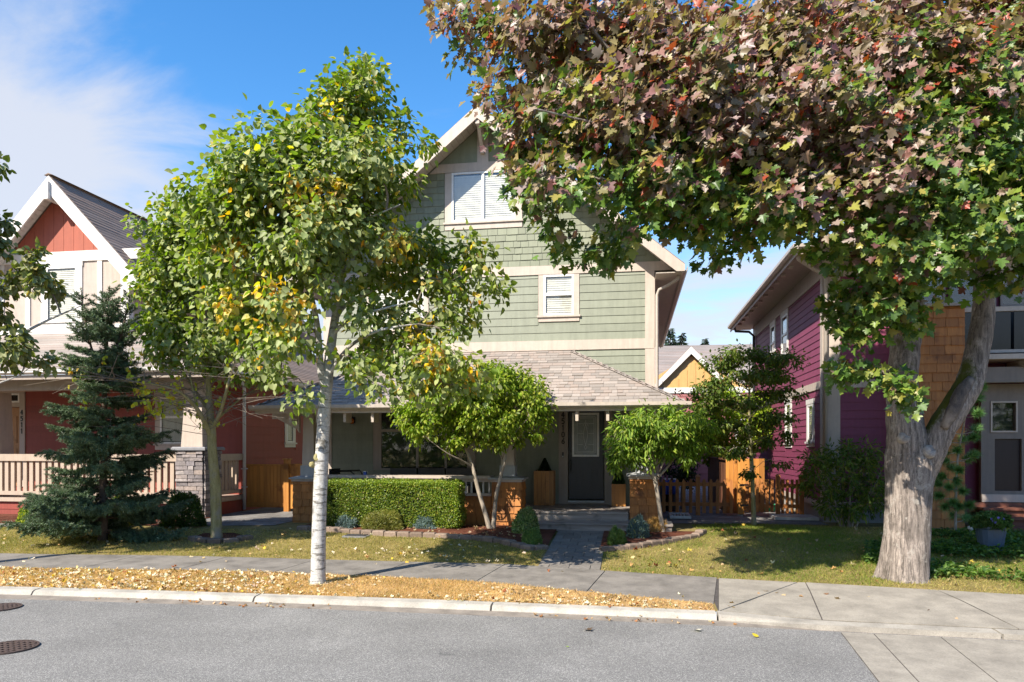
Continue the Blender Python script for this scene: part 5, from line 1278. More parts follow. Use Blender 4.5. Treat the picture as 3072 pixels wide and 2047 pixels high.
# branch collars and knots on the pale trunk
def knot(c, nrm, r0, mbx): 
    c = Vector(c); nrm = Vector(nrm).normalized(); mbx.tube([c - nrm * .03, c + nrm * r0 * .25, c + nrm * r0 * .42, c + nrm * r0 * .36], [r0 * 1.25, r0, r0 * .62, r0 * .2], 10)
vw = Vector((-CF[0], -CF[1], .1))
for px, py, rr_ in ((747, 925, .045), (748, 960, .04)): knot(Vector(dpt(px, py, D0)) + vw * .062, vw, rr_, mb)
for px, py, rr_, s in ((733, 1052, .055, 1), (716, 1068, .035, 0)):
    mossy = MB(); knot(Vector(dpt(px, py, D0)) + vw * (.058 if s else .03), vw + Vector((-.8 if not s else 0, 0, 0)), rr_, mossy); mossy.build('burl', M['bark_mossy'], t, smooth=True)
trunk_part = mb.build('trunk', M['bark_white'], t, smooth=True)
rg = np.random.default_rng(3)
LB = [lobe(520, 470, 80, 70, D0 - .3, .7), lobe(600, 430, 90, 80, D0 - .6, .7), lobe(760, 520, 90, 90, D0 - .7, .6), lobe(500, 590, 70, 70, D0 - .2, .6), lobe(700, 560, 110, 70, D0 - .7, .6), lobe(880, 640, 110, 50, D0 + .4, .6), lobe(820, 380, 110, 90, D0 - .6, .6), lobe(600, 760, 90, 60, D0 - .3, .6), lobe(860, 800, 90, 50, D0 + .2, .5), lobe(700, 330, 70, 60, D0 - .5, .5), lobe(1000, 640, 90, 50, D0 + .3, .5), lobe(826, 150, 45, 75, D0, .5), lobe(818, 235, 95, 85, D0), lobe(770, 330, 130, 95, D0), lobe(905, 320, 62, 60, D0), lobe(975, 330, 42, 26, D0 - .2, .4), lobe(640, 350, 110, 70, D0 - .4), lobe(560, 385, 60, 65, D0 - .3),
      lobe(700, 470, 190, 95, D0, 1.2), lobe(880, 440, 80, 70, D0), lobe(945, 415, 50, 24, D0 - .3, .4), lobe(560, 520, 100, 90, D0 - .4), lobe(640, 600, 120, 75, D0 - .5), lobe(860, 560, 110, 70, D0 - .2), lobe(1010, 570, 130, 52, D0 + .2), lobe(1060, 640, 90, 34, D0 - .2, .5), lobe(1140, 655, 45, 36, D0, .35),
      lobe(960, 720, 150, 50, D0 - .2), lobe(1070, 750, 60, 26, D0 - .3, .4), lobe(930, 830, 110, 55, D0 - .3), lobe(1050, 860, 75, 62, D0 - .2, .5), lobe(860, 890, 70, 35, D0 - .6, .4), lobe(970, 890, 50, 26, D0 - .5, .3), lobe(695, 905, 34, 42, D0 - .6, .3), lobe(750, 640, 60, 60, D0 - .6, .4), lobe(820, 720, 60, 50, D0 - .5, .4), lobe(690, 760, 60, 50, D0 - .7, .4), lobe(850, 850, 70, 40, D0 - .5, .4), lobe(990, 830, 80, 50, D0 - .5, .5), lobe(930, 770, 90, 40, D0 - .1, .4), lobe(650, 680, 70, 50, D0 - .8, .4), lobe(640, 790, 60, 55, D0 - .7, .5), lobe(560, 700, 95, 60, D0 - .4), lobe(700, 700, 40, 40, D0 + .6, .4), lobe(640, 860, 60, 26, D0 - .4, .3)]
cen = spread(LB, 26, .165, rg, .33); core = np.array(dpt(770, 560, D0))
P, A, Nn, K, S = twigs(cen, core, .34, 7, 8, rg, droop=.75, jit=.08)
n = len(P); col = pick([(3, (.105, .17, .018)), (4, (.165, .24, .025)), (4, (.235, .30, .04)), (2, (.32, .36, .08))], n, rg)
scr = (P - np.array(lin_base)); yc = [dpt(x_, y_, D0 + o_) for x_, y_, o_ in ((610, 670, -.8), (640, 735, -.9), (680, 700, -.9), (545, 575, -.6), (690, 480, -.9), (925, 580, -.4), (1085, 860, -.4), (890, 570, -.3), (980, 740, -.5), (520, 690, -.6), (750, 430, -.9), (600, 640, -.9), (870, 340, -.4), (820, 640, -.9), (1000, 830, -.6), (760, 250, -.5), (565, 745, -.8))]; yel = vnoise(P, 7, 5) * .3 + sum(np.exp(-np.sum((P - c_) ** 2, axis=1) / .2 ** 2) for c_ in yc)
ym = (yel > .45) & (rg.random(n) < .7) | (rg.random(n) < .045)
col[ym] = pick([(3, (.80, .52, .02)), (2, (.66, .54, .04)), (1, (.75, .34, .03))], ym.sum(), rg)
put('crown', leaves('linden_crown', T_HEART, P, A, Nn, rg.uniform(.052, .095, n), col, M['leaf_linden']), t)
mb = MB(); limbs(mb, main_axis, cen, random.Random(4), .028, .004, tw=S[::4], twr=.0035); mb.build('branches', M['bark_branch'], t)

# ---- the smaller linden inside the red house lawn, mossy trunk, lower boughs nearly bare
b = ground(650, 1617); D1 = b.x * CF[0] + b.y * CF[1]
t = thing('linden_tree', 'smaller linden with mossy trunk and bare yellow leaved lower twigs before the red house', 'tree', b)
mb = MB(); P, Rd = curve_pts([(b.x, b.y, b.z - .05, .115), stem(497, 1200, D1, .098), stem(495, 1120, D1, .098), stem(488, 1040, D1, .082), stem(486, 990, D1, .08), stem(481, 930, D1, .06), stem(478, 870, D1, .045), stem(468, 780, D1, .034), stem(455, 680, D1, .022), stem(450, 560, D1, .008)], 5); mb.tube(P, Rd, 12, jit=.04)
ax1 = P[22:]
for ctrl in ([stem(487, 1010, D1, .05), stem(465, 960, D1 - .2, .042), stem(440, 925, D1 - .4, .032), stem(400, 895, D1 - .6, .02), stem(330, 880, D1 - .8, .010), stem(250, 870, D1 - 1, .004)], [stem(487, 985, D1, .045), stem(505, 950, D1 - .1, .036), stem(520, 900, D1 - .2, .028), stem(535, 840, D1 - .2, .018), stem(560, 760, D1, .008)],
             [stem(497, 965, D1, .03), stem(530, 935, D1 + .3, .02), stem(570, 905, D1 + .6, .012), stem(620, 880, D1 + .9, .005)], [stem(484, 950, D1, .035), stem(450, 900, D1 + .3, .026), stem(420, 850, D1 + .5, .018), stem(395, 780, D1 + .6, .008)], [stem(455, 945, D1 - .25, .022), stem(440, 880, D1 - .2, .018), stem(430, 820, D1, .01)]):
    p, r_ = curve_pts(ctrl, 4); mb.tube(p, r_, 8); ax1 += p[1:]
mb.build('trunk', M['bark_mossy'], t, smooth=True)
LB = [lobe(500, 560, 80, 70, D1 - .3, .7), lobe(400, 560, 60, 60, D1 - .2, .5), lobe(540, 680, 90, 80, D1, .7), lobe(360, 700, 45, 70, D1, .5), lobe(380, 800, 55, 40, D1 - .2, .4), lobe(500, 850, 80, 28, D1 + .2, .4), lobe(430, 545, 95, 72, D1, .9), lobe(395, 640, 82, 72, D1), lobe(400, 735, 85, 62, D1), lobe(480, 650, 110, 90, D1 + .2), lobe(480, 780, 105, 55, D1), lobe(440, 830, 60, 26, D1 - .2, .4), lobe(575, 845, 62, 38, D1, .5), lobe(560, 740, 90, 60, D1 + .4)]
rg = np.random.default_rng(8); cen = spread(LB, 17, .2, rg, .38); core = np.array(dpt(470, 700, D1))
P, A, Nn, K, S = twigs(cen, core, .38, 8, 9, rg, droop=.7, jit=.09); n = len(P)
col = pick([(3, (.105, .17, .018)), (4, (.165, .24, .025)), (4, (.235, .30, .04)), (1.6, (.32, .36, .08))], n, rg)
ym = ((vnoise(P, 2.2, 9) - .5 * (P[:, 2] - 3.9)) > .95) & (rg.random(n) < .5) | (rg.random(n) < .03); col[ym] = pick([(3, (.55, .42, .03)), (2, (.45, .42, .05))], ym.sum(), rg)
put('crown', leaves('linden_crown', T_HEART, P, A, Nn, rg.uniform(.062, .105, n), col, M['leaf_linden']), t)
# the nearly bare lower sprays: many fine twigs fanning left with small yellow leaves
mb = MB(); limbs(mb, ax1, cen, random.Random(6), .026, .004, tw=S[::4], twr=.004)
rr = random.Random(12); yp, ya = [], []
for i in range(150):
    st_ = Vector(rr.choice(ax1[4:])); 
    if st_.z > 3.4: continue
    dx = rr.uniform(-1, .25) if rr.random() < .78 else rr.uniform(0, 1.0)
    e = st_ + Vector((CR[0] * dx * 2.0 + rr.uniform(-.2, .2), CR[1] * dx * 2.0 + rr.uniform(-.9, .5), rr.uniform(-.25, .5)))
    m_ = st_.lerp(e, .5) + Vector((0, 0, rr.uniform(.0, .22))); mb.tube([st_, m_, e], [.008, .005, .002], 4)
    for q in range(rr.choice((1, 2, 2))):
        f_ = m_.lerp(e, rr.random()); g_ = f_ + Vector((rr.uniform(-.4, .2), rr.uniform(-.3, .3), rr.uniform(-.12, .25))); mb.tube([f_, g_], [.004, .0015], 3)
        if dx < 0 and rr.random() < .62:
            for u in range(rr.randint(2, 9)): w_ = f_.lerp(g_, rr.random() * 1.1); yp.append(w_ + Vector((rr.gauss(0, .03), rr.gauss(0, .03), rr.gauss(0, .03)))); ya.append((rr.uniform(-.5, .5), rr.uniform(-.5, .5), -1))
mb.build('branches', M['bark_branch'], t)
yp, ya = np.array(yp), np.array(ya); nn = NR.normal(size=yp.shape) * .6 + np.array([-.2, -1, .3])
put('yellow_leaves', leaves('yellow_leaves', T_ROUND, yp, ya, nn, NR.uniform(.045, .085, len(yp)), pick([(4, (.50, .50, .04)), (3, (.42, .50, .05)), (1, (.60, .36, .03))], len(yp)), M['leaf_soft']), t)

# ---- the linden whose crown reaches in from the left edge
b = Vector((-10.2, 8.98, gz(-10.2, 8.98)))
t = thing('linden_tree', 'linden whose darker crown reaches in at the left edge before the red house gable', 'tree', b)
mb = MB(); P, Rd = curve_pts([(b.x, b.y, b.z - .05, .13), (b.x, b.y, 1.2, .1), (b.x + .05, b.y, 2.4, .085), (b.x + .1, b.y + .1, 3.6, .06), (b.x, b.y, 5.0, .035), (b.x, b.y, 6.3, .01)], 4); mb.tube(P, Rd, 10); ax2 = P[8:]
for ctrl in ([(b.x, b.y, 2.3, .05), (b.x + .7, b.y + .1, 3.0, .035), (b.x + 1.7, b.y + .2, 3.6, .02), (b.x + 2.5, b.y + .2, 3.9, .006)], [(b.x, b.y, 2.0, .04), (b.x + .8, b.y - .2, 2.5, .026), (b.x + 1.8, b.y - .1, 2.9, .007)]): p, r_ = curve_pts(ctrl, 4); mb.tube(p, r_, 7); ax2 += p[2:]
mb.build('trunk', M['bark_white'], t, smooth=True)
DL = 10.2
LB = [lobe(28, 640, 95, 46, DL, .6), lobe(90, 610, 46, 34, DL, .4), lobe(-10, 700, 95, 46, DL, .5), lobe(0, 795, 85, 42, DL, .5), lobe(55, 825, 40, 26, DL, .3), lobe(-60, 555, 70, 70, DL, .6), lobe(-85, 420, 90, 80, DL), lobe(-20, 520, 34, 30, DL, .3), lobe(-220, 640, 170, 170, DL), lobe(-200, 380, 150, 180, DL)]
rg = np.random.default_rng(13); cen = spread(LB, 15, .2, rg, .32); core = np.array([b.x, b.y, 4.2])
P, A, Nn, K, S = twigs(cen, core, .32, 9, 10, rg, droop=.75, jit=.05); n = len(P)
col = pick([(5, (.11, .14, .02)), (4, (.155, .185, .03)), (2, (.22, .225, .045)), (1, (.28, .25, .06))], n, rg); ym = rg.random(n) < .03; col[ym] = pick([(1, (.5, .36, .03))], ym.sum(), rg)
put('crown', leaves('linden_crown', T_HEART, P, A, Nn, rg.uniform(.06, .105, n), col, M['leaf_linden']), t)
mb = MB(); limbs(mb, ax2, cen, random.Random(4), .028, .004, tw=S[::4], twr=.0035); mb.build('branches', M['bark_branch'], t)

# ---- the big bronze maple
b = ground(2715, 1752); b.y += .32; DM = b.x * CF[0] + b.y * CF[1]
t = thing('maple_tree', 'big maple with bronze and green leaves and thick forked mossy trunk at the driveway', 'tree', b)
mb = MB()
def mst(px, py, dd, r): return stem(px, py, DM + dd, r)
# flared butt with root swell, built as rings whose radius changes round the trunk
rings = [(2078, 1352, .385, .14), (2078, 1325, .325, .09), (2081, 1290, .305, .05), (2086, 1230, .288, .03), (2089, 1160, .286, .025), (2091, 1110, .292, .025), (2092, 1070, .305, .03), (2090, 1045, .29, .03), (2087, 1020, .25, .03), (2084, 1000, .19, .02), (2082, 985, .10, .02)]
vs, fs = [], []; NS = 32; rr = random.Random(2); ph_ = [rr.uniform(0, 6.3) for _ in range(4)]
for i, (px, py, r0, am) in enumerate(rings):
    c = dpt(px, py, DM)
    if i == 0: c[2] = b.z - .06
    for k in range(NS):
        a = 2 * math.pi * k / NS; r_ = r0 * (1 + am * (math.sin(3 * a + ph_[0]) + .6 * math.sin(5 * a + ph_[1]) + .3 * math.sin(9 * a + ph_[2])) + rr.uniform(-.012, .012)); vs.append((c[0] + r_ * math.cos(a), c[1] + r_ * .9 * math.sin(a), c[2]))
for i in range(len(rings) - 1):
    for k in range(NS): k2 = (k + 1) % NS; fs.append((i * NS + k, i * NS + k2, (i + 1) * NS + k2, (i + 1) * NS + k))
mb.add(vs, fs)
ax3 = []
P, Rd = curve_pts([mst(2091, 1160, 0, .22), mst(2091, 1085, 0, .262), mst(2084, 1010, 0, .25), mst(2076, 940, 0, .21), mst(2074, 880, 0, .19), mst(2080, 800, .05, .185), mst(2090, 720, .1, .165), mst(2082, 640, .1, .13), mst(2072, 540, .1, .10), mst(2085, 400, .2, .09), mst(2120, 250, .3, .07), mst(2150, 60, .3, .045), mst(2165, -150, .3, .02)], 5); mb.tube(P, Rd, 18, jit=.07); ax3 += P[25:]
P, Rd = curve_pts([mst(2098, 1170, 0, .16), mst(2115, 1090, 0, .19), mst(2138, 1040, -.08, .185), mst(2160, 990, -.12, .175), mst(2195, 935, -.15, .175), mst(2225, 885, -.15, .165), mst(2243, 820, -.12, .15), mst(2258, 740, -.1, .14), mst(2262, 660, -.05, .125), mst(2268, 570, 0, .11), mst(2290, 450, .1, .09), mst(2330, 300, .2, .06), mst(2370, 100, .2, .03)], 5); mb.tube(P, Rd, 16, jit=.08); ax3 += P[28:]
for ctrl in ([mst(2080, 590, 0, .10), mst(2010, 520, .1, .085), mst(1930, 450, .2, .065), mst(1800, 370, -.6, .045), mst(1620, 330, -1.6, .028), mst(1400, 290, -2.4, .014), mst(1230, 250, -2.9, .006)], [mst(2070, 540, 0, .09), mst(1985, 490, .4, .07), mst(1900, 460, .8, .05), mst(1760, 430, 1.1, .03), mst(1560, 430, 1.2, .01)],
             [mst(2110, 300, .2, .06), mst(1990, 200, -.6, .045), mst(1800, 60, -1.0, .03), mst(1500, -60, -1.4, .012)], [mst(2085, 420, .1, .06), mst(2160, 330, -.6, .045), mst(2230, 230, -1.0, .03), mst(2300, 80, -1.4, .012)], [mst(2075, 690, 0, .045), mst(2010, 640, .2, .03), mst(1900, 560, .4, .018), mst(1700, 500, .5, .007)], [mst(2078, 850, 0, .018), mst(2020, 850, -.5, .013), mst(1960, 845, -.8, .009), mst(1900, 830, -.9, .004)]):
    p, r_ = curve_pts(ctrl, 4); mb.tube(p, r_, 8, jit=.05); ax3 += p[2:] if ctrl[0][3] > .02 else []
    if ctrl[0][3] < .02: ax_low = p[2:]
vw2 = Vector((-CF[0], -CF[1], .15))
mb.build('trunk', M['bark_maple'], t, smooth=True)
M['scar'] = bark('pruning_scar', (.24, .21, .19), (.42, .38, .345), (.16, .14, .12), .34, (1, 1, 1), 12, .4); M['rot'] = bark('rotted_heartwood', (.05, .045, .05), (.20, .165, .14), (.30, .25, .21), .36, (1, 1, .3), 14, .9)
def scar(c, nrm, r0, mbx):
    c = Vector(c); nrm = Vector(nrm).normalized(); mbx.tube([c - nrm * .08, c, c + nrm * .018, c + nrm * .012, c + nrm * .004], [r0 * 1.35, r0 * 1.15, r0 * .95, r0 * .75, r0 * .2], 14, jit=.08)
mb = MB(); scar(Vector(dpt(2112, 1043, DM)) + vw2 * .262, vw2 + Vector((.25, 0, .2)), .075, mb); mb.build('pruning_scar', M['scar'], t, smooth=True)
mb = MB(); scar(Vector(dpt(2060, 1010, DM)) + vw2 * .20, vw2 + Vector((-.2, 0, .3)), .065, mb); mb.build('pruning_scar', M['scar'], t, smooth=True)
mb = MB(); p, r_ = curve_pts([mst(2168, 985, -.28, .05), mst(2190, 945, -.31, .085), mst(2210, 900, -.31, .085), mst(2232, 870, -.29, .05)], 4); mb.tube(p, r_, 10, jit=.15); mb.build('rotted_scar', M['rot'], t, smooth=True)
def ml(px, py, rx, ry, dd=0, dep=None):
    d0 = 7.2 + .75 * min(1, max(0, (px - 1400) / 450)) + .5 * min(1.2, max(0, (1300 - px) / 250)) ** 2
    d = (d0 + (450 - py) * .0020 if py < 450 else lerp(d0, 8.6, (py - 450) / 170) if py < 620 else 8.7) + dd
    return lobe(px, py, rx, ry, d, dep)
LB = [ml(1110, 75, 115, 75, 0, .6), ml(1050, 20, 62, 60, 0, .4), ml(1290, 90, 170, 120), ml(1190, 215, 100, 75, 0, .5), ml(1330, 280, 185, 130), ml(1310, 420, 125, 80, 0, .6), ml(1200, 330, 90, 70, .2, .5), ml(1270, 500, 60, 60, .2, .4), ml(1420, 490, 120, 60, 0, .6), ml(1370, 550, 90, 45, 0, .5), ml(1310, 565, 55, 24, 0, .3), ml(1410, 590, 40, 18, 0, .25), ml(1500, 130, 180, 140), ml(1480, 330, 150, 130), ml(1600, 260, 200, 170), ml(1560, 420, 120, 70, 0, .7), ml(1640, 520, 115, 62, 0, .6), ml(1740, 470, 130, 80), ml(1650, 570, 65, 28, 0, .4), ml(1560, 490, 90, 45, .3, .5), ml(1720, 110, 190, 140), ml(1820, 300, 190, 170), ml(1860, 480, 130, 90), ml(1900, 570, 80, 36, 0, .4), ml(1780, 540, 80, 36, .2, .4), ml(1980, 130, 190, 150), ml(2030, 380, 150, 150), ml(1990, 560, 110, 70, 0, .6), ml(2050, 650, 85, 50, .1, .5), ml(2000, 705, 62, 34, 0, .35), ml(2180, 250, 160, 190), ml(2170, 500, 120, 110, 0, .8), ml(2200, 605, 90, 45, .1, .5), ml(2320, 150, 130, 170), ml(2330, 420, 100, 160), ml(2345, 590, 50, 55, 0, .5), ml(1955, 770, 50, 24, .1, .3), ml(1930, 845, 42, 30, .2, .25), ml(1990, 860, 26, 28, .2, .2), ml(2085, 745, 36, 22, -.1, .2), ml(2060, 880, 24, 18, -.1, .15), ml(2080, 905, 18, 22, -.1, .12),
      ml(1500, -130, 280, 130, .5, 1.0), ml(1950, -150, 300, 140, .6, 1.1), ml(2380, -110, 180, 140, .4, 1.0), ml(1450, 200, 220, 150, 1.7), ml(1800, 200, 240, 200, 2.0), ml(2150, 200, 240, 240, 2.2), ml(1750, 430, 200, 80, 1.3), ml(2100, 480, 180, 110, 1.5), ml(1500, 450, 170, 70, 1.0), ml(1900, 380, 200, 150, 3.4), ml(2200, 300, 220, 220, 3.8), ml(1650, 350, 200, 120, 3.0), lobe(1640, 270, 180, 190, 11.2, .8), lobe(1850, 270, 200, 190, 11.3, .9), lobe(2080, 260, 200, 200, 11.4, 1.0), ml(1950, 640, 72, 52, .1, .5), ml(1925, 700, 44, 34, .1, .35), ml(2040, 690, 60, 50, -.5, .4), ml(2090, 600, 90, 60, -.5, .5), ml(2290, 640, 50, 34, 0, .4), ml(2110, 670, 55, 46, -.3, .4), ml(2050, 715, 50, 32, -.2, .4), ml(1985, 735, 40, 24, 0, .3), ml(2140, 610, 60, 50, -.4, .4), ml(2520, 300, 150, 240, .4), ml(2540, 20, 160, 160, .4), ml(2420, 500, 110, 110, .4)]
rg = np.random.default_rng(17); cen = spread(LB, 13, .21, rg, .38); core = np.array(dpt(2040, 380, DM - .6))
P, A, Nn, K, S = twigs(cen, core, .38, 8, 9, rg, up=.1, droop=.6, outw=.6, jit=.08); n = len(P)
# bronze where the crown is in full light above, green in the lower boughs
hgt = (P[:, 2] - (1.9 + .385 * (P[:, 0] * CF[0] + P[:, 1] * CF[1]))) * .8 - np.clip(P[:, 0] * CR[0] + P[:, 1] * CR[1] - 3.2, 0, 3) * .16 + .1 + vnoise(P, 1.5, 4) * .75 + (rg.random(n) - .5) * .5
ck = rg.normal(size=len(cen))[K] * .35
gcol = pick([(4, (.06, .115, .02)), (4, (.095, .165, .026)), (3, (.165, .21, .035)), (1.2, (.28, .26, .05))], n, rg)
bcol = pick([(3, (.24, .195, .115)), (3, (.34, .255, .19)), (2.6, (.31, .175, .155)), (1.6, (.14, .06, .06)), (2.0, (.31, .285, .11)), (.7, (.46, .10, .05)), (2.4, (.40, .32, .29))], n, rg)
bz = np.clip(hgt + ck, 0, 1); use = rg.random(n) < (.06 + .86 * bz); col = np.where(use[:, None], bcol * np.array([.86, .80, .80]), gcol * 1.12)
oc = unit(P - core); Nn = unit(oc * np.array([1, 1, .6]) * .6 + np.array(sv) * .75 + np.array([0, 0, .2]) + rg.normal(size=(n, 3)) * .5)
put('crown', leaves('maple_crown', T_MAPLE, P, A, Nn, rg.uniform(.058, .118, n), col, M['leaf_maple']), t)
lowm = (cen[:, 2] < 3.35); mb = MB(); limbs(mb, ax_low, cen[lowm], random.Random(4), .008, .003); limbs(mb, ax3, cen[~lowm], random.Random(4), .05, .005, tw=S[::5], twr=.004); mb.build('branches', M['bark_branch'], t)
print('leaves', n)
# ---- small dogwoods and shrubs
def small_tree(name, label, base, ctrls, bark_m, lobes_, dens, gap, rc, ntw, nlf, T, size, pal, mat, droop=.8, seed=1, flat=1.0, core=None, up=.15, group=None, cat='tree', jit=.04, lim=.02, leafname='crown'):
    t = thing(name, label, cat, base, group); mb = MB(); axis = []
    for c in ctrls: p, r_ = curve_pts(c, 4); mb.tube(p, r_, 9, jit=.06); axis += p[2:]
    mb.build('trunk', bark_m, t, smooth=True)
    rg = np.random.default_rng(seed); cen = spread(lobes_, dens, gap, rg, rc); co = core if core is not None else np.mean([l.c for l in lobes_], axis=0)
    P, A, Nn, K, S = twigs(cen, co, rc, ntw, nlf, rg, droop=droop, flat=flat, up=up, jit=jit); n = len(P)
    put(leafname, leaves(name + '_crown', T, P, A, Nn, rg.uniform(size[0], size[1], n), pick(pal, n, rg), mat), t)
    mb = MB(); limbs(mb, axis, cen, random.Random(seed), lim, .003, tw=S[::3], twr=.003); mb.build('branches', M['bark_thin'], t)
    return t
b = ground(1475, 1592); d = b.x * CF[0] + b.y * CF[1]
small_tree('dogwood_tree', 'small dogwood with twin slanting stems in the mulch bed before the porch wall', b,
    [[(b.x - .03, b.y, b.z - .04, .055), stem(1118, 1190, d, .045), stem(1100, 1130, d, .04), stem(1085, 1070, d, .034), stem(1068, 1025, d + .1, .024), stem(1055, 980, d + .1, .014), stem(1050, 930, d, .006)], [(b.x + .03, b.y, b.z - .04, .05), stem(1136, 1180, d, .042), stem(1142, 1130, d - .1, .036), stem(1158, 1065, d - .1, .03), stem(1166, 1010, d, .02), stem(1185, 950, d, .007)],
     [stem(1085, 1072, d, .02), stem(1060, 1058, d - .2, .016), stem(1025, 1040, d - .4, .01), stem(985, 1010, d - .5, .005)], [stem(1072, 1035, d, .016), stem(1100, 990, d + .2, .012), stem(1120, 930, d + .2, .005)], [stem(1158, 1062, d, .018), stem(1143, 1030, d + .2, .014), stem(1125, 980, d + .3, .006)], [stem(1164, 1040, d, .014), stem(1180, 1000, d - .2, .01), stem(1215, 960, d - .3, .004)]],
    M['bark_thin'], [lobe(985, 960, 66, 62, d - .2, .5), lobe(945, 950, 34, 42, d - .2, .3), lobe(1060, 920, 90, 70, d, .7), lobe(1150, 890, 70, 55, d, .6), lobe(1215, 935, 50, 80, d, .5), lobe(1120, 975, 100, 52, d, .6), lobe(1035, 1010, 40, 24, d - .2, .3), lobe(1215, 1010, 40, 26, d, .3), lobe(1130, 850, 40, 24, d, .3)],
    55, .12, .21, 8, 8, T_OVAL, (.06, .105), [(4, (.13, .21, .02)), (4, (.21, .30, .028)), (3, (.31, .38, .045)), (2, (.40, .43, .07))], M['leaf_soft'], 1.0, 31)
b = ground(1990, 1600); d = b.x * CF[0] + b.y * CF[1]
small_tree('weeping_tree', 'small weeping tree with pale stem and long leaves before the right shingled pier', b,
    [[(b.x, b.y, b.z - .04, .05), stem(1518, 1190, d, .042), stem(1510, 1130, d, .038), stem(1502, 1095, d, .042), stem(1490, 1085, d, .045)], [stem(1495, 1090, d, .03), stem(1465, 1075, d - .1, .022), stem(1440, 1060, d - .2, .014), stem(1420, 1045, d - .3, .006)], [stem(1512, 1095, d, .03), stem(1530, 1078, d + .1, .022), stem(1560, 1040, d + .2, .014), stem(1600, 990, d + .3, .005)], [stem(1495, 1085, d, .022), stem(1478, 1040, d, .015), stem(1470, 980, d, .005)], [stem(1515, 1085, d, .02), stem(1535, 1030, d - .1, .013), stem(1540, 970, d, .005)]],
    M['bark_thin'], [lobe(1480, 985, 76, 46, d - .1, .6), lobe(1430, 1025, 36, 48, d - .2, .4), lobe(1550, 985, 66, 44, d, .6), lobe(1585, 1020, 36, 40, d + .2, .4), lobe(1425, 1075, 22, 22, d - .2, .2), lobe(1520, 1020, 60, 28, d, .4), lobe(1530, 945, 36, 20, d, .3), lobe(1600, 975, 40, 34, d + .1, .4), lobe(1470, 1040, 50, 30, d - .1, .4), lobe(1560, 1045, 46, 24, d, .3)],
    70, .11, .20, 8, 8, T_LANCE, (.07, .125), [(4, (.11, .19, .02)), (4, (.16, .26, .028)), (3, (.25, .34, .04)), (1, (.34, .40, .06))], M['leaf_soft'], 1.1, 37)
b = ground(2262, 1577); d = b.x * CF[0] + b.y * CF[1]
tiers = [lobe(1700, 822, 60, 20, d, .6), lobe(1775, 830, 66, 24, d - .3, .5), lobe(1650, 845, 46, 18, d + .3, .5), lobe(1740, 870, 90, 20, d, .8), lobe(1650, 885, 66, 18, d - .4, .5), lobe(1790, 905, 60, 18, d + .3, .5), lobe(1690, 925, 90, 16, d, .8), lobe(1620, 935, 44, 18, d - .2, .4), lobe(1780, 955, 66, 16, d - .3, .5), lobe(1690, 975, 80, 16, d, .7), lobe(1620, 985, 40, 14, d + .3, .4), lobe(1760, 1010, 60, 14, d, .5), lobe(1690, 1035, 60, 14, d - .3, .5), lobe(1800, 995, 36, 12, d - .2, .3), lobe(1785, 1060, 36, 10, d - .2, .3), lobe(1725, 1080, 40, 10, d - .3, .3)]
small_tree('dogwood_tree', 'tiered dogwood with dark bronze green leaves standing before the picket gate', b,
    [[(b.x, b.y, b.z - .04, .055), stem(1731, 1160, d, .045), stem(1728, 1080, d, .042), stem(1724, 1010, d, .036), stem(1722, 940, d, .028), stem(1722, 870, d, .016), stem(1722, 815, d, .005)]] + [[stem(1724, y_, d, .016), stem(1724 + (x_ - 1724) * .5, y_ - 25, d + dd * .5, .01), stem(x_, y_ - 45, d + dd, .004)] for x_, y_, dd in ((1600, 1010, .2), (1830, 1020, -.2), (1620, 960, -.4), (1830, 950, .3), (1650, 900, .4), (1800, 890, -.3))],
    M['bark_mossy'], tiers, 60, .13, .24, 8, 8, T_OVAL, (.055, .095), [(4, (.075, .125, .02)), (4, (.12, .175, .026)), (1, (.15, .11, .035)), (1.5, (.21, .26, .04))], M['leaf_soft'], .9, 41, flat=.2, up=0)
# ---- chartreuse tree and dark shrub beyond the fence
p = Vector(dpt(1665, 1000, 21)); b = Vector((p.x, p.y, gz(p.x, p.y)))
small_tree('chartreuse_tree', 'bright yellow green bush beyond the picket fence behind the dogwood', b, [[(b.x, b.y, b.z, .06), (b.x, b.y, 1.0, .05), (b.x + .1, b.y, 2.4, .02)], [(b.x, b.y, .6, .04), (b.x - .6, b.y, 1.6, .02), (b.x - .8, b.y, 2.6, .008)]], M['bark_thin'],
    [lobe(1650, 940, 70, 62, 21, .9), lobe(1700, 990, 70, 70, 21, .9), lobe(1640, 1020, 50, 50, 21, .7), lobe(1740, 960, 40, 60, 21, .6)], 16, .2, .3, 9, 8, T_OVAL, (.08, .13), [(3, (.34, .42, .03)), (3, (.26, .38, .04)), (1, (.14, .24, .03))], M['leaf_soft'], .6, 43)
p = Vector(dpt(1568, 1055, 18.5)); b = Vector((p.x, p.y, gz(p.x, p.y)))
small_tree('dark_shrub', 'dark green shrub in shade beside the green house wall behind the fence', b, [[(b.x, b.y, b.z, .05), (b.x, b.y, 1.0, .03), (b.x + .05, b.y, 2.0, .01)]], M['bark_thin'], [lobe(1570, 1040, 44, 40, 18.5, .5), lobe(1566, 1085, 44, 40, 18.5, .5)], 40, .13, .2, 8, 8, T_OVAL, (.05, .08), [(3, (.02, .05, .025)), (2, (.03, .07, .03))], M['leaf_soft'], .5, 45, cat='shrub')
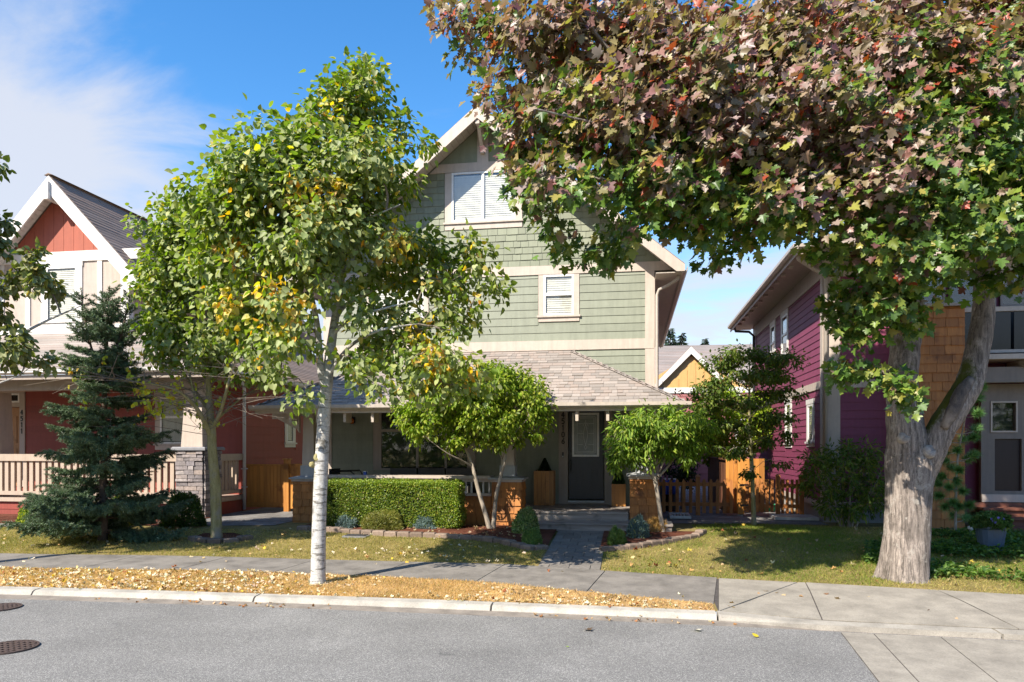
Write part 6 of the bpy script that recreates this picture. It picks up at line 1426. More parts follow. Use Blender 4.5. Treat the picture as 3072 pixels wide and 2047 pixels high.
# thin young tree by the corner of the green house
p = Vector(dpt(1560, 900, 19)); b = Vector((.75, 19.2, gz(.75, 19.2)))
small_tree('young_tree', 'slender young tree with sparse leaves beside the back corner of the green house', b, [[(b.x, b.y, b.z, .03), (b.x, b.y, 2, .022), (b.x + .05, b.y, 3.6, .006)]], M['bark_thin'], [lobe(1562, 900, 18, 50, 19, .25), lobe(1545, 960, 16, 40, 19, .2)], 20, .2, .2, 4, 4, T_OVAL, (.06, .1), [(2, (.12, .18, .04)), (1, (.25, .26, .07))], M['leaf_soft'], .5, 47)
# ---- leggy rhododendron before the plum wall
b = ground(2545, 1583); d = b.x * CF[0] + b.y * CF[1]
small_tree('rhododendron', 'leggy green shrub under the plum house wall left of the big maple trunk', b, [[(b.x + dx * .2, b.y, b.z - .03, .022), (b.x + dx * .6, b.y + dy, b.z + .5, .016), (b.x + dx, b.y + dy * 2, b.z + 1.1, .006)] for dx, dy in ((-.6, 0), (-.3, .1), (0, -.1), (.3, .1), (.6, 0), (.15, .2), (-.45, -.1))], M['bark_thin'],
    [lobe(1900, 1060, 60, 38, d, .5), lobe(1965, 1050, 66, 44, d, .5), lobe(1910, 1110, 66, 44, d, .5), lobe(1985, 1110, 60, 50, d, .5), lobe(1940, 1160, 66, 34, d, .5), lobe(1860, 1090, 26, 34, d, .3), lobe(2010, 1160, 36, 34, d, .4)], 38, .14, .22, 8, 7, T_LANCE, (.07, .12), [(4, (.08, .14, .02)), (3, (.13, .19, .03)), (2, (.21, .26, .04)), (1, (.25, .21, .06))], M['leaf_soft'], .55, 51, cat='shrub')
# ---- clipped boxwood hedge
HX0, HX1, HY0, HY1 = -5.98, -3.22, 13.42, 14.02; hz1 = 1.235; hb = gz(-4.6, 13.7)
t = thing('boxwood_hedge', 'long clipped boxwood hedge under the porch rail of the green house', 'hedge', ((HX0 + HX1) / 2, 13.7, hb))
def box_leaves(n, x0, x1, y0, y1, z0, z1, rg, size, pal, T=T_QUAD, bump=.05, seed=1, faces=(1, 1, 1, 1), mat=None, name='foliage', rnd=.10):
    A_ = [(x1 - x0) * (z1 - z0), (x1 - x0) * (y1 - y0), (y1 - y0) * (z1 - z0), (y1 - y0) * (z1 - z0)]; w_ = np.array(A_) * faces; f = rg.choice(4, n, p=w_ / w_.sum()); u, v = rg.random(n), rg.random(n)
    P = np.empty((n, 3)); Nn = np.empty((n, 3))
    lx, ly, lz = x0 + (x1 - x0) * u, y0 + (y1 - y0) * v, z0 + (z1 - z0) * v
    P[f == 0] = np.stack([lx, np.full(n, y0), lz], 1)[f == 0]; Nn[f == 0] = (0, -1, .25)
    P[f == 1] = np.stack([lx, ly, np.full(n, z1)], 1)[f == 1]; Nn[f == 1] = (0, -.2, 1)
    zz = z0 + (z1 - z0) * u
    P[f == 2] = np.stack([np.full(n, x0), ly, zz], 1)[f == 2]; Nn[f == 2] = (-1, 0, .2)
    P[f == 3] = np.stack([np.full(n, x1), ly, zz], 1)[f == 3]; Nn[f == 3] = (1, 0, .2)
    # round the edges towards the middle line, then push in and out by soft noise
    c = np.array([(x0 + x1) / 2, (y0 + y1) / 2, (z0 + z1) / 2]); h = np.array([(x1 - x0), (y1 - y0), (z1 - z0)]) / 2
    q = np.maximum(np.abs(P - c) - (h - rnd), 0); L = np.linalg.norm(q, axis=1); k = L > rnd; s_ = np.sign(P - c)
    P = P - s_ * q * np.where(k, 1 - rnd / np.maximum(L, 1e-6), 0)[:, None]
    nz_ = vnoise(P, 6, seed) * .6 + vnoise(P, 17, seed + 1) * .5
    P = P + Nn * (nz_ * bump * .5 - rg.random(n) * bump * 1.2)[:, None]
    A = unit(rg.normal(size=(n, 3)) + Nn * .6 + np.array([0, 0, .2])); N2 = Nn + rg.normal(size=(n, 3)) * .7
    return P, A, N2, pick(pal, n, rg) * (1 + .18 * vnoise(P, 2.4, seed + 3))[:, None]
rg = np.random.default_rng(23)
mb = MB(); mb.box(HX0 + .09, HX1 - .09, HY0 + .09, HY1 - .09, hb, hz1 - .08); M['hedge_core'] = soil('hedge_inside', (.012, .02, .006), (.02, .03, .01), (.035, .045, .015)); mb.build('branches', M['hedge_core'], t)  # solid core coloured dark for the shade between the leaves
P, A, N2, col = box_leaves(46000, HX0, HX1, HY0, HY1, hb + .03, hz1, rg, None, [(4, (.10, .17, .02)), (4, (.165, .245, .025)), (3, (.25, .32, .032)), (1.4, (.34, .35, .045)), (.3, (.30, .22, .10))], bump=.085, seed=3)
k = 2600; ts = scatter_top = np.stack([rg.uniform(HX0 + .05, HX1 - .05, k), rg.uniform(HY0, HY1 - .1, k), np.full(k, hz1 - .03)], 1); ts[:, 2] += rg.random(k) ** 3 * .10 * (.5 + .5 * np.clip(vnoise(ts, 5, 9), -1, 1))
P = np.concatenate([P, ts]); A = np.concatenate([A, unit(rg.normal(size=(k, 3)) * .6 + np.array([0, 0, 1.]))]); N2 = np.concatenate([N2, rg.normal(size=(k, 3)) + np.array([0, -.5, .6])]); col = np.concatenate([col, pick([(1, (.20, .29, .03)), (1, (.28, .36, .04))], k, rg)])
put('foliage', leaves('hedge_foliage', T_QUAD, P, A, N2, rg.uniform(.020, .036, len(P)), col, M['leaf_hedge']), t)
# ---- rounded shrubs
def mound(name, label, c, rx, ry, h, n, size, pal, T, mat, seed, group=None, cat='shrub', up=.5, bump=.12, base_z=None, stems=True):
    rg = np.random.default_rng(seed); bz = gz(c[0], c[1]) if base_z is None else base_z
    t = thing(name, label, cat, (c[0], c[1], bz), group)
    d = unit(rg.normal(size=(n, 3))); d[:, 2] = np.abs(d[:, 2]) * 1.05 - .05; d = unit(d); nz_ = vnoise(d * 3 + seed, 2.2, seed); rad = (1 + bump * nz_) * rg.uniform(.72, 1.0, n) ** .6
    P = np.stack([c[0] + d[:, 0] * rx * rad, c[1] + d[:, 1] * ry * rad, bz + .02 + np.abs(d[:, 2]) * h * rad], 1)
    A = unit(d * .7 + rg.normal(size=(n, 3)) * .5 + np.array([0, 0, up])); Nn = d + rg.normal(size=(n, 3)) * .5
    put('foliage', leaves(name, T, P, A, Nn, rg.uniform(size[0], size[1], n), pick(pal, n, rg) * (1 + .2 * vnoise(P, 9, seed))[:, None], mat), t)
    if stems:
        mb = MB(); rr = random.Random(seed)
        for i in range(9): a = rr.uniform(0, 6.3); r_ = rr.uniform(.3, .8); mb.tube([(c[0], c[1], bz - .02), (c[0] + math.cos(a) * rx * r_ * .5, c[1] + math.sin(a) * ry * r_ * .5, bz + h * .45), (c[0] + math.cos(a) * rx * r_, c[1] + math.sin(a) * ry * r_, bz + h * .85)], [.008, .006, .003], 4)
        mb.build('stems', M['bark_branch'], t)
    return t
BLUE = [(3, (.11, .17, .17)), (2, (.17, .235, .225)), (1, (.07, .12, .115))]; T_SPR = T_NEEDLE[0] * np.array([1, 3.2, 1]), T_NEEDLE[1]
g_ = ground(1035, 1592); mound('blue_juniper', 'blue grey dwarf juniper left of the olive mound under the hedge', (g_.x, g_.y + .2), .25, .22, .26, 5000, (.03, .06), BLUE, T_SPR, M['needle'], 61, 'blue dwarf junipers before the hedge')
g_ = ground(1272, 1595); mound('blue_juniper', 'blue grey dwarf juniper right of the olive mound under the hedge', (g_.x, g_.y + .2), .28, .24, .27, 5500, (.03, .06), BLUE, T_SPR, M['needle'], 62, 'blue dwarf junipers before the hedge')
g_ = ground(1137, 1598); mound('olive_mound_shrub', 'wide olive green mounded shrub between the two blue junipers', (g_.x, g_.y + .25), .43, .33, .38, 11000, (.03, .055), [(3, (.13, .145, .02)), (3, (.18, .185, .03)), (1, (.24, .22, .05))], T_SPR, M['needle'], 63)
g_ = ground(1582, 1612); mound('variegated_shrub', 'upright pale variegated shrub at the left side of the porch steps', (g_.x - .06, g_.y + .22), .24, .2, .46, 4600, (.03, .055), [(3, (.16, .22, .08)), (3, (.32, .36, .17)), (1, (.09, .15, .05))], T_OVAL, M['leaf_soft'], 64)
g_ = ground(1590, 1640); mound('small_conifer', 'small bushy green conifer before the variegated shrub left of the path', (g_.x + .02, g_.y + .05), .17, .15, .28, 4600, (.03, .055), [(3, (.08, .16, .035)), (2, (.13, .22, .045)), (.8, (.22, .28, .07))], T_SPR, M['needle'], 65, up=1.2)
g_ = ground(1850, 1642); mound('small_conifer', 'small round bright green conifer at the right edge of the path', (g_.x, g_.y + .05), .155, .14, .28, 4200, (.03, .055), [(3, (.09, .16, .03)), (2, (.15, .21, .04))], T_SPR, M['needle'], 66, up=1.0)
g_ = ground(1915, 1622); mound('dwarf_spruce', 'dwarf blue spruce with pale yellow tips in the right mulch bed', (g_.x, g_.y + .1), .19, .17, .36, 4600, (.03, .06), [(3, (.08, .15, .15)), (2, (.13, .20, .19)), (.8, (.34, .36, .12))], T_SPR, M['needle'], 67)
g_ = ground(1968, 1600); mound('tan_grass_tuft', 'tan dried ornamental tuft beside the weeping tree stem', (g_.x, g_.y + .1), .19, .16, .22, 2600, (.06, .12), [(3, (.42, .24, .07)), (2, (.52, .33, .12))], T_NEEDLE, M['litter'], 68, up=1.2)
for i, (px, py, h, lab) in enumerate(((-1.885, 15.93, .30, 'dark clipped cone topiary in the tall wooden planter'), (-.27, 15.87, .42, 'green clipped cone topiary in the short wooden planter'))):
    zt = 1.34 if i == 0 else 1.065
    t = thing('cone_topiary', lab, 'topiary', (px, py, zt), 'topiary cones in the porch planters'); rg = np.random.default_rng(70 + i); n = 5200; u = 1 - np.sqrt(rg.random(n)); a = rg.uniform(0, 6.283, n); r_ = .135 * (1 - u) * rg.uniform(.8, 1.05, n)
    P = np.stack([px + np.cos(a) * r_, py + np.sin(a) * r_, zt + .01 + u * h], 1); A = np.stack([np.cos(a), np.sin(a), np.full(n, .6)], 1) + rg.normal(size=(n, 3)) * .4
    put('foliage', leaves('topiary', T_QUAD, P, A, A + rg.normal(size=(n, 3)), rg.uniform(.02, .035, n), pick([(1, (.03, .07, .025)), (1, (.05, .11, .03))] if i else [(1, (.02, .04, .018)), (1, (.03, .05, .02))], n, rg), M['leaf_hedge']), t)
    mb = MB(); mb.tube([(px, py, zt - .06), (px, py, zt + h * .7)], [.012, .004], 6); mb.build('stem', M['bark_thin'], t)
# shrubs along the red porch
g_ = ground(523, 1587); mound('boxwood_ball', 'round dark green boxwood before the stone pier of the red house', (g_.x, g_.y + .3), .40, .36, .66, 9000, (.028, .05), [(3, (.045, .09, .02)), (3, (.075, .125, .02)), (1, (.15, .19, .03))], T_OVAL, M['leaf_hedge'], 71)
for i, (px, rx, h, lab) in enumerate(((70, .42, .42, 'leftmost golden edged euonymus under the red house railing'), (165, .46, .46, 'golden edged euonymus behind the low left spruce boughs'), (330, .40, .5, 'darker euonymus right of the spruce stem under the railing'))):
    g_ = ground(px, 1585); mound('euonymus_shrub', lab, (g_.x, g_.y + .35), rx, .34, h, 6500, (.03, .055), [(3, (.06, .11, .02)), (2, (.12, .18, .025)), ((3, 3, 1)[i], (.36, .38, .03))], T_OVAL, M['leaf_hedge'], 74 + i, 'euonymus shrubs along the red porch')
# low bare twiggy shrub
g_ = ground(440, 1575); t = thing('bare_shrub', 'low leafless twiggy shrub between the spruce and the round boxwood', 'shrub', (g_.x, g_.y + .2, g_.z)); mb = MB(); rr = random.Random(3)
for i in range(26):
    a = rr.uniform(0, 6.3); e = Vector((g_.x + math.cos(a) * rr.uniform(.1, .4), g_.y + .2 + math.sin(a) * .2, g_.z + rr.uniform(.15, .36))); s_ = Vector((g_.x + rr.uniform(-.12, .12), g_.y + .2, g_.z)); mb.tube([s_, s_.lerp(e, .5) + Vector((0, 0, .05)), e], [.009, .006, .003], 4)
mb.build('twigs', M['bark_branch'], t)
# ---- spruce with three leaders
b = ground(308, 1622); d = b.x * CF[0] + b.y * CF[1]
t = thing('spruce_tree', 'dark blue green spruce with drooping boughs and several leaders before the red house', 'tree', b)
mb = MB(); ctr = [[(b.x, b.y, b.z - .05, .085), stem(238, 1180, d, .07), stem(238, 1050, d, .065), stem(240, 900, d, .045), stem(245, 780, d, .03), stem(250, 700, d, .012), stem(251, 662, d, .004)], [stem(240, 880, d, .03), stem(210, 800, d - .1, .02), stem(192, 720, d - .1, .012), stem(186, 660, d - .1, .004)], [stem(242, 860, d, .03), stem(275, 780, d, .02), stem(295, 700, d, .01), stem(300, 672, d, .004)]]
axs = []
for c in ctr: p, r_ = curve_pts(c, 5); mb.tube(p, r_, 8, jit=.05); axs.append(p)
mb.build('trunk', M['bark_spruce'], t, smooth=True)
rr = random.Random(77); bt_ = MB(); NP, NA = [], []
def spray(a, bq, dens, ln):
    """needles bristling round a twig from a to bq"""
    L = (bq - a).length; k = max(4, int(L * dens)); ts = NR.random(k); dv = np.array((bq - a).normalized()); p = np.array(a)[None] + np.array(bq - a)[None] * ts[:, None]; o = unit(NR.normal(size=(k, 3)) + np.array([0, 0, .25])); NP.append(p); NA.append(unit(o + dv * .75) * 1.0)
def bough(s, dirv, L, droop):
    pts = []; 
    for i in range(6): u = i / 5; pts.append(s + dirv * (L * u) + Vector((0, 0, -droop * L * u * (1.15 - .75 * u) )))
    bt_.tube(pts, [.016 * (1 - .8 * i / 5) * (.5 + L * .5) for i in range(6)], 5); sd = dirv.cross(Vector((0, 0, 1))).normalized()
    nside = int(L / .06)
    for j in range(nside):
        u = .15 + .85 * j / nside; i0 = min(4, int(u * 5)); base = pts[i0].lerp(pts[i0 + 1], u * 5 - i0)
        for s_ in (-1, 1):
            ln = min(L, 1.1) * rr.uniform(.18, .40) * (1.15 - .75 * u); e = base + sd * s_ * ln * rr.uniform(.5, 1) + dirv * ln * .75 + Vector((0, 0, rr.uniform(-.45, .05) * ln)); bt_.tube([base, e], [.005, .002], 3); spray(base, e, 420, .03)
            if ln > .16:
                for q in range(3): f_ = base.lerp(e, rr.uniform(.35, .9)); h_ = f_ + (dirv * .5 + sd * s_ * rr.uniform(-.3, .8) + Vector((0, 0, -rr.uniform(.2, .9)))).normalized() * ln * rr.uniform(.3, .55); spray(f_, h_, 420, .03)
    spray(pts[3], pts[5], 260, .03)
for ai, (P, zlo) in enumerate(((axs[0], .42), (axs[1], 3.3), (axs[2], 3.3))):
    ztop = P[-1].z; z = max(zlo, P[0].z); 
    while z < ztop - .12:
        p = min(P, key=lambda q: abs(q.z - z)); 
        f_ = (ztop - z) / (ztop - .3); Lm = (.22 + 1.42 * f_ ** .8) if ai == 0 else (.15 + .45 * (ztop - z))
        if ai == 0 and .8 < z < 1.15: Lm *= 1.3
        if ai == 0 and 1.25 < z < 1.6: Lm *= .7
        for q in range(rr.choice((6, 7, 8)) if ai == 0 else 5):
            a = rr.uniform(0, 6.283); bough(Vector((p.x, p.y, z + rr.uniform(-.06, .06))), Vector((math.cos(a), math.sin(a), .25 if f_ > .25 else .75)).normalized(), Lm * rr.uniform(.6, 1.0), rr.uniform(.25, .6) if f_ > .25 else .1)
        z += rr.uniform(.14, .20) if ai == 0 else .16
    spray(Vector(P[-6]), Vector(P[-1]), 300, .03)
bt_.build('branches', M['bark_spruce'], t)
P = np.concatenate(NP); A = np.concatenate(NA); n = len(P); hl = np.clip(vnoise(P, 2.5, 5) * .5 + .5, 0, 1)
col = pick([(3, (.07, .12, .058)), (3, (.115, .175, .09)), (1.8, (.19, .26, .155))], n) * (.75 + .5 * hl)[:, None]
T_N2 = (np.array([(0, -.11, 0), (0, .11, 0), (1, 0, 0)], float), np.array([(0, 1, 2)]))
put('needles', leaves('spruce_needles', T_N2, P, A, NR.normal(size=(n, 3)), NR.uniform(.03, .052, n), col, M['needle']), t)
print('needles', n)
# ---- young pine behind the maple trunk
b = ground(2866, 1612); d = b.x * CF[0] + b.y * CF[1]
t = thing('young_pine', 'slender young pine with tufts of long soft needles between maple trunk and blue pot', 'tree', b)
mb = MB(); p, r_ = curve_pts([(b.x, b.y, b.z - .03, .026), stem(2196, 1165, d, .022), stem(2200, 1060, d, .018), stem(2218, 960, d, .012), stem(2240, 880, d, .006)], 5); mb.tube(p, r_, 6); NP, NA, NL = [], [], []; rr = random.Random(5)
tips = [(2150, 985), (2185, 960), (2225, 940), (2250, 915), (2215, 1010), (2245, 985), (2200, 1035), (2165, 1040), (2225, 1055), (2240, 1045), (2185, 1075), (2205, 1080), (2160, 1095), (2180, 1120), (2200, 1110), (2155, 1140), (2215, 1130), (2190, 1155), (2170, 1165), (2220, 1190), (2190, 1185), (2230, 1160), (2165, 1060), (2250, 950), (2258, 890), (2240, 1005), (2175, 1010), (2150, 1110), (2205, 1165)]
for px, py in tips:
    e = Vector(dpt(px, py, d + rr.uniform(-.35, .25))); s_ = min(p, key=lambda q: (q - e).length + max(0, q.z - e.z)); mb.tube([s_, s_.lerp(e, .6) + Vector((0, 0, -.03)), e], [.008, .006, .004], 5); dv = np.array((e - s_).normalized())
    k = 420; u = NR.random(k); NP.append(np.array(e)[None] - dv[None] * (u * .12)[:, None]); NA.append(unit(dv[None] * .9 + unit(NR.normal(size=(k, 3))) + np.array([0, 0, .15])))
mb.build('trunk', M['bark_thin'], t, smooth=True); P, A = np.concatenate(NP), np.concatenate(NA); n = len(P)
put('needles', leaves('pine_needles', T_NEEDLE, P, A, NR.normal(size=(n, 3)), NR.uniform(.09, .16, n), pick([(3, (.08, .20, .05)), (2, (.15, .30, .08)), (1, (.24, .38, .12))], n), M['needle']), t)
# ---- far conifers over the roofs
def far_conifer(label, px, ptop, wpx, d, seed):
    top = Vector(dpt(px, ptop, d)); b = Vector((top.x, top.y, .3)); t = thing('far_conifer', label, 'tree', b, 'far conifers over the ochre roof'); mb = MB(); mb.tube([b, top], [.25, .03], 6); mb.build('trunk', M['bark_spruce'], t)
    rg = np.random.default_rng(seed); n = 2600; u = rg.random(n) ** .7; H = top.z - 2.0; z = top.z - u * H; lay = .55 + .45 * np.sin(z * 6.5 + seed); a = rg.uniform(0, 6.283, n); r_ = wpx * d / 1670 * u * H / 3.0 * lay * rg.random(n) ** .5; r_ = np.minimum(r_, 2.4)
    P = np.stack([b.x + np.cos(a) * r_, b.y + np.sin(a) * r_, z - r_ * .18], 1); A = np.stack([np.cos(a), np.sin(a), np.full(n, -.1)], 1)
    put('crown', leaves('far_conifer', T_LANCE, P, A, rg.normal(size=(n, 3)) + np.array([0, 0, 1]), rg.uniform(.3, .55, n), pick([(1, (.03, .055, .045)), (1, (.045, .075, .055))], n, rg), M['needle']), t)
far_conifer('tallest pointed conifer over the ochre roof nearest the green house', 1540, 755, 24, 62, 81); far_conifer('second leaning conifer tip over the ochre roof', 1567, 765, 18, 64, 82); far_conifer('smallest lone conifer tip over the middle of the ochre ridge', 1620, 779, 9, 70, 83)
# ---------------------------------------------------------------- fences
def picket(par, x, y, zb, zt, w_=.075, mat=None, pointed=True):
    mb = MB(); pts = [(x, y, zb), (x + w_, y, zb), (x + w_, y, zt - (.05 if pointed else 0))] + ([(x + w_ / 2, y, zt)] if pointed else []) + [(x, y, zt - (.05 if pointed else 0))]
    mb.prism(pts, (0, .02, 0)); return mb.build('picket', mat or M['picket'], par)
FY = 17.3; gz0_ = gz(1, FY)
def fx(px): return X(px, FY, 1500)
zt = Z(2100, 1437, FY); zp = Z(2093, 1424, FY)
t = thing('picket_fence', 'low stained picket fence between the green house and the orange gate post', 'fence', (fx(2050), FY, gz0_))
x = .56; end = fx(2196)
for z in (gz0_ + .22, zt - .17): boxo('rail', M['picket'], t, .52, end, FY + .021, FY + .055, z, z + .085)
pst = fx(2088)
while x < end - .05:
    if abs(x - pst) > .1: picket(t, x, FY, gz0_ + .06, zt + rng.uniform(-.008, .008))
    x += .152
mb = MB(); mb.box(pst - .005, pst + .09, FY - .04, FY + .06, gz0_ - .1, zp - .05); mb.frustum((pst + .042, FY + .01, zp - .05), .06, .062, (pst + .042, FY + .01, zp), .02, .02); mb.build('post', M['picket'], t)
gpx = fx(2222)
t = thing('gate_post', 'thick bright orange wooden post carrying the picket gate hinges', 'post', (gpx, FY, gz0_))
mb = MB(); mb.box(gpx - .07, gpx + .07, FY - .05, FY + .09, gz0_ + .05, Z(2220, 1362, FY)); mb.build('shaft', M['cedar_fence'], t)
mb = MB(); mb.lathe((gpx, FY + .02, gz0_ - .1), [(.09, 0), (.09, .14)], 10); mb.build('footing', M['concrete_base'], t)
gx0, gx1 = fx(2236), fx(2322)
t = thing('picket_gate', 'small picket gate with a diagonal brace beside the orange post', 'gate', ((gx0 + gx1) / 2, FY, gz0_)); n = 6
for i in range(n): u = lerp(gx0 + .01, gx1 - .08, i / (n - 1)); picket(t, u, FY, gz0_ + .1, zt, pointed=False)
for z in (gz0_ + .2, zt - .19): boxo('rail', M['picket'], t, gx0 + .005, gx1, FY + .021, FY + .055, z, z + .085)
mb = MB(); mb.bar((gx0 + .02, FY + .072, gz0_ + .27), (gx1 - .02, FY + .072, zt - .14), .03, .085, up=(0, 0, 1)); mb.build('brace', M['picket'], t)
for z in (gz0_ + .24, zt - .15): boxo('hinge', M['black'], t, gx0 - .13, gx0 + .06, FY - .062, FY - .05, z, z + .04)
t = thing('picket_fence', 'short dark picket panel between the gate and the plum house wall', 'fence', (fx(2370), FY, gz0_))
xa, xb = fx(2334), fx(2405)
for u in (xa, xb): mb = MB(); mb.box(u - .045, u + .045, FY - .04, FY + .05, gz0_ - .1, zt + .08); mb.frustum((u, FY + .005, zt + .08), .055, .055, (u, FY + .005, zt + .12), .03, .03); mb.build('post', M['picket'], t)
for i in range(4): picket(t, lerp(xa + .07, xb - .13, i / 3), FY, gz0_ + .08, zt, .062, pointed=False)
for z in (gz0_ + .2, zt - .19): boxo('rail', M['picket'], t, xa + .046, xb - .046, FY + .021, FY + .055, z, z + .085)
# tall side fence running back between the yards, its shade painted brown, end boards orange
t = thing('board_fence', 'tall shaded board fence running back behind the picket fence', 'fence', (2.2, 18.2, gz0_))
zt2 = Z(2200, 1375, FY + .35)
for i in range(3): boxo('board', M['cedar_fence'], t, fx(2181) + i * .001 + .088 * i, fx(2181) + .088 * i + .085, FY + .20, FY + .22, gz0_ + .05, zt2)
for i in range(5): boxo('board', M['cedar_fence'], t, fx(2236) + .12 * i, fx(2236) + .12 * i + .116, FY + 1.0, FY + 1.02, gz0_ + .05, zt2 - .02)
for i in range(30): v = FY + .24 + i * .14; boxo('board', M['fence_dark'], t, fx(2181) + .02, fx(2181) + .04, v, v + .135, gz0_ + .05, zt2 - .05)
boxo('cap_rail', M['fence_dark'], t, fx(2181) - .02, fx(2181) + .08, FY + .24, FY + 4.5, zt2 - .045, zt2 - .01)
for i in range(3): boxo('post', M['fence_dark'], t, fx(2181) + .045, fx(2181) + .135, FY + 1.2 + i * 1.5, FY + 1.29 + i * 1.5, gz0_, zt2 - .05)
# cedar gate between the red and green houses
GY = 16.72; za = Z(650, 1390, GY); gzb = gz(-8, GY)
xl, xm, xr = X(738, GY, 1450), X(862, GY, 1450), X(905, GY, 1450)
t = thing('board_gate', 'orange cedar board gate in the gap between the red and green houses', 'gate', ((xl + xm) / 2, GY, gzb)); n = 11
for i in range(n): a = lerp(xl + .02, xm - .09, i / n); boxo('board', M['cedar_fence'], t, a + .0015, lerp(xl + .02, xm - .09, (i + 1) / n) - .0015, GY, GY + .02, gzb + .1, za - .06)
boxo('cap_rail', M['cedar_fence'], t, xl, xm - .08, GY - .02, GY + .06, za - .06, za - .02); boxo('rail', M['cedar_fence'], t, xl + .02, xm - .09, GY - .025, GY - .001, gzb + .12, gzb + .22)
t = thing('gate_post', 'square cedar post with flat cap right of the cedar board gate', 'post', (xm, GY, gzb)); zpost = Z(862, 1376, GY)
boxo('shaft', M['cedar_fence'], t, xm - .075, xm + .055, GY - .05, GY + .08, gzb - .1, zpost - .03); boxo('cap', M['cedar_fence'], t, xm - .10, xm + .08, GY - .075, GY + .105, zpost - .029, zpost)
t = thing('board_fence', 'narrow cedar fence panel tucked behind the left shingled pier', 'fence', (xr, GY, gzb)); zz = Z(890, 1392, GY)
for i in range(4): a = xm + .06 + i * .1; boxo('board', M['cedar_fence'], t, a + .002, a + .098, GY, GY + .02, gzb + .08, zz - .04)
boxo('cap_rail', M['cedar_fence'], t, xm + .057, xm + .5, GY - .02, GY + .05, zz - .04, zz)
# ---------------------------------------------------------------- small things in the yards
def grate(label, x0, x1, y0, y1, z, nb, along_x=False):
    t = thing('window_well_grate', label, 'grate', ((x0 + x1) / 2, (y0 + y1) / 2, z), 'metal grates over the window wells')
    boxo('pit', M['black'], t, x0 + .03, x1 - .03, y0 + .03, y1 - .03, z - .06, z - .02)
    for a in ((x0, x1, y0, y0 + .03), (x0, x1, y1 - .03, y1), (x0, x0 + .03, y0 + .031, y1 - .031), (x1 - .03, x1, y0 + .031, y1 - .031)): boxo('frame', M['chrome'], t, a[0], a[1], a[2], a[3], z - .03, z + .03)
    for i in range(nb): u = lerp(x0 + .05, x1 - .07, i / (nb - 1)); boxo('bar', M['chrome'], t, u, u + .022, y0 + .031, y1 - .031, z - .01, z + .02)
p = ground(2390, 1560); grate('metal grate over a window well beside the plum house wall', p.x - .5, 3.96, p.y - .3, p.y + .45, gz(p.x, p.y) + .05, 14)
p = ground(2028, 1555); grate('dark metal grate over a window well right of the porch steps', p.x - .15, p.x + .3, p.y - .4, p.y + .4, gz(p.x, p.y) + .06, 6)
p = ground(1066, 1614); t = thing('irrigation_lid', 'dark square irrigation box lid in the lawn before the bed edging', 'lid', p)
boxo('frame', M['stone_cap'], t, p.x - .25, p.x + .2, p.y - .02, p.y + .26, p.z - .05, p.z + .03); boxo('lid', M['charcoal'], t, p.x - .21, p.x + .16, p.y + .02, p.y + .22, p.z + .031, p.z + .045)
# glazed pot with flowers
g_ = ground(2988, 1662); g_ = Vector((g_.x, g_.y + .17, gz(g_.x, g_.y + .17))); t = thing('flower_pot', 'tapered blue grey glazed pot on the ivy before the plum house', 'pot', g_)
mb = MB(); n = 4; prof_p = [(.135, 0), (.15, .02), (.195, .36), (.215, .385), (.215, .41), (.19, .41), (.18, .36), (.02, .34)]
vs, fs = [], []
for r_, z in prof_p:
    for k in range(16):
        a = 2 * math.pi * (k + .5) / 16; c_, s_ = math.cos(a), math.sin(a); q = r_ / max(abs(c_), abs(s_)) * .5 + r_ * .5; vs.append((g_.x + c_ * q, g_.y + s_ * q, g_.z + z))
for i in range(len(prof_p) - 1):
    for k in range(16): k2 = (k + 1) % 16; fs.append((i * 16 + k, i * 16 + k2, (i + 1) * 16 + k2, (i + 1) * 16 + k))
fs += [tuple(range(15, -1, -1)), tuple((len(prof_p) - 1) * 16 + k for k in range(16))]; mb.add(vs, fs); mb.build('pot_body', M['pot'], t)
t = mound('potted_flowers', 'leafy trailing plants with violet flowers in the blue grey pot', (g_.x, g_.y), .25, .22, .2, 2200, (.05, .09), [(3, (.05, .10, .03)), (3, (.09, .16, .05)), (1, (.16, .22, .08))], T_OVAL, M['leaf_soft'], 91, None, 'flowers', base_z=g_.z + .37)
fp_ = [(-.06, -.21, .13), (-.03, -.23, .11), (-.075, -.2, .16), (.10, -.18, .16), (.02, -.2, .18)]
for dx, dy, dz in fp_:
    mb = MB(); c = Vector((g_.x + dx, g_.y + dy, g_.z + .37 + dz))
    for k in range(5): a = k * 1.2566; q = Vector((math.cos(a), 0, math.sin(a))); s_ = Vector((-math.sin(a), 0, math.cos(a))); mb.add([c, c + q * .013 + s_ * .009, c + q * .024 + Vector((0, -.004, 0)), c + q * .013 - s_ * .009], [(0, 1, 2, 3)])
    mb.build('flower', M['flower'], t)
p = ground(2912, 1615); t = thing('garden_light', 'small white stake garden light beside the young pine', 'lamp', p)
mb = MB(); mb.tube([(p.x, p.y, p.z - .03), (p.x, p.y, p.z + .13)], .014, 8); mb.build('stake', M['chrome'], t); mb = MB(); mb.lathe((p.x, p.y, p.z + .13), [(.018, 0), (.045, .03), (.05, .06), (.05, .075), (.02, .085)], 10); mb.build('lamp_head', M['white'], t)
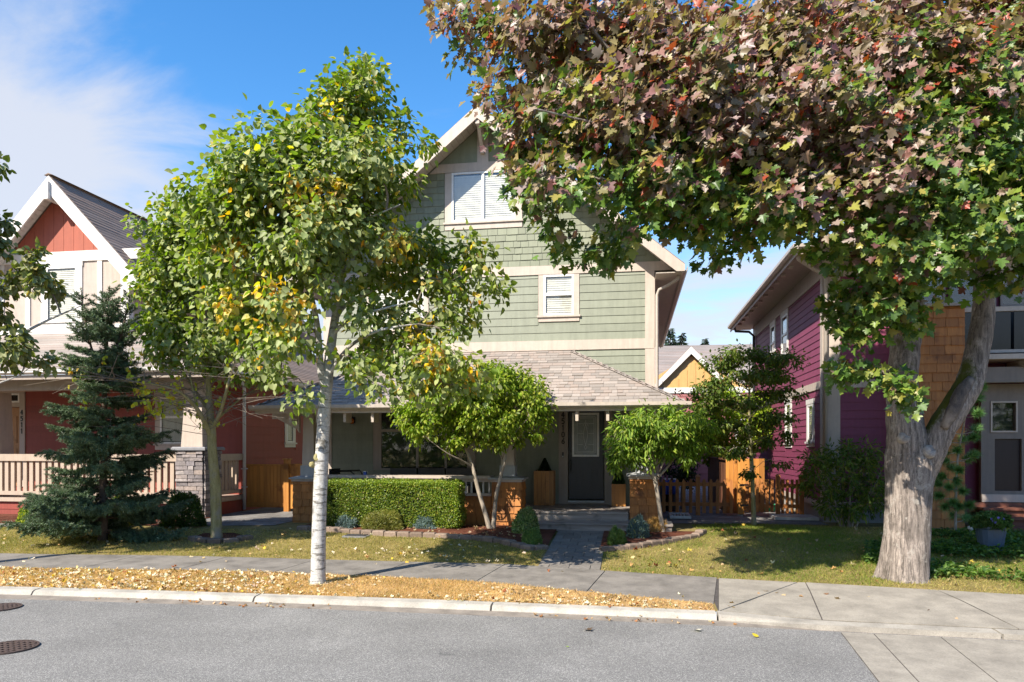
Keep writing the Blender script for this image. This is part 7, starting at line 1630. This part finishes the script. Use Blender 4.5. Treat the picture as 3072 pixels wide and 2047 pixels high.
# things glimpsed behind the pickets
for i, (px, lab) in enumerate(((1994, 'blue plastic water jug nearest the shingled pier behind the pickets'), (2008, 'brightest blue plastic water jug behind the picket fence'), (2024, 'blue and white jug right of the brightest one behind the pickets'))):
    c = at_y(px, 1490, 18.3); t = thing('water_jug', lab, 'jug', (c.x, c.y, gz(c.x, c.y)), 'blue jugs behind the picket fence'); mb = MB(); mb.lathe((c.x, c.y, gz(c.x, c.y) + .42), [(.07, 0), (.085, .02), (.085, .26), (.05, .34), (.03, .36)], 12); mb.build('jug_body', M['blue_plastic'], t, smooth=True)
    mb = MB(); mb.lathe((c.x, c.y, gz(c.x, c.y) + .78), [(.034, 0), (.034, .04)], 10); mb.build('cap', M['vinyl'], t)
    boxo('stand', M['charcoal'], t, c.x - .09, c.x + .09, c.y - .09, c.y + .09, gz(c.x, c.y), gz(c.x, c.y) + .419)
for i, (px, lab) in enumerate(((2284, 'green plastic tub behind the bars of the picket gate'), (2312, 'second green plastic tub further right behind the picket gate'))):
    c = at_y(px, 1530, 18.6); z_ = gz(c.x, c.y); t = thing('green_tub', lab, 'tub', (c.x, c.y, z_), 'green tubs behind the gate'); mb = MB(); mb.lathe((c.x, c.y, z_ + .01), [(.10, 0), (.13, .16), (.14, .17), (.125, .165), (.1, .02)], 14); mb.build('tub_body', M['green_plastic'], t)
    mb = MB(); mb.tube([(c.x - .13, c.y, z_ + .17), (c.x, c.y - .02, z_ + .26), (c.x + .13, c.y, z_ + .17)], .006, 5); mb.build('handle', M['vinyl'], t)
# cast iron drain covers in the road
M['iron'] = paint('rusty_cast_iron', (.075, .05, .042), .6, .35)
def drain(label, c, r):
    t = thing('drain_cover', label, 'drain cover', (c.x, c.y, .004), 'round iron drain covers in the road'); mb = MB(); n = 40; vs, fs = [], []
    for rr_, z in ((r * .98, .004), (r * .98, .016), (r * .9, .016), (r * .9, .006)):
        for k in range(n): a = 2 * math.pi * k / n; vs.append((c.x + rr_ * math.cos(a), c.y + rr_ * math.sin(a), z))
    for i in range(3):
        for k in range(n): k2 = (k + 1) % n; fs.append((i * n + k, i * n + k2, (i + 1) * n + k2, (i + 1) * n + k))
    mb.add(vs, fs).build('rim', M['iron'], t)
    mb = MB(); mb.add([(c.x + r * .9 * math.cos(2 * math.pi * k / n), c.y + r * .9 * math.sin(2 * math.pi * k / n), .0055) for k in range(n)], [tuple(range(n))]); mb.build('sump', M['black'], t)
    s = .062; mb = MB(); k = int(r * .9 / s)
    for i in range(-k, k + 1):
        h = math.sqrt(max(0, (r * .9) ** 2 - (i * s) ** 2))
        if h > .03: mb.box(c.x - h, c.x + h, c.y + i * s - .011, c.y + i * s + .011, .0065, .0155)
    mb.build('grid_bar', M['iron'], t); mb = MB()
    for i in range(-k, k + 1):
        h = math.sqrt(max(0, (r * .9) ** 2 - (i * s) ** 2))
        if h > .03: mb.box(c.x + i * s - .011, c.x + i * s + .011, c.y - h, c.y + h, .0068, .0150)
    mb.build('grid_bar', M['iron'], t)
c = at_z(-42, 1954, 0); e = at_z(104, 1946, 0); drain('nearer rusty round drain grate at the left edge of the road', Vector((e.x - .25, e.y - .03, 0)), .25)
e = at_z(50, 1827, 0); drain('farther rusty round drain grate close to the gutter at the left edge', Vector((e.x - .235, e.y, 0)), .235)
# ---------------------------------------------------------------- grass, ivy and fallen leaves
def in_poly(P, poly):
    x, y = P[:, 0], P[:, 1]; ins = np.zeros(len(P), bool); n = len(poly)
    for i in range(n):
        x0, y0 = poly[i][:2]; x1, y1 = poly[(i + 1) % n][:2]; c = ((y0 > y) != (y1 > y)) & (x < (x1 - x0) * (y - y0) / (y1 - y0 + 1e-12) + x0); ins ^= c
    return ins
def scatter(poly, n, rg):
    a = np.array([p[:2] for p in poly]); lo, hi = a.min(0), a.max(0); P = lo + rg.random((int(n * 2.6), 2)) * (hi - lo); P = P[in_poly(P, a)][:n]
    return np.concatenate([P, np.array([[gz(x, y)] for x, y in P])], 1)
def grass(name, poly, n, hgt, pals, seed, dens_sc=2.0):
    rg = np.random.default_rng(seed); P = scatter(poly, n, rg); k = vnoise(P, dens_sc, seed) * .55 + vnoise(P, dens_sc * 4, seed + 1) * .3 + rg.normal(size=len(P)) * .25
    keep = rg.random(len(P)) < np.clip(.72 + k * .55, .12, 1); P, k = P[keep], k[keep]; n = len(P)
    A = unit(np.stack([rg.normal(size=n) * .75, rg.normal(size=n) * .75, np.full(n, .8)], 1)); Nn = rg.normal(size=(n, 3))
    c0, c1 = pick(pals[0], n, rg), pick(pals[1], n, rg); m_ = np.clip(k * 1.5 + .5, 0, 1)[:, None]; col = c0 * (1 - m_) + c1 * m_
    T = (np.array([(0, -.07, 0), (0, .07, 0), (.6, .05, .03), (1, 0, .12)], float), np.array([(0, 1, 2), (0, 2, 3)]))
    o = put(name, leaves(name, T, P + np.array([0, 0, .003]), A, Nn, rg.uniform(*hgt, n), col, M['grass'])); o['kind'] = 'stuff'; return o
DRY = [(3, (.60, .40, .18)), (2, (.70, .50, .26)), (1, (.46, .29, .12))]; OLIVE = [(3, (.32, .275, .09)), (2, (.43, .345, .125)), (1.2, (.52, .40, .17))]; GRN = [(3, (.12, .18, .026)), (3, (.18, .23, .035)), (1, (.26, .27, .06))]
xs = frange(-13, .9, .7)
grass('dry_grass', [(x, 8.44 + bend(x)) for x in xs] + [(x, y_near(x) - .01) for x in xs[::-1]], 90000, (.02, .05), (DRY, [(3, (.54, .35, .15)), (1, (.40, .29, .11))]), 101, 2.4)
xl_ = frange(-14, -1.42, .7)
front_l = [(p.x, p.y - .09) for p in edgeL]
lawn_l = [(x, y_far(x) + .01) for x in xl_] + front_l[::-1] + [(-7.2, 13.2), (-9.3, 13.1), (-11.2, 12.85), (-14, 12.7)]
grass('lawn_grass', lawn_l, 105000, (.02, .05), (OLIVE, [(2, (.17, .19, .04)), (3, (.33, .28, .09))]), 102, 1.6)
xr_ = frange(-.4, 8, .6); front_r = [(p.x, p.y - .09) for p in edgeR]
lawn_r = [(x, y_far(x) + .01) for x in xr_] + [(8, 14.6), (4.1, 15.4), (2.2, 15.6), (1.2, 15.2)] + front_r[::-1]
grass('lawn_grass', lawn_r, 125000, (.022, .055), (OLIVE, GRN), 103, 1.1)
# vinca and ivy round the foot of the maple
rg = np.random.default_rng(104); ivp = [tuple(ground(*p))[:2] for p in ((2760, 1735), (2850, 1742), (2960, 1745), (3072, 1752), (3300, 1760), (3300, 1625), (3072, 1612), (2930, 1602), (2800, 1610), (2750, 1640))]
P = scatter(ivp, 9000, rg); k = vnoise(P, 2.4, 3); P = P[k > -.35]; n = len(P); P[:, 2] += rg.random(n) ** .7 * .12 + .02
A = unit(rg.normal(size=(n, 3)) * np.array([1, 1, .4])); o = put('ground_ivy', leaves('ground_ivy', T_OVAL, P, A, np.array([0, -.2, 1.]) + rg.normal(size=(n, 3)) * .45, rg.uniform(.05, .085, n), pick([(3, (.06, .125, .025)), (3, (.10, .18, .03)), (1, (.18, .26, .06))], n, rg), M['leaf_soft'])); o['kind'] = 'stuff'
P = scatter([tuple(ground(*p))[:2] for p in ((2590, 1690), (2660, 1700), (2655, 1640), (2600, 1640))], 900, rg); n = len(P); P[:, 2] += rg.random(n) * .1 + .02
o = put('ground_ivy', leaves('ground_ivy', T_OVAL, P, unit(rg.normal(size=(n, 3)) * np.array([1, 1, .4])), np.array([0, -.2, 1.]) + rg.normal(size=(n, 3)) * .45, rg.uniform(.045, .075, n), pick([(3, (.06, .125, .025)), (3, (.12, .19, .04))], n, rg), M['leaf_soft'])); o['kind'] = 'stuff'
# fallen leaves
def litter(name, poly, n, size, pal, seed, T=T_CURL, lift=.03, edge=None):
    rg = np.random.default_rng(seed); P = scatter(poly, n, rg); n = len(P); k = vnoise(P, 2.2, seed); P = P[(k * .9 + rg.random(n) * .9) > .25]; n = len(P); P[:, 2] += lift * rg.uniform(.5, 1.3, n)
    A = unit(rg.normal(size=(n, 3)) * np.array([1, 1, .22])); Nn = np.array([0, 0, 1.]) + rg.normal(size=(n, 3)) * .38
    o = put(name, leaves(name, T, P, A, Nn, rg.uniform(*size, n), pick(pal, n, rg), M['litter'])); o['kind'] = 'stuff'; return o
PALE = [(4, (.62, .50, .33)), (3, (.70, .62, .46)), (2, (.56, .38, .17)), (.5, (.60, .40, .05)), (.4, (.32, .12, .05))]
litter('fallen_leaves', [(x, 8.44 + bend(x)) for x in xs] + [(x, y_near(x)) for x in xs[::-1]], 1700, (.022, .06), PALE, 111, lift=.02)
litter('fallen_leaves', [(x, 8.42 + bend(x)) for x in xs[:13]] + [(x, y_near(x)) for x in xs[:13][::-1]], 1300, (.025, .07), PALE, 117, lift=.025)
litter('fallen_leaves', lawn_l, 420, (.035, .075), PALE, 112, lift=.035)
litter('fallen_leaves', lawn_r, 300, (.04, .085), [(3, (.50, .40, .22)), (2, (.45, .26, .10)), (1, (.40, .30, .05)), (1, (.30, .10, .05))], 113, lift=.035)
litter('fallen_leaves', [(p.x, p.y + .05) for p in edgeL] + [(-2.2, 14.3), (-7, 14.3)], 420, (.03, .07), [(3, (.40, .26, .15)), (2, (.30, .14, .08)), (1, (.5, .4, .26))], 118, lift=.05)
litter('fallen_leaves', [(-30, 8.0), (1.2, 8.0), (1.2, 8.22), (-30, 8.2)], 420, (.02, .05), [(3, (.34, .16, .06)), (2, (.46, .27, .12)), (1, (.55, .42, .25))], 114, lift=.012)
litter('fallen_leaves', [(x, y_near(x)) for x in xs] + [(x, y_far(x)) for x in xs[::-1]], 70, (.04, .08), PALE, 115, lift=.02)
litter('fallen_leaves', [(1, 8.3), (8, 8.2), (8, 8.9), (1.2, 9.5)], 60, (.03, .06), [(2, (.35, .2, .09)), (1, (.5, .36, .2)), (1, (.2, .1, .06))], 116, lift=.016, T=T_MAPLE)
litter('fallen_leaves', [(x, 8.36 + bend(x)) for x in xs] + [(x, 8.56 + bend(x)) for x in xs[::-1]], 700, (.02, .055), PALE, 119, lift=.02)
# single leaves lying on the asphalt
def lone(label, px, py, col, size, T, seed):
    p = ground(px, py); rg = np.random.default_rng(seed); c = np.array([[*col]]); o = put('fallen_leaf', leaves('fallen_leaf', T, np.array([[0, 0, 0.]]), np.array([[rg.normal(), rg.normal(), .05]]), np.array([[.25, -.35, 1.]]), np.array([size]), c, M['litter']), None, (p.x, p.y, .012)); tag(o, label, 'leaf', 'single leaves on the asphalt')
lone('yellow leaf lying alone on the grey asphalt', 2264, 1920, (.62, .48, .04), .07, T_HEART, 1); lone('pale curled leaf on the asphalt near the gutter', 2088, 1895, (.68, .62, .5), .085, T_MAPLE, 2); lone('brown leaf on the asphalt left of the pale one', 1760, 1894, (.12, .08, .05), .085, T_MAPLE, 3); lone('tiny green leaf on the asphalt at mid left', 1708, 1948, (.2, .3, .05), .035, T_OVAL, 4)
# ---------------------------------------------------------------- unseen trees across the street, massed dense to block bright sky in window reflections
M['leaf_far'] = leaf('street_leaf', .3, .5, spec=.3)
rg = np.random.default_rng(200); n = 34000; u = rg.random(n); P = np.stack([rg.uniform(-42, 42, n), rg.uniform(-26, -20, n), u * 8.0], 1)
P[:, 2] *= 1.0 + .16 * np.sin(P[:, 0] * .9) + .10 * np.sin(P[:, 0] * 2.3 + 1); P[:, 1] += 1.2 * np.sin(P[:, 0] * 1.3); P = P[(vnoise(P, 1.1, 3) > -.9)]; n = len(P)
o = put('treeline', leaves('treeline', T_OVAL, P, rg.normal(size=(n, 3)), rg.normal(size=(n, 3)), rg.uniform(.3, .6, n), pick([(3, (.06, .11, .02)), (3, (.10, .16, .03)), (1, (.17, .20, .05))], n, rg), M['leaf_far'])); o['kind'] = 'stuff'
